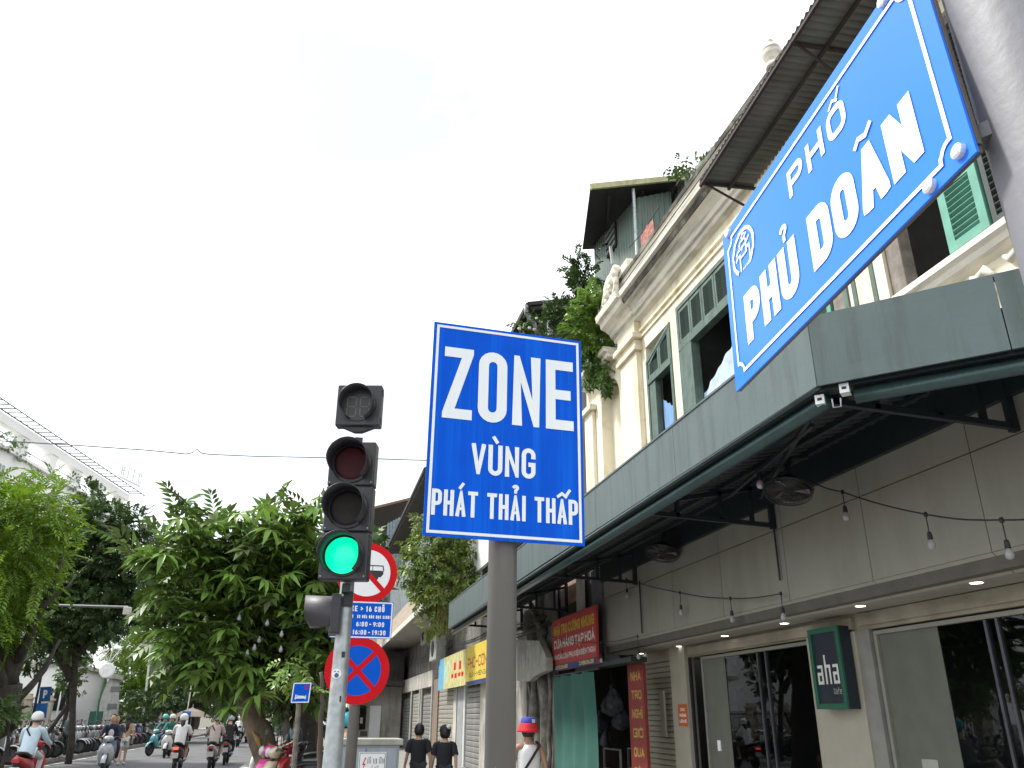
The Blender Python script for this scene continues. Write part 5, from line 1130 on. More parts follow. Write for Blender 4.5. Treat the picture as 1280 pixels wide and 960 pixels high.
# recessed corner shop
MB().box(5.2, 5.5, 14.7, 15.32, 2.55, 4.3).build('bulkhead', mat('blue_grey_bulkhead', (.16, .17, .18), .8, var=.2), hA)
MB().box(5.02, 5.3, 12.9, 15.9, 2.47, 2.55).build('dark_lintel', dark_metal, hA)
t, mp_, w0, h0 = board('lodging_sign', 'tall narrow red sign with yellow letters stacked one word per line', ((784, 832), (803, 828), (809, 985), (789, 985)), 5.3, mat('dull_red_board', (.20, .025, .02), .6, var=.1))
for i, wd in enumerate(('NHÀ', 'TRỌ', 'NGHỈ', 'GIỜ', 'QUA', 'ĐÊM')): write(t, mp_, wd, w0 * .2, w0 * .84, h0 * (.86 - .155 * i), h0 * (.935 - .155 * i), .2, mat('dull_yellow_letter', (.42, .28, .06), .7), gap=.15, marks=.7)
bgm = mat('clear_plastic_bag', (.22, .23, .25), .25, var=.4, scale=9, bump=.2, trans=.3)
for i, (x, y, s_) in enumerate(((765, 880, .22), (750, 905, .16), (776, 900, .18), (758, 925, .14))):
    p = onX(x, y, 5.9 + .1 * i); t = thing('plastic_bag', ('large crumpled clear plastic bag hanging in the dark shop', 'small bag hanging at the edge of the green cloth', 'bag hanging nearest the red lodging sign', 'lowest small bag above the glass counter')[i], 'bag', p, group='bags hanging in the dark shop')
    o = MB(); o.lathe([(.01, s_ * 1.6), (s_ * .25, s_ * 1.1), (s_ * .7, s_ * .5), (s_, -.1 * s_), (s_ * .9, -.6 * s_), (s_ * .4, -s_)], p, (0, 0, 1), 11)
    for j in range(len(o.v)): v = o.v[j]; o.v[j] = (v[0] + .03 * math.sin(j * 2.3), v[1] + .03 * math.cos(j * 1.7), v[2] + .02 * math.sin(j))
    o.build('bag_body', bgm, t, smooth=True); MB().tube([p + Vector((0, 0, s_ * 1.5)), p + Vector((0, 0, s_ * 1.5 + .3))], .006, 4).build('string', cord_m, t)
p = onX(765, 940, 5.7); t = thing('glass_counter', 'pale framed glass counter inside the dark shop', 'counter', (p.x, p.y, .13))
f = MB(); zc = p.z + .05
for dx in (0, .5):
    for dy in (-.45, .45): f.beam((p.x + dx, p.y + dy, .13), (p.x + dx, p.y + dy, zc), .035, .035, up=(1, 0, 0))
for zz in (zc, zc - .35):
    for dx in (0, .5): f.beam((p.x + dx, p.y - .47, zz), (p.x + dx, p.y + .47, zz), .03, .03)
f.build('frame', mat('pale_counter_frame', (.35, .36, .36), .4, metal=.4), t); MB().box(p.x + .02, p.x + .48, p.y - .42, p.y + .42, .2, zc - .4).build('body', mat('dim_stock', (.06, .065, .08), .8, var=.6, scale=12), t)

hB = thing('row_house', 'grey row house with shuttered shops, balcony slab and ribbed cladding', 'building', (5.2, 36, 0))
w_ = MB(); w_.box(5.3, 14, 22.02, 52, 0, 5.9); w_.box(5.5, 14, 24.5, 52, 5.9, 11.0); w_.build('wall', concrete, hB)
fills = [(22.1, 24.3, 'g'), (25.9, 28.3, 'g'), (30.9, 34.6, 'c'), (36.2, 39.5, 'g'), (40.3, 43.5, 'c'), (44.5, 48.5, 'g')]
for a, b, kk in fills: shutter_door(a, b, 5.14, 2.6 if kk == 'g' else 2.75, shut_g if kk == 'g' else mat('pale_roller_slat', (.29, .28, .235), .6, var=.12, streak=.3), parent=hB, pitch=.16)
for a, b, m in ((24.4, 24.75, mat('ochre_pier', (.36, .26, .10), .8, streak=.4)), (24.8, 25.8, pale_wall), (28.4, 28.75, mat('white_pier', (.5, .5, .47), .7)), (28.8, 29.9, mat('pale_blue_grey_door', (.30, .32, .33), .6, streak=.3)), (30.1, 30.8, pale_wall), (34.7, 36.0, mat('brown_pier', (.22, .16, .12), .8, streak=.4)), (39.6, 40.2, pale_wall), (43.6, 44.4, pale_wall), (48.6, 49.5, pale_wall)):
    MB().box(5.08, 5.3, a, b, .13, 3.1).build('pier', m, hB)
for y in (36.1, 39.55, 40.25, 43.55): MB().tube([(5.04, y, .13), (5.04, y, 3.2)], .045, 8).build('pipe', mat('pale_pipe', (.5, .5, .48), .5), hB)
MB().box(5.0, 5.3, 36, 50, 2.85, 3.5).build('box_lintel', pale_wall, hB)
MB().box(5.1, 5.3, 22, 36, 2.8, 3.1).build('box_lintel', concrete, hB)
MB().box(3.8, 5.3, 30.5, 53, 5.28, 5.42).build('balcony_slab', mat('balcony_soffit', (.36, .33, .29), .9, streak=.3), hB)
MB().box(3.78, 3.9, 30.5, 53, 5.42, 6.25).build('balcony_front', mat('peeling_pink_plaster', (.44, .36, .28), .9, var=.2, streak=.6, scol=(.25, .20, .17)), hB)
MB().box(3.72, 3.78, 30.5, 53, 5.28, 5.5).build('balcony_edge', mat('pale_edge_band', (.58, .57, .52), .7), hB)
w_ = MB(); n = 130; vs = []
for k in range(n + 1): y = 30.6 + 22 * k / n; x = 4.35 + (.07 if k % 5 < 2 else 0); vs += [(x, y, 6.25), (x, y, 9.3)]
w_.add(vs, [(2 * k, 2 * k + 1, 2 * k + 3, 2 * k + 2) for k in range(n)]).build('ribbed_cladding', clad, hB)
MB().box(4.3, 5.5, 30.4, 30.55, 5.45, 9.3).build('end_cladding', dark_wall, hB)
for a, b in ((32.2, 39.4), (39.8, 50)): MB().box(3.8, 5.2, a, b, 10.95, 11.02).build('eave_soffit', mat('grey_brown_soffit', (.12, .115, .10), .85, streak=.3), hB)
MB().prism([(3.7, 32, 11.03), (3.7, 50, 11.03), (7, 50, 13.6), (7, 32, 13.6)], (0, 0, .15)).build('roof', tin_d, hB)
MB().box(5.1, 5.5, 31, 50, 9.3, 10.95).build('upper_wall', dark_wall, hB)
hC = thing('far_house', 'far house with low brown eaves beyond the ribbed cladding', 'building', (3.5, 60, 0))
MB().box(4.4, 12, 53.5, 90, 0, 13.4).build('wall', concrete, hC)
ra, rb = onY(462, 638, 54), onY(514, 625, 54)
MB().prism([ra, rb, rb + Vector((0, 21, 0)), ra + Vector((0, 21, 0))], (0, 0, .18)).build('roof', brown_roof, hC)
MB().box(3.4, 4.4, 54, 54.3, 8.6, 13.2).build('gable', dark_wall, hC)
pk = onY(482, 690, 52.5); pk2 = onY(503, 655, 52.5)
for k in range(7): MB().box(pk.x + .17 * k, pk.x + .17 * k + .15, 52.4 + .03 * (k % 2), 52.5, 7.5, pk2.z + .1 * k).build('plank', mat('weathered_blue_plank', (.20, .26, .29), .85, var=.3, streak=.6, scol=(.08, .09, .10), sscale=(9, 9, .6)), hC)
MB().beam(ra + Vector((0, -.05, .1)), rb + Vector((0, -.05, .1)), .06, .16).build('rusty_edge', mat('rust_edge', (.22, .12, .08), .9, var=.3), hC)
o = MB().box(2.7, 4.4, 53.9, 53.95, 9.3, 10.0).build('white_board', mat('pale_cyan_board', (.45, .55, .55), .6), hC)
wb_ = thing('white_roof_board', 'plain white board on the low roof left of the zone sign post', 'panel', (5.05, 25, 5.9))
MB().box(5.0, 5.12, 21.4, 28.3, 6.1, 7.65).build('board', mat('bright_white_board', (.75, .76, .76), .6, var=.04), wb_)
for y in (22, 25, 28): MB().beam((5.1, y, 5.6), (5.1, y, 6.1), .06, .06, up=(1, 0, 0)).build('leg', dark_metal, wb_)
# shop boards
t, mp_, w0, h0 = board('noodle_shop_sign', 'yellow shop board with dark red lettering next to the zone sign post', ((583, 814), (627, 787), (627, 850), (583, 856)), 4.8, mat('yellow_board', (.62, .46, .05), .6, var=.1, streak=.3, scol=(.35, .25, .06)))
shapes(t, mp_, [[(0, 0), (w0, 0), (w0, h0 * .1), (0, h0 * .1)]], navy, name='navy_band')
write(t, mp_, 'PHỞ - CƠM', .06 * w0, .66 * w0, h0 * .42, h0 * .70, .16, mat('dark_red_letter', (.30, .03, .02), .6), gap=.16, space=.3)
write(t, mp_, 'BÚN - MIẾN GÀ', .12 * w0, .66 * w0, h0 * .2, h0 * .31, .18, mat('dark_letter', (.10, .08, .02), .6), gap=.16, space=.4, marks=.8)
t, mp_, w0, h0 = board('faded_shop_sign', 'faded yellow and pale blue shop board with red characters', ((549, 824), (583, 812), (583, 857), (549, 862)), 4.78, mat('faded_yellow_board', (.50, .46, .20), .7, var=.25, streak=.5, scol=(.30, .28, .18)))
shapes(t, mp_, [[(0, 0), (w0 * .22, 0), (w0 * .22, h0), (0, h0)]], mat('pale_blue_print', (.12, .36, .55), .6), name='blue_strip')
shapes(t, mp_, [[(w0 * .28, h0 * .15), (w0 * .36, h0 * .2), (w0 * .42, h0 * .8), (w0 * .32, h0 * .85)], [(w0 * .24, h0 * .3), (w0 * .30, h0 * .35), (w0 * .33, h0 * .7), (w0 * .26, h0 * .7)]], mat('pale_green_print', (.35, .55, .45), .6), name='green_strip')
shapes(t, mp_, [[(w0 * a_, h0 * b_), (w0 * (a_ + .07), h0 * b_), (w0 * (a_ + .07), h0 * (b_ + c_)), (w0 * a_, h0 * (b_ + c_))] for a_, b_, c_ in ((.6, .5, .22), (.78, .48, .24), (.52, .28, .12), (.64, .26, .14), (.76, .29, .1), (.86, .27, .12))], sign_red, name='worn_print')
for i, (x, y, Yw) in enumerate(((541, 811, 36), (529, 793, 40))):
    p = onX(x, y, 4.6 + .3 * i); t = thing('air_conditioner', ('weathered air conditioner box on the wall left of the faded board', 'second air conditioner box higher under the balcony')[i], 'air conditioner', p, group='air conditioners on the row house')
    MB().box(p.x, p.x + .4, p.y - .9, p.y + .9, p.z - .45, p.z + .45).build('casing', mat('dirty_ac_casing', (.34, .34, .31), .7, streak=.5), t, bevel=.03)
    MB().lathe([(.3, 0), (.3, .03), (.26, .035)], (p.x, p.y, p.z), (-1, 0, 0), 18).build('fan_grille', dark_metal, t)
cbl = thing('facade_cables', 'sagging bundle of black cables along the upper shop fronts', 'cables', (4.7, 25, 4.2))
for k in range(6):
    a = Vector((4.9 + .04 * k, 17.8, 3.75 - .05 * k + .03 * (k % 3))); b = Vector((5.0, 50, 4.9 - .10 * k)); P = []
    for j in range(5):
        p, q = a.lerp(b, j / 5), a.lerp(b, (j + 1) / 5)
        P += [p.lerp(q, s_ / 6) - Vector((0, 0, (.07 + .035 * ((k * 5 + j * 3) % 4)) * math.sin(math.pi * s_ / 6))) for s_ in range(6)]
    MB().tube(P + [b], .016, 4).build('cable', cord_m, cbl)
t = thing('ground_floor_kiosk', 'pale shop front with small orange sign far along the pavement', 'building', (3.2, 48, 0))
MB().box(2.2, 5.0, 48, 52, .13, 3.2).build('wall', pale_wall, t); MB().box(1.9, 5.05, 46.6, 48.2, 3.2, 3.45).build('awning', dark_wall, t); MB().box(3.3, 3.9, 47.9, 48, .15, 2.2).build('door', white_paint, t); MB().box(2.3, 3.1, 47.9, 48, 1.0, 2.1).build('window', dark_in, t); MB().box(2.35, 3.05, 47.85, 47.9, 2.2, 2.55).build('sign', mat('orange_board', (.55, .25, .06), .6), t); MB().box(2.1, 5.05, 47.9, 52, 3.45, 5.0).build('upper_wall', dark_wall, t)
for i in range(3): MB().box(2.35 + .22 * i, 2.5 + .22 * i, 47.84, 47.86, 1.3, 1.6).build('notice', offw, t)

# ================================================================== left side buildings
apt_m = mat('white_apartment_render', (.78, .78, .76), .85, var=.04, scale=.3); apt_g = mat('apartment_grey', (.09, .10, .10), .8)
A_, B_ = Vector((-33.3, 74.6, 0)), Vector((-25.09, 118.0, 0)); dAB = (B_ - A_).normalized(); nAB = Vector((dAB.y, -dAB.x, 0)); L_AB = (B_ - A_).length
ap = thing('apartment_block', 'tall white apartment block with rooftop pergola at the far left', 'building', A_)
off = -nAB * 1.3
def ab(s_, o_, z_): return A_ + dAB * s_ + nAB * o_ + Vector((0, 0, z_))
def abbox(m, s0, s1, o0, o1, z0_, z1_): return m.hexa([ab(s0, o0, z0_), ab(s1, o0, z0_), ab(s1, o1, z0_), ab(s0, o1, z0_), ab(s0, o0, z1_), ab(s1, o0, z1_), ab(s1, o1, z1_), ab(s0, o1, z1_)])
MB_ = abbox(MB(), -12, L_AB - 2.2, -14, -1.6, 0, 26.3); MB_.build('wall', apt_m, ap)
abbox(MB(), -12, L_AB - 2, -14, -1.2, 26.3, 26.6).build('roof_slab', apt_m, ap); abbox(MB(), -12, L_AB - 2, -2.2, -1.2, 28.6, 29.5).build('parapet_beam', apt_m, ap)
abbox(MB(), -12, L_AB - 2, -9, -8, 26.6, 29.4).build('rear_wall', mat('shaded_terrace_wall', (.16, .15, .13), .9), ap)
s_ = -10
while s_ < L_AB - 2:
    abbox(MB(), s_, s_ + 1.3, -2.3, -1.3, 26.6, 28.6).build('column', apt_m, ap); abbox(MB(), s_ + 1.3, s_ + 6.2, -1.5, -1.42, 27.3, 27.36).build('handrail', apt_g, ap); s_ += 6.2
abbox(MB(), -12, L_AB, -.08, .0, 29.92, 30.0).build('pergola_rail', apt_g, ap); abbox(MB(), -12, L_AB - 2, -1.35, -1.25, 29.7, 29.8).build('pergola_rail', apt_g, ap)
rfm = abbox(MB(), 0, .1, -1.7, 0, 29.84, 29.92).mesh('rafter', apt_g, A_)
k = -12
while k < L_AB: put('rafter', rfm, ap, dAB * k); k += 1.22
for i in range(9):
    for z_ in (23.2, 19.4, 15.6): 
        o = abbox(MB(), -8 + i * 6.2, -5.2 + i * 6.2, -1.58, -1.55, z_, z_ + 1.7).build('window', mat('grey_window_glass', (.22, .26, .28), .3), ap)
        for q in range(1, 4): abbox(MB(), -8 + i * 6.2 + q * .7, -7.92 + i * 6.2 + q * .7, -1.55, -1.5, z_, z_ + 1.7).build('pane_bar', apt_m, o)
crown(ap, small, [((ab(s_, -1.4, 27)[0], ab(s_, -1.4, 27)[1], 27.0), (.9, 1.2, .9)) for s_ in (8, 12, 15, 27, 33, 39)], 22, lf_mid, name='terrace_plants')['kind'] = 'stuff'
sg = thing('rooftop_letters', 'faint thin letters standing on a roof beyond the apartment block', 'sign', onY(162, 600, 150)); b_ = onY(150, 596, 150); e_ = onY(175, 608, 150)
sm2 = plane_map(b_ + Vector((0, 0, 0)), (e_ - b_).normalized(), (0, 0, 1)); wl_ = (e_ - b_).length
gm = mat('pale_steel_letters', (.55, .60, .62), .5)
mb = MB()
for q, lay in text_polys('HITC', 0, wl_, .3, 2.4, .10, gap=.3): mb.prism([sm2(p[0], p[1], lay * .01) for p in q], (0, .2, 0))
mb.beam(b_, e_, .3, .3); mb.build('letters', gm, sg)
# plain low white building and grey tower behind the fence
t = thing('white_shed', 'plain white walled building behind the fence at the left', 'building', (-14.5, 50, 0))
w_ = MB(); a, b = onY(22, 900, 50), onY(70, 900, 50); w_.box(a.x, b.x, 50, 60, .1, onY(45, 832, 50).z); w_.build('wall', mat('bright_white_wall', (.8, .8, .8), .8, var=.03), t)
MB().box(a.x + .8, a.x + 2.4, 49.96, 50, 1.8, 2.9).build('window', dark_in, t); MB().box(a.x - .2, b.x + .2, 49.8, 60, onY(45, 832, 50).z, onY(45, 832, 50).z + .2).build('roof', pale_wall, t)
for k in range(3): x_ = b.x - .3 + k * .35; MB().tube([(x_, 49.7, .1), (x_, 49.7, 6.4)], .05, 6).build('pipe', white_paint, t)
t = thing('gate_tower', 'tapering grey concrete gate column beside the green hoarding', 'building', (-10.2, 52, 0))
a, b = onY(106, 915, 52), onY(140, 915, 52); zt_ = onY(122, 848, 52).z
MB().hexa([(a.x, 52, .1), (b.x, 52, .1), (b.x, 54, .1), (a.x, 54, .1), (a.x + .7, 52, zt_), (b.x - .5, 52, zt_), (b.x - .5, 54, zt_), (a.x + .7, 54, zt_)]).build('column', mat('pale_concrete', (.45, .45, .43), .9, var=.15, streak=.3), t)
MB().box(a.x + .55, b.x - .35, 51.8, 54.2, zt_, zt_ + .25).build('cap', pale_wall, t)
for k in range(2): MB().box(a.x + .9, a.x + 1.4, 51.97, 52, 1.9 + k * .9, 2.2 + k * .9).build('opening', mat('grey_louvre', (.16, .16, .16), .8), t)
t = thing('green_hoarding', 'plain dark green sheet hoarding standing by the gate column', 'hoarding', (-9.6, 46, 0)); a, b = onY(107, 918, 46), onY(124, 918, 46)
MB().box(a.x, b.x, 46, 46.05, .2, onY(115, 889, 46).z).build('sheet', mat('dark_green_sheet', (.012, .085, .06), .5, var=.1), t); MB().box(a.x - .05, a.x, 45.98, 46.06, .13, 2.2).build('post', galv, t)
# fence with pillars
fe = thing('pillar_fence', 'long fence of cream pillars and dark railings along the left pavement', 'fence', (-13.2, 60, .13))
pm_ = mat('cream_fence_pillar', (.46, .42, .33), .9, var=.2, streak=.5, scol=(.16, .14, .11)); rl = mat('dark_railings', (.03, .028, .03), .7)
pme = MB().box(-.24, .24, -.24, .24, 0, 2.15).box(-.3, .3, -.3, .3, 2.15, 2.25).box(-.2, .2, -.2, .2, 2.25, 2.4).mesh('pillar', pm_)
rme = MB().box(-.03, .03, .3, 3.2, .3, .36).box(-.03, .03, .3, 3.2, 1.8, 1.86)
for k in range(16): rme.box(-.015, .015, .42 + k * .18, .45 + k * .18, .1, 2.0)
rme = rme.mesh('railing', rl)
for k in range(22): y = 28 + k * 3.5; put('pillar', pme, fe, (0, y - 60, 0)); put('railing', rme, fe, (0, y - 60, 0)); 
MB().box(-13.5, -12.95, 26, 105, .13, .5).build('base_wall', pale_wall, fe)
# round white lamp, parking sign, street lamps, umbrella
p = onY(134, 838, 45); t = thing('globe_lamp', 'white round disc lamp on a green post above the left pavement', 'street lamp', (p.x, 45, .13)); MB().lathe([(.36, -.05), (.36, .05), (.3, .08)], p, (.1, -1, .1), 24).build('lamp_disc', mat('milky_lamp', (.8, .8, .78), .4), t)
MB().tube([(p.x, 45, .1), (p.x - .1, 45, 2.2), (p.x, 45.05, p.z)], .05, 8).build('post', mat('green_post', (.03, .12, .06), .5), t)
for a_ in (-.5, .1, .6): MB().tube([p + Vector((0, 0, .3)), p + Vector((a_ * .8, 0, 1.1))], .025, 5).build('prong', offw, t)
def psign(px0, px1, py0, py1, Yv): a, b = onY(px0, py1, Yv), onY(px1, py0, Yv); return a, b
t = thing('parking_sign', 'blue parking sign with white P above a plain blue panel', 'road sign', (onY(52, 900, 27).x, 27, .13))
a, b = psign(48, 66, 859, 877, 27); m_ = plane_map((a.x, 27, a.z), (1, 0, .06), (-.08, 0, 1), (0, -1, 0)); w0, h0 = b.x - a.x, b.z - a.z
slab(MB(), m_, 0, w0, 0, h0, -.02, 0).build('upper_panel', faded_blue, t); write(t, m_, 'P', w0 * .33, w0 * .68, h0 * .22, h0 * .78, .2, white_paint)
a, b = psign(43, 62, 880, 898, 27); m_ = plane_map((a.x, 27, a.z), (1, 0, .06), (-.08, 0, 1), (0, -1, 0)); slab(MB(), m_, 0, w0, 0, h0, -.02, 0).build('lower_panel', mat('mid_blue_panel', (.01, .14, .42), .5), t)
MB().tube([(onY(36, 925, 27.1).x, 27.06, .1), (onY(49, 856, 27.06).x, 27.06, b.z + .8)], .035, 8).build('post', dark_metal, t)
for i, (x0, y0_, x1, y1_, Yv, lab) in enumerate(((205, 833, 186, 833, 56, 'thin white street lamp with short horizontal arm at the left'), (160, 759, 42, 756, 30, 'long pale lamp arm passing in front of the dark tree'))):
    p, q = onY(x0, y0_, Yv), onY(x1, y1_, Yv); pole = onY(180, 900, Yv) if i == 0 else onY(128, 900, Yv)
    t = thing('street_lamp', lab, 'street lamp', (pole.x, Yv, .13)); top = onY(189, 790, Yv) if i == 0 else p
    if i == 0: MB().tube([(pole.x, Yv, .1), (q.x, Yv, q.z), top], [.07, .06, .04], 8).build('post', offw, t)
    else: MB().tube([(q.x, Yv, .1), (q.x, Yv, q.z)], [.09, .06], 8).build('post', mat('grey_lamp_post', (.30, .31, .31), .5, metal=.4), t)
    MB().tube([q, p], .05 if i == 0 else .045, 6).build('arm', mat('pale_lamp_arm', (.22, .24, .24), .4, metal=.3), t); MB().box(p.x - .12, p.x + .12, Yv - .1, Yv + .1, p.z - .25, p.z).build('lamp_head', offw, t, bevel=.02)
p = onY(238, 905, 58); t = thing('street_umbrella', 'large pale beige umbrella over the far pavement', 'umbrella', (p.x, 58, .13)); MB().lathe([(1.15, 0), (1.12, .04), (.7, .30), (.1, .5), (.02, .6)], (p.x, 58, 1.55), n=8).build('canopy', mat('beige_umbrella_cloth', (.26, .22, .19), .8, streak=.4), t); MB().tube([(p.x, 58, .1), (p.x, 58, 2.3)], .03, 6).build('pole', galv, t)
p = onY(233, 893, 50); t = thing('distant_sign', 'small distant blue road sign on a white post', 'road sign', (p.x, 50, .13)); MB().box(p.x - .22, p.x + .22, 50, 50.03, p.z - .12, p.z + .16).build('panel', mat('distant_sign_blue', (.03, .14, .42), .5), t); MB().box(p.x - .13, p.x + .14, 49.98, 50.0, p.z - .5, p.z - .14).build('plate', white_paint, t); MB().tube([(p.x, 50.05, .1), (p.x + .03, 50.05, 3.5)], .035, 6).build('post', offw, t)
# hospital sign
HYs = 12.1; a, b = onY(363, 879, HYs), onY(389, 852.5, HYs); t = thing('hospital_sign', 'blue square hospital sign with white bed and red cross on a spiral post', 'road sign', (onY(371, 930, HYs).x, HYs + .05, .13)); w0 = b.x - a.x; h0 = onY(376, 853, HYs).z - onY(376, 879, HYs).z
m_ = plane_map((a.x, HYs, a.z), (.99, 0, .03), (.045, 0, .99), (0, -1, 0)); slab(MB(), m_, 0, w0, 0, h0, -.01, 0).build('panel', plate_blue, t)
shapes(t, m_, sum([ribbon(r, False, .014) for r in ([(.01, .01), (w0 - .01, .01)], [(.01, h0 - .01), (w0 - .01, h0 - .01)], [(.01, .01), (.01, h0 - .01)], [(w0 - .01, .01), (w0 - .01, h0 - .01)])], []), white_paint, name='border_line')
shapes(t, m_, [[(w0 * .2, h0 * .18), (w0 * .25, h0 * .18), (w0 * .25, h0 * .42), (w0 * .2, h0 * .42)], [(w0 * .74, h0 * .18), (w0 * .79, h0 * .18), (w0 * .79, h0 * .36), (w0 * .74, h0 * .36)], [(w0 * .24, h0 * .22), (w0 * .76, h0 * .22), (w0 * .76, h0 * .29), (w0 * .24, h0 * .29)], [(w0 * .36, h0 * .30), (w0 * .72, h0 * .29), (w0 * .70, h0 * .34), (w0 * .36, h0 * .36)]] + disc(w0 * .045, 10, cx=w0 * .31, cy=h0 * .34), white_paint, name='bed_symbol')
cx_, cy_, c_ = w0 * .74, h0 * .76, w0 * .12; shapes(t, m_, [[(cx_ - c_, cy_ - c_ * .3), (cx_ + c_, cy_ - c_ * .3), (cx_ + c_, cy_ + c_ * .3), (cx_ - c_, cy_ + c_ * .3)], [(cx_ - c_ * .3, cy_ - c_), (cx_ + c_ * .3, cy_ - c_), (cx_ + c_ * .3, cy_ + c_), (cx_ - c_ * .3, cy_ + c_)]], sign_red, name='red_cross')
MB().tube([(onY(370, 955, HYs).x, HYs + .05, .1), (onY(373.5, 880, HYs).x, HYs + .05, a.z), (onY(375, 870, HYs).x, HYs + .05, a.z + .2)], .035, 8).build('post', mat('rusty_post', (.16, .14, .12), .7, var=.4, scale=12), t)
# cable across the sky
wc = thing('overhead_cable', 'thin grey cable with a small kink strung across the white sky', 'cable', onY(240, 567, 14))
MB().tube([onY(x, y, 14) for x, y in ((-60, 547), (0, 551), (100, 557), (180, 562.5), (218, 566), (232, 567.5), (240, 566), (246, 561.5), (252, 566.5), (262, 568), (320, 570.5), (400, 572), (470, 573.5), (545, 576), (640, 580)) ], .010, 5).build('cable', mat('grey_cable', (.10, .13, .16), .5, bump=0), wc)
t2 = thing('thin_roof_wire', 'very thin wire reaching the roof above the zone sign', 'cable', onY(640, 392, 18)); MB().tube([onY(612, 390.5, 18), onY(655, 394, 18)], .006, 4).build('wire', cord_m, t2)
# ================================================================== scooters
tyre_m = mat('tyre_rubber', (.018, .018, .02), .85); rim_m = mat('scooter_rim', (.14, .145, .15), .4, metal=.6); seat_m = mat('black_seat_vinyl', (.02, .02, .022), .45); plast = mat('black_scooter_plastic', (.022, .022, .025), .5)
tail_m = mat('tail_light', (.42, .02, .02), .3, bump=0); tail_on = lamp_mat('tail_light_lit', (.95, .06, .03), 1.6, 0); head_m = mat('headlight_glass', (.55, .57, .6), .15, bump=0, coat=.5); plate_m = mat('number_plate', (.66, .66, .64), .5)
PAINT = {k: mat(k + '_scooter_paint', c, .28, var=.05, bump=0, coat=.6) for k, c in dict(black=(.02, .02, .024), grey=(.16, .165, .17), white=(.68, .68, .67), red=(.45, .02, .03), blue=(.03, .07, .22), teal=(.10, .34, .36), silver=(.40, .42, .44), cream=(.55, .48, .34), pink=(.70, .06, .30)).items()}
def scooter_parts(col='black', lit=False):
    P = PAINT[col]; R_ = []
    def torus(c, R, r, n=22, k=7):
        m = MB(); vs = []
        for i in range(n):
            a = 2 * math.pi * i / n
            for j in range(k): b = 2 * math.pi * j / k; q = R + r * math.cos(b); vs.append((c[0] + r * .9 * math.sin(b), c[1] + q * math.cos(a), c[2] + q * math.sin(a)))
        return m.add(vs, [(i * k + j, ((i + 1) % n) * k + j, ((i + 1) % n) * k + (j + 1) % k, i * k + (j + 1) % k) for i in range(n) for j in range(k)])
    for y in (.66, -.62):
        R_.append(('wheel', torus((0, y, .27), .225, .05), tyre_m, True, 0))
        h = MB(); h.lathe([(.05, -.06), (.05, .06)], (0, y, .27), (1, 0, 0), 10); h.lathe([(.185, -.02), (.185, .02), (.165, .02), (.165, -.02)], (0, y, .27), (1, 0, 0), 20)
        for k in range(5): a = 2 * math.pi * k / 5; h.beam((0, y, .27), (0, y + .17 * math.cos(a), .27 + .17 * math.sin(a)), .03, .02, up=(1, 0, 0))
        R_.append(('rim', h, rim_m, False, 1))
    f = MB(); vs = []; n = 9
    for i in range(n + 1):
        a = math.radians(20 + 150 * i / n)
        for x in (-.065, -.04, 0, .04, .065): rr = .315 - 2.2 * x * x * 4; vs.append((x, .66 + rr * math.cos(a), .27 + rr * math.sin(a)))
    f.add(vs, [(i * 5 + j, i * 5 + j + 1, (i + 1) * 5 + j + 1, (i + 1) * 5 + j) for i in range(n) for j in range(4)]); R_.append(('front_fender', f, P, True, 0))
    f = MB(); f.beam((-.07, .66, .27), (-.06, .50, .72), .03, .03); f.beam((.07, .66, .27), (.06, .50, .72), .03, .03); f.tube([(0, .52, .6), (0, .40, .98)], .028, 8); R_.append(('fork', f, plast, False, 0))
    def loft(secs, nm, m_, sm=True):
        mb = MB(); k = len(secs[0]); vs = [p for s_ in secs for p in s_]
        fs = [(i * k + j, i * k + (j + 1) % k, (i + 1) * k + (j + 1) % k, (i + 1) * k + j) for i in range(len(secs) - 1) for j in range(k)] + [tuple(range(k))[::-1], tuple(range((len(secs) - 1) * k, len(secs) * k))]
        mb.add(vs, fs); R_.append((nm, mb, m_, sm, 0))
    def ell(y, z, w, h, n=10): return [(w * math.cos(2 * math.pi * i / n), y, z + h * math.sin(2 * math.pi * i / n)) for i in range(n)]
    def elz(z, y, w, d, n=10): return [(w * math.cos(2 * math.pi * i / n), y + d * math.sin(2 * math.pi * i / n), z) for i in range(n)]
    loft([elz(.30, .40, .15, .04), elz(.45, .44, .20, .06), elz(.62, .48, .23, .09), elz(.76, .47, .17, .10), elz(.86, .43, .10, .08)], 'leg_shield', P)
    loft([elz(.90, .40, .08, .06), elz(.96, .42, .15, .10), elz(1.02, .40, .14, .09), elz(1.06, .36, .06, .05)], 'handlebar_cowl', P)
    f = MB(); f.lathe([(.055, 0), (.075, .03), (.06, .06), (.02, .075)], (0, .47, .975), (0, 1, .1), 12); R_.append(('headlight', f, head_m, True, 0))
    f = MB()
    for s_ in (-1, 1): f.tube([(s_ * .1, .38, 1.0), (s_ * .26, .34, 1.03), (s_ * .36, .26, 1.01)], .017, 6); f.tube([(s_ * .22, .35, 1.03), (s_ * .26, .36, 1.16), (s_ * .29, .36, 1.2)], .007, 5)
    R_.append(('handlebar', f, plast, True, 0))
    for s_ in (-1, 1): f = MB(); f.obox((s_ * .31, .36, 1.24), (.055, .01, 0), (0, .008, 0), (0, 0, .035)); R_.append(('mirror', f, plast, False, 0))
    f = MB(); f.box(-.15, .15, -.05, .42, .28, .35); R_.append(('floorboard', f, plast, False, 0))
    loft([ell(0, .46, .13, .14), ell(-.15, .56, .17, .17), ell(-.45, .62, .17, .13), ell(-.75, .68, .12, .09), ell(-.92, .73, .06, .05)], 'rear_body', P)
    loft([ell(.02, .72, .11, .03), ell(-.1, .77, .14, .05), ell(-.4, .78, .14, .045), ell(-.55, .82, .13, .045), ell(-.82, .84, .09, .035)], 'seat', seat_m)
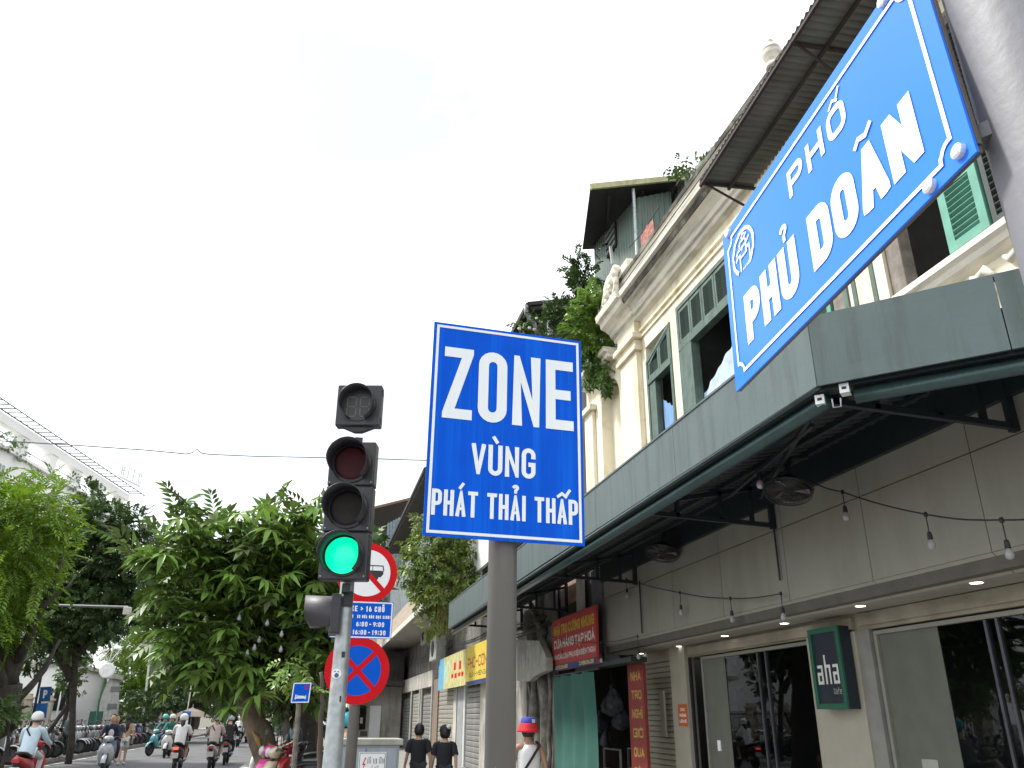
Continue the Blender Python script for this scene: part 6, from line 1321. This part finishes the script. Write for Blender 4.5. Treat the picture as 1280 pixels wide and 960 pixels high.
    f = MB(); f.box(-.07, .07, -.97, -.88, .66, .73); R_.append(('tail_light', f, tail_on if lit else tail_m, False, 0))
    f = MB(); f.obox((0, -.90, .50), (.095, 0, 0), (0, .008, .003), (0, -.02, .07)); R_.append(('number_plate', f, plate_m, False, 0))
    f = MB(); f.obox((0, -.86, .52), (.05, 0, 0), (0, .02, .0), (0, -.03, .14)); R_.append(('plate_holder', f, plast, False, 0))
    f = MB(); f.tube([(.14, -.1, .3), (.16, -.4, .3), (.17, -.85, .38)], [.03, .05, .055], 8); R_.append(('exhaust', f, rim_m, True, 0))
    f = MB(); f.beam((-.12, -.25, .3), (-.22, -.2, .02), .02, .02); R_.append(('side_stand', f, plast, False, 0))
    return R_
def scooter(label, col='black', loc=(0, 0, 0), rz=0, lit=False, group=None, stand=True):
    t = thing('motor_scooter', label, 'scooter', loc, rz, group); last = None
    for nm, mb, m_, sm, lvl in scooter_parts(col, lit):
        if nm == 'side_stand' and not stand: continue
        o = mb.build(nm, m_, last if lvl else t, local=True, smooth=sm)
        if not lvl: last = o
    return t
def scooter_single(col):
    P = MB(); ms = []
    for nm, mb, m_, sm, lvl in scooter_parts(col):
        if m_ not in ms: ms.append(m_)
        P.add(mb.v, mb.f, ms.index(m_))
    return P.mesh('scooter_body', ms)
PARK = 'scooters parked along the left kerb'
cols = ['black', 'grey', 'black', 'silver', 'black', 'black', 'grey', 'black', 'red', 'black', 'white', 'black', 'grey', 'black', 'blue', 'black', 'silver']
protos = {}; rg = random.Random(5); y = 21.5; i = 0
near_lab = {'black': 'black motor scooter parked nose out in the long left row', 'grey': 'dark grey motor scooter parked in the long left row', 'red': 'red motor scooter parked in the long left row', 'white': 'white motor scooter parked in the long left row', 'blue': 'dark blue motor scooter parked in the long left row', 'silver': 'silver motor scooter parked in the long left row'}
single = {}
while y < 74:
    for row, xx in ((0, -9.75), (1, -11.75)):
        if row == 1 and (i % 3 == 2): continue
        c = cols[(i * 3 + row * 4 + (i // 7)) % len(cols)]; rz = math.radians(-78 + rg.uniform(-9, 9)); loc = (xx + rg.uniform(-.15, .15), y + rg.uniform(-.1, .1) + row * .3, .13)
        nx = lambda q: cols[((i + q) * 3 + row * 4 + ((i + q) // 7)) % len(cols)]
        lab = '%s%s scooter in the %s row, between a %s and a %s one' % ('near ' if y < 33 else ('' if y < 50 else 'far '), c, 'kerb' if row == 0 else 'fence side', nx(-1), nx(1))
        if y < 46:
            if c not in protos: protos[c] = scooter(lab, c, loc, rz, group=PARK)
            else: dup(protos[c], loc, rz, lab, PARK)
        else:
            if c not in single: single[c] = scooter_single(c)
            o = put('motor_scooter', single[c], None, loc); o.rotation_euler = (0, 0, rz); tag(o, lab, 'scooter', PARK)
    y += .64; i += 1

# ================================================================== people
skin_l = mat('light_skin', (.52, .33, .23), .55, var=.06, bump=0); skin_t = mat('tanned_skin', (.30, .17, .11), .55, var=.08, bump=0); hair_m = mat('black_hair', (.012, .010, .010), .5, var=.3, scale=30)
def cloth_mat(nm, c, **k): return mat(nm, c, .85, var=.12, scale=5, bump=.06, **k)
def skinned(J, E):
    names = list(J); me = bpy.data.meshes.new('tmp'); me.from_pydata([J[n][0] for n in names], [(names.index(a), names.index(b)) for a, b in E], [])
    o = bpy.data.objects.new('tmp', me); COL.objects.link(o); o.modifiers.new('s', 'SKIN')
    for i, n in enumerate(names):
        r = J[n][1]; me.skin_vertices[0].data[i].radius = (r, r) if not isinstance(r, tuple) else r
    me.skin_vertices[0].data[0].use_root = True
    sb = o.modifiers.new('u', 'SUBSURF'); sb.levels = 2; sb.render_levels = 2
    dg = bpy.context.evaluated_depsgraph_get(); dg.update(); m2 = bpy.data.meshes.new_from_object(o.evaluated_get(dg))
    bpy.data.objects.remove(o); bpy.data.meshes.remove(me); return m2
def pose(kind, turn=0, s=1.0):
    V_ = Vector
    if kind == 'ride':
        J = dict(hip=(0, -.28, .88), belly=(0, -.24, 1.04), chest=(0, -.14, 1.26), neck=(0, -.10, 1.42), head1=(0, -.06, 1.50), head2=(0, -.05, 1.58), head3=(0, -.06, 1.66))
        for s_, L in ((-1, 'L'), (1, 'R')):
            J['sh' + L] = (s_ * .175, -.12, 1.34); J['el' + L] = (s_ * .27, .06, 1.10); J['wr' + L] = (s_ * .31, .24, 1.03); J['ha' + L] = (s_ * .32, .31, 1.03)
            J['th' + L] = (s_ * .10, -.20, .86); J['kn' + L] = (s_ * .19, .20, .74); J['an' + L] = (s_ * .17, .14, .40); J['to' + L] = (s_ * .18, .27, .37)
    elif kind == 'sit':
        J = dict(hip=(0, 0, .48), belly=(0, .02, .64), chest=(0, .08, .86), neck=(0, .12, 1.02), head1=(0, .15, 1.10), head2=(0, .16, 1.18), head3=(0, .15, 1.26))
        for s_, L in ((-1, 'L'), (1, 'R')):
            J['sh' + L] = (s_ * .175, .09, .94); J['el' + L] = (s_ * .25, .2, .70); J['wr' + L] = (s_ * .16, .38, .62); J['ha' + L] = (s_ * .12, .45, .62)
            J['th' + L] = (s_ * .10, .06, .46); J['kn' + L] = (s_ * .16, .44, .50); J['an' + L] = (s_ * .15, .42, .10); J['to' + L] = (s_ * .15, .56, .05)
    else:
        st = .16 if kind == 'walk' else .03
        J = dict(hip=(0, 0, .90), belly=(0, .0, 1.06), chest=(0, .01, 1.27), neck=(0, .02, 1.42), head1=(0, .035, 1.50), head2=(0, .04, 1.58), head3=(0, .03, 1.66))
        for s_, L in ((-1, 'L'), (1, 'R')):
            J['sh' + L] = (s_ * .175, .01, 1.36); J['el' + L] = (s_ * .235, -s_ * st * .4 - .02, 1.09); J['wr' + L] = (s_ * .25, -s_ * st * .9 + .06, .86); J['ha' + L] = (s_ * .25, -s_ * st * 1.0 + .09, .78)
            J['th' + L] = (s_ * .095, 0, .88); J['kn' + L] = (s_ * .10, s_ * st * .7 + .03, .48); J['an' + L] = (s_ * .10, s_ * st * 1.1 - .02, .09); J['to' + L] = (s_ * .11, s_ * st * 1.1 + .13, .04)
    R_ = dict(hip=(.14, .10), belly=(.125, .09), chest=(.14, .095), neck=.058, head1=.066, head2=.082, head3=.060, sh=.058, el=.040, wr=.028, ha=.034, th=.085, kn=.055, an=.038, to=.032)
    return {k: (V_(v) * s, tuple(q * s for q in R_.get(k, R_.get(k[:2]))) if isinstance(R_.get(k, R_.get(k[:2])), tuple) else R_.get(k, R_.get(k[:2])) * s) for k, v in J.items()}
CORE = [('hip', 'belly'), ('belly', 'chest'), ('chest', 'neck'), ('neck', 'head1'), ('head1', 'head2'), ('head2', 'head3')]
def person(label, kind, loc, rz, skin, shirt, trouser, hair='short', hat=None, sleeve='short', leg='long', group=None, face=False, extra=None, s=.97, tank=False):
    t = thing('person', label, 'person', loc, rz, group); J = pose(kind, s=s)
    E = CORE + [e for L in 'LR' for e in (('chest', 'sh' + L), ('sh' + L, 'el' + L), ('el' + L, 'wr' + L), ('wr' + L, 'ha' + L), ('hip', 'th' + L), ('th' + L, 'kn' + L), ('kn' + L, 'an' + L), ('an' + L, 'to' + L))]
    me = skinned(J, E); me.materials.clear(); me.materials.append(skin); fm = MB()
    for L, sg in (('L', -1), ('R', 1)):
        h, w_ = J['ha' + L][0], J['wr' + L][0]; d = (h - w_).normalized(); sd = d.cross(Vector((0, 0, 1)) if abs(d.z) < .8 else Vector((0, 1, 0))).normalized(); dn = sd.cross(d)
        for k in range(4):
            b = h + sd * (k - 1.5) * .017 + d * .01; ln = (.052, .062, .058, .045)[k]; fm.tube([b, b + d * ln * .5 - dn * .006, b + d * ln * .8 - dn * .022], [.0085, .008, .006], 5)
        b = h - sd * sg * .03 - d * .02; fm.tube([b, b - sd * sg * .022 + d * .025, b - sd * sg * .026 + d * .05], [.01, .009, .007], 5)
    hd = J['head2'][0]
    fm.ball(hd + Vector((0, .008, -.022)), .080 * s, .094 * s, .118 * s, 14)
    fm.ball(hd + Vector((-.078 * s, 0, -.015)), .012, .02, .026, 6); fm.ball(hd + Vector((.078 * s, 0, -.015)), .012, .02, .026, 6)
    if face: fm.tube([hd + Vector((0, .07, .015)), hd + Vector((0, .098, -.025)), hd + Vector((0, .082, -.032))], [.008, .014, .008], 6)
    import bmesh
    bm = bmesh.new(); bm.from_mesh(me); tmp = fm.mesh('x', skin); bm.from_mesh(tmp); bm.to_mesh(me); bm.free(); me.polygons.foreach_set('use_smooth', [True] * len(me.polygons)); me.update()
    put('body', me, t)
    if face:
        f = MB()
        for sg in (-1, 1): f.ball(hd + Vector((sg * .030, .076, .012)), .012, .006, .006, 8); f.obox(hd + Vector((sg * .030, .080, .034)), (.016, 0, 0), (0, .003, 0), (0, 0, .003))
        f.obox(hd + Vector((0, .078, -.052)), (.022, 0, 0), (0, .004, 0), (0, 0, .004)); f.build('face_features', mat('dark_face_detail', (.05, .02, .02), .6), t, local=True)['kind'] = 'stuff'
    def grow(j, a): r = j[1]; return (j[0], tuple(q + a for q in r) if isinstance(r, tuple) else r + a)
    def garment(nm, keys, edges, m, a, over=None):
        JJ = {k: grow(J[k], a) for k in keys}
        if over: JJ.update(over)
        g = skinned(JJ, edges); g.materials.clear(); g.materials.append(m); g.polygons.foreach_set('use_smooth', [True] * len(g.polygons)); return put(nm, g, t)
    lerp = lambda a, b, q: J[a][0].lerp(J[b][0], q)
    hp_, ch_, nk_ = J['hip'][0], J['chest'][0], J['neck'][0]; shm = (J['shL'][0] + J['shR'][0]) / 2
    cl = MB(); ring = []
    rows = [(hp_.lerp(J['belly'][0], -.45), .172, .135), (hp_, .175, .138), (J['belly'][0], .165, .128), (ch_, .188, .132)]
    rows += [(ch_.lerp(shm, .6), .165, .12), (shm + Vector((0, 0, .02)), .105, .09), (nk_ + Vector((0, 0, -.04)), .085, .07)] if tank else [(shm + Vector((0, 0, -.02)), .195, .118), (shm + Vector((0, 0, .035)), .150, .098), (nk_ + Vector((0, 0, -.03)), .085, .075), (nk_ + Vector((0, 0, .0)), .068, .066)]
    N_ = 18; vs = []
    for i, (c, rx, ry) in enumerate(rows):
        for k in range(N_):
            a_ = 2 * math.pi * k / N_; wr_ = 1 + .025 * math.sin(3 * a_ + i * 1.7) + .015 * math.sin(7 * a_ + i * 3); vs.append(c + Vector((rx * s * wr_ * math.cos(a_), ry * s * wr_ * math.sin(a_), 0)))
    cl.add(vs, [(i * N_ + k, i * N_ + (k + 1) % N_, (i + 1) * N_ + (k + 1) % N_, (i + 1) * N_ + k) for i in range(len(rows) - 1) for k in range(N_)])
    if not tank:
        for L, sg in (('L', -1), ('R', 1)):
            a_, e_, w_ = J['sh' + L][0], J['el' + L][0], J['wr' + L][0]; i0 = a_ - Vector((sg * .05, 0, .01))
            P_ = [i0, a_ + Vector((sg * .015, 0, 0)), a_.lerp(e_, .45), a_.lerp(e_, .8)] if sleeve == 'short' else [i0, a_ + Vector((sg * .015, 0, 0)), a_.lerp(e_, .5), e_, e_.lerp(w_, .5), w_]
            cl.tube(P_, [.075 * s, .082 * s, .076 * s, .078 * s] if sleeve == 'short' else [.075 * s, .080 * s, .070 * s, .060 * s, .054 * s, .048 * s], 10, cap=False)
    so = cl.build('shirt', shirt, t, local=True, smooth=True)
    sb_ = so.modifiers.new('soft', 'SUBSURF'); sb_.levels = 1; sb_.render_levels = 1
    keys = ['hip']; ed = []; ov = {}
    for L in 'LR':
        keys.append('th' + L); ed.append(('hip', 'th' + L))
        if leg == 'long': keys += ['kn' + L, 'an' + L]; ed += [('th' + L, 'kn' + L), ('kn' + L, 'an' + L)]
        else: ov['le' + L] = (lerp('th' + L, 'kn' + L, .8), .085); ed.append(('th' + L, 'le' + L))
    garment('trousers' if leg == 'long' else 'shorts', keys, ed, trouser, .012, ov)
    f = MB()
    for L in 'LR': a, b = J['an' + L][0], J['to' + L][0]; f.tube([a.lerp(b, -.35) - Vector((0, 0, .03)), a.lerp(b, .3) - Vector((0, 0, .025)), b.lerp(a, -.3) - Vector((0, 0, .0))], [.042, .048, .034], 8)
    f.build('shoes', mat('pale_trainers', (.55, .55, .53), .7), t, local=True, smooth=True)['kind'] = 'stuff'
    h = MB()
    h.ball(hd + Vector((0, -.014, .0)), .091, .106, .118, 14)
    for i in range(len(h.v)):
        v = h.v[i]
        if v[1] > hd.y + .03 and v[2] < hd.z + .06: h.v[i] = (v[0] * .85, hd.y + .02, v[2])
        elif v[2] < hd.z - .06: h.v[i] = (v[0], v[1], max(v[2], hd.z - .085))
    if hair == 'long': h.tube([hd + Vector((0, -.045, -.04)), hd + Vector((0, -.085, -.13)), hd + Vector((0, -.12, -.28)), hd + Vector((0, -.125, -.44))], [.05, .068, .07, .03], 10)
    h.build('hair', hair_m, t, local=True, smooth=True)
    if hat: hat(t, hd, J)
    if extra: extra(t, hd, J)
    return t
def helmet(m, vis=True):
    def f(t, hd, J):
        h = MB(); h.lathe([(.118, -.05), (.128, .0), (.126, .05), (.105, .10), (.06, .135), (.01, .147)], hd + Vector((0, -.005, .0)), (0, -.08, 1), 18); h.build('helmet', m, t, local=True, smooth=True)
        if vis: MB().lathe([(.132, -.062), (.136, -.04)], hd + Vector((0, -.005, 0)), (0, -.08, 1), 18).build('helmet_rim', mat('helmet_rim', (.08, .08, .09), .5), t, local=True)
    return f
def strap(m, sg=1):
    def f(t, hd, J):
        c, h_ = J['chest'][0], J['hip'][0]; P = []
        for k in range(15):
            a = math.pi * (k / 14) * 1.0 + math.pi; q = k / 14
            P.append(Vector((sg * (.11 - .27 * q), c.y - .125 - .02 * math.sin(math.pi * q), c.z + .085 - (.37) * q)))
        P = [Vector((sg * .10, c.y + .0, c.z + .125))] + P + [Vector((-sg * .17, c.y + .05, P[-1].z))]
        mb = MB()
        for a, b in zip(P, P[1:]): mb.beam(a, b, .03, .012, up=(0, 1, 0))
        mb.build('bag_strap', m, t, local=True)
    return f
blackc = cloth_mat('black_tshirt', (.014, .014, .018)); blackt = cloth_mat('dark_trousers', (.03, .03, .035)); whitec = cloth_mat('white_cloth', (.66, .66, .66)); offc = cloth_mat('beige_shirt', (.42, .36, .33)); bluec = cloth_mat('pale_blue_hooded_jacket', (.50, .62, .70)); tealc = cloth_mat('teal_jacket', (.05, .20, .17)); jeans = cloth_mat('faded_jeans', (.14, .18, .26)); darkj = cloth_mat('navy_jacket', (.02, .03, .06)); greyc = cloth_mat('slate_shirt', (.07, .10, .11)); tan_c = cloth_mat('tan_top', (.42, .30, .20))
wh = mat('white_helmet_shell', (.72, .72, .70), .3, bump=0, coat=.4); gh = mat('grey_helmet_shell', (.35, .36, .38), .3, bump=0)
# pedestrians on the right pavement
def ped(px, py_head, Yv, **k):
    p = onY(px, py_head, Yv); zt = p.z - .13; s = zt / 1.735; return dict(loc=(p.x, Yv, .13), s=s)
a = ped(525, 903, 15.2); person('person in black t-shirt walking away, nearest the row house shutters', 'walk', a['loc'], .06, skin_l, blackc, blackt, s=a['s'], group='people walking away on the right pavement')
def cap(t, hd, J):
    h = MB(); h.lathe([(.098, .01), (.10, .04), (.085, .085), (.04, .115), (.01, .12)], hd + Vector((0, -.005, .01)), (0, -.05, 1), 16); h.build('cap', mat('black_cap', (.02, .02, .025), .8), t, local=True, smooth=True)
    MB().obox(hd + Vector((0, .12, .03)), (.07, 0, 0), (0, .06, -.01), (0, 0, .006)).build('cap_brim', mat('black_cap', (.02, .02, .025), .8), t, local=True)
    MB().ball(hd + Vector((.045, -.055, .085)), .05, .05, .04, 8).build('cap_panel', mat('white_cap_panel', (.6, .66, .7), .8), t, local=True, smooth=True)
a = ped(557, 906, 14.6); person('person in black t-shirt and black and white cap walking away', 'walk', a['loc'], -.08, skin_l, blackc, blackt, hat=cap, s=a['s'], group='people walking away on the right pavement')
def bucket(t, hd, J):
    c = hd + Vector((0, -.005, .03)); MB().lathe([(.107, .01), (.100, .06), (.088, .105), (.06, .118), (.01, .12)], c, (0, -.05, 1), 20).build('hat_crown', mat('blue_hat_cloth', (.03, .05, .30), .8), t, local=True, smooth=True)
    MB().lathe([(.145, -.055), (.134, -.03), (.112, .02), (.108, .045), (.104, .048), (.108, .02), (.130, -.035), (.141, -.057)], c, (0, -.05, 1), 22).build('hat_brim', mat('red_hat_cloth', (.62, .02, .03), .8), t, local=True, smooth=True)
    MB().obox(c + Vector((.045, -.092, .07)), (.022, .01, 0), (0, .006, 0), (0, 0, .022)).build('hat_badge', mat('white_badge', (.6, .6, .7), .8), t, local=True)
tank = cloth_mat('white_vest', (.68, .68, .67))
a = ped(661, 898, 10.8); person('tanned person in white vest and red and blue bucket hat walking away', 'walk', a['loc'], .04, skin_t, tank, blackt, hat=bucket, tank=True, extra=strap(mat('black_webbing', (.015, .015, .015), .8), 1), s=a['s'] * 1.0)
# riders
def rider(px, Yv, col, away=True, **k):
    p = onY(px, 915, Yv); return (p.x, Yv, .0), (0 if away else math.pi)
def place(px, Yv, col, lab_s, away=True, lit=False, dz=0): 
    loc, rz = rider(px, Yv, col, away); rz += dz; scooter(lab_s, col, loc, rz, lit, stand=False); return loc, rz
l, r = place(44, 21.5, 'red', 'scooter ridden by the person in the pale blue hooded jacket', lit=False); person('rider in pale blue hooded jacket and white helmet seen from behind', 'ride', l, r, skin_l, bluec, cloth_mat('white_trousers', (.6, .64, .66)), hat=helmet(wh), sleeve='long', extra=strap(mat('black_webbing', (.015, .015, .015), .8), -1))
l, r = place(139, 27.5, 'silver', 'silver scooter carrying a couple towards the camera', away=False, dz=.12); person('bareheaded rider in dark open jacket over white shirt facing the camera', 'ride', l, r, skin_l, darkj, jeans, sleeve='long', face=True, extra=lambda t, hd, J: MB().ball(J['chest'][0] + Vector((0, .055, -.10)), .08, .09, .15, 12).build('white_undershirt', whitec, t, local=True, smooth=True))
pz = Vector(l) + Vector((.02, .42, .05)); person('passenger in navy top sitting behind the bareheaded rider', 'ride', pz, r, skin_l, darkj, blackt, face=True, s=.93)
l, r = place(228, 29.0, 'black', 'black scooter with red tail light lit and white number plate', lit=True); person('long haired rider in white shirt and white helmet seen from behind', 'ride', l, r, skin_l, whitec, cloth_mat('dark_skirt', (.12, .08, .08)), hair='long', hat=helmet(wh, False), leg='short')
l, r = place(270, 30.0, 'silver', 'silver scooter ridden by the person in beige shirt'); person('rider in beige shirt with black cross strap seen from behind', 'ride', l, r, skin_t, offc, blackt, hat=helmet(gh, False), leg='short', extra=strap(mat('black_webbing', (.015, .015, .015), .8), -1))
l, r = place(287, 33.5, 'black', 'black scooter just ahead of the beige shirted rider'); person('rider all in black beside the beige shirted rider', 'ride', l, r, skin_l, blackc, blackt, sleeve='long', hat=helmet(mat('pale_cap_helmet', (.5, .55, .6), .4), False))
l, r = place(213, 39, 'white', 'white scooter coming towards the camera near the teal one', away=False); person('rider in teal jacket and white helmet facing the camera', 'ride', l, r, skin_l, tealc, blackt, sleeve='long', hat=helmet(wh), face=True)
l, r = place(203, 41, 'teal', 'teal scooter coming towards the camera by the kerb', away=False, dz=-.5); person('rider in green jacket on the teal scooter by the kerb', 'ride', l, r, skin_l, tealc, jeans, sleeve='long', hat=helmet(mat('teal_helmet', (.1, .5, .45), .3)), face=True)
l, r = place(299, 52, 'black', 'small far scooter riding away in the middle of the road'); person('far rider in white shirt riding away in the middle of the road', 'ride', l, r, skin_l, whitec, blackt, hat=helmet(wh, False))
l, r = place(309, 60, 'black', 'smallest far scooter riding away near the tree trunk'); person('farthest rider in dark shirt riding away near the tree trunk', 'ride', l, r, skin_l, greyc, blackt, hat=helmet(wh, False))
p = onY(158, 915, 33); person('woman with long dark hair in tan top and white shorts walking away by the kerb', 'walk', (p.x, 33, 0), .25, skin_l, tan_c, whitec, hair='long', leg='short', s=.95)
p = onY(86, 912, 36); person('person in dark clothes standing by the fence behind the parked scooters', 'stand', (p.x, 36, .13), 2.6, skin_t, greyc, blackt, face=True, s=.93)
p = onY(372, 918, 18); person('seated person in slate shirt behind the red scooter under the trees', 'sit', (p.x + .05, 18, .45), math.pi * .6, skin_t, greyc, blackt, hair='short', face=True)
t = thing('stool', 'low stool under the seated person beneath the trees', 'stool', (p.x + .05, 18, .13)); MB().box(p.x - .15, p.x + .25, 17.82, 18.18, .72, .78).build('seat', dark_metal, t)
for dx in (-.12, .2):
    for dy in (-.14, .14): MB().beam((p.x + dx, 18 + dy, .13), (p.x + dx, 18 + dy, .72), .03, .03, up=(1, 0, 0)).build('leg', dark_metal, t)
p = onY(434, 912, 13.2); scooter('scooter parked behind the grey electrical cabinet', 'black', (p.x, 13.2, .13), .1); person('person in bright turquoise helmet sitting behind the grey cabinet', 'ride', (p.x, 13.2, .0), .1, skin_l, greyc, blackt, hat=helmet(mat('turquoise_helmet', (.0, .38, .50), .35, bump=0), False), sleeve='long')
for (px, py, Yv, c, rz, lab) in ((392, 935, 15.0, 'red', 1.3, 'red scooter parked beneath the hospital sign'), (378, 945, 13.6, 'cream', 1.5, 'cream scooter parked in front of the red one'), (366, 945, 14.4, 'pink', 1.9, 'bright pink scooter wedged between the red and cream ones'), (352, 940, 17.2, 'white', 1.2, 'white scooter beside the leaning tree trunk'), (405, 938, 16.5, 'black', 1.4, 'black scooter behind the traffic light pole')):
    p = onY(px, py, Yv); scooter(lab, c, (p.x, Yv, .13), rz, group='scooters parked under the big leaved tree')
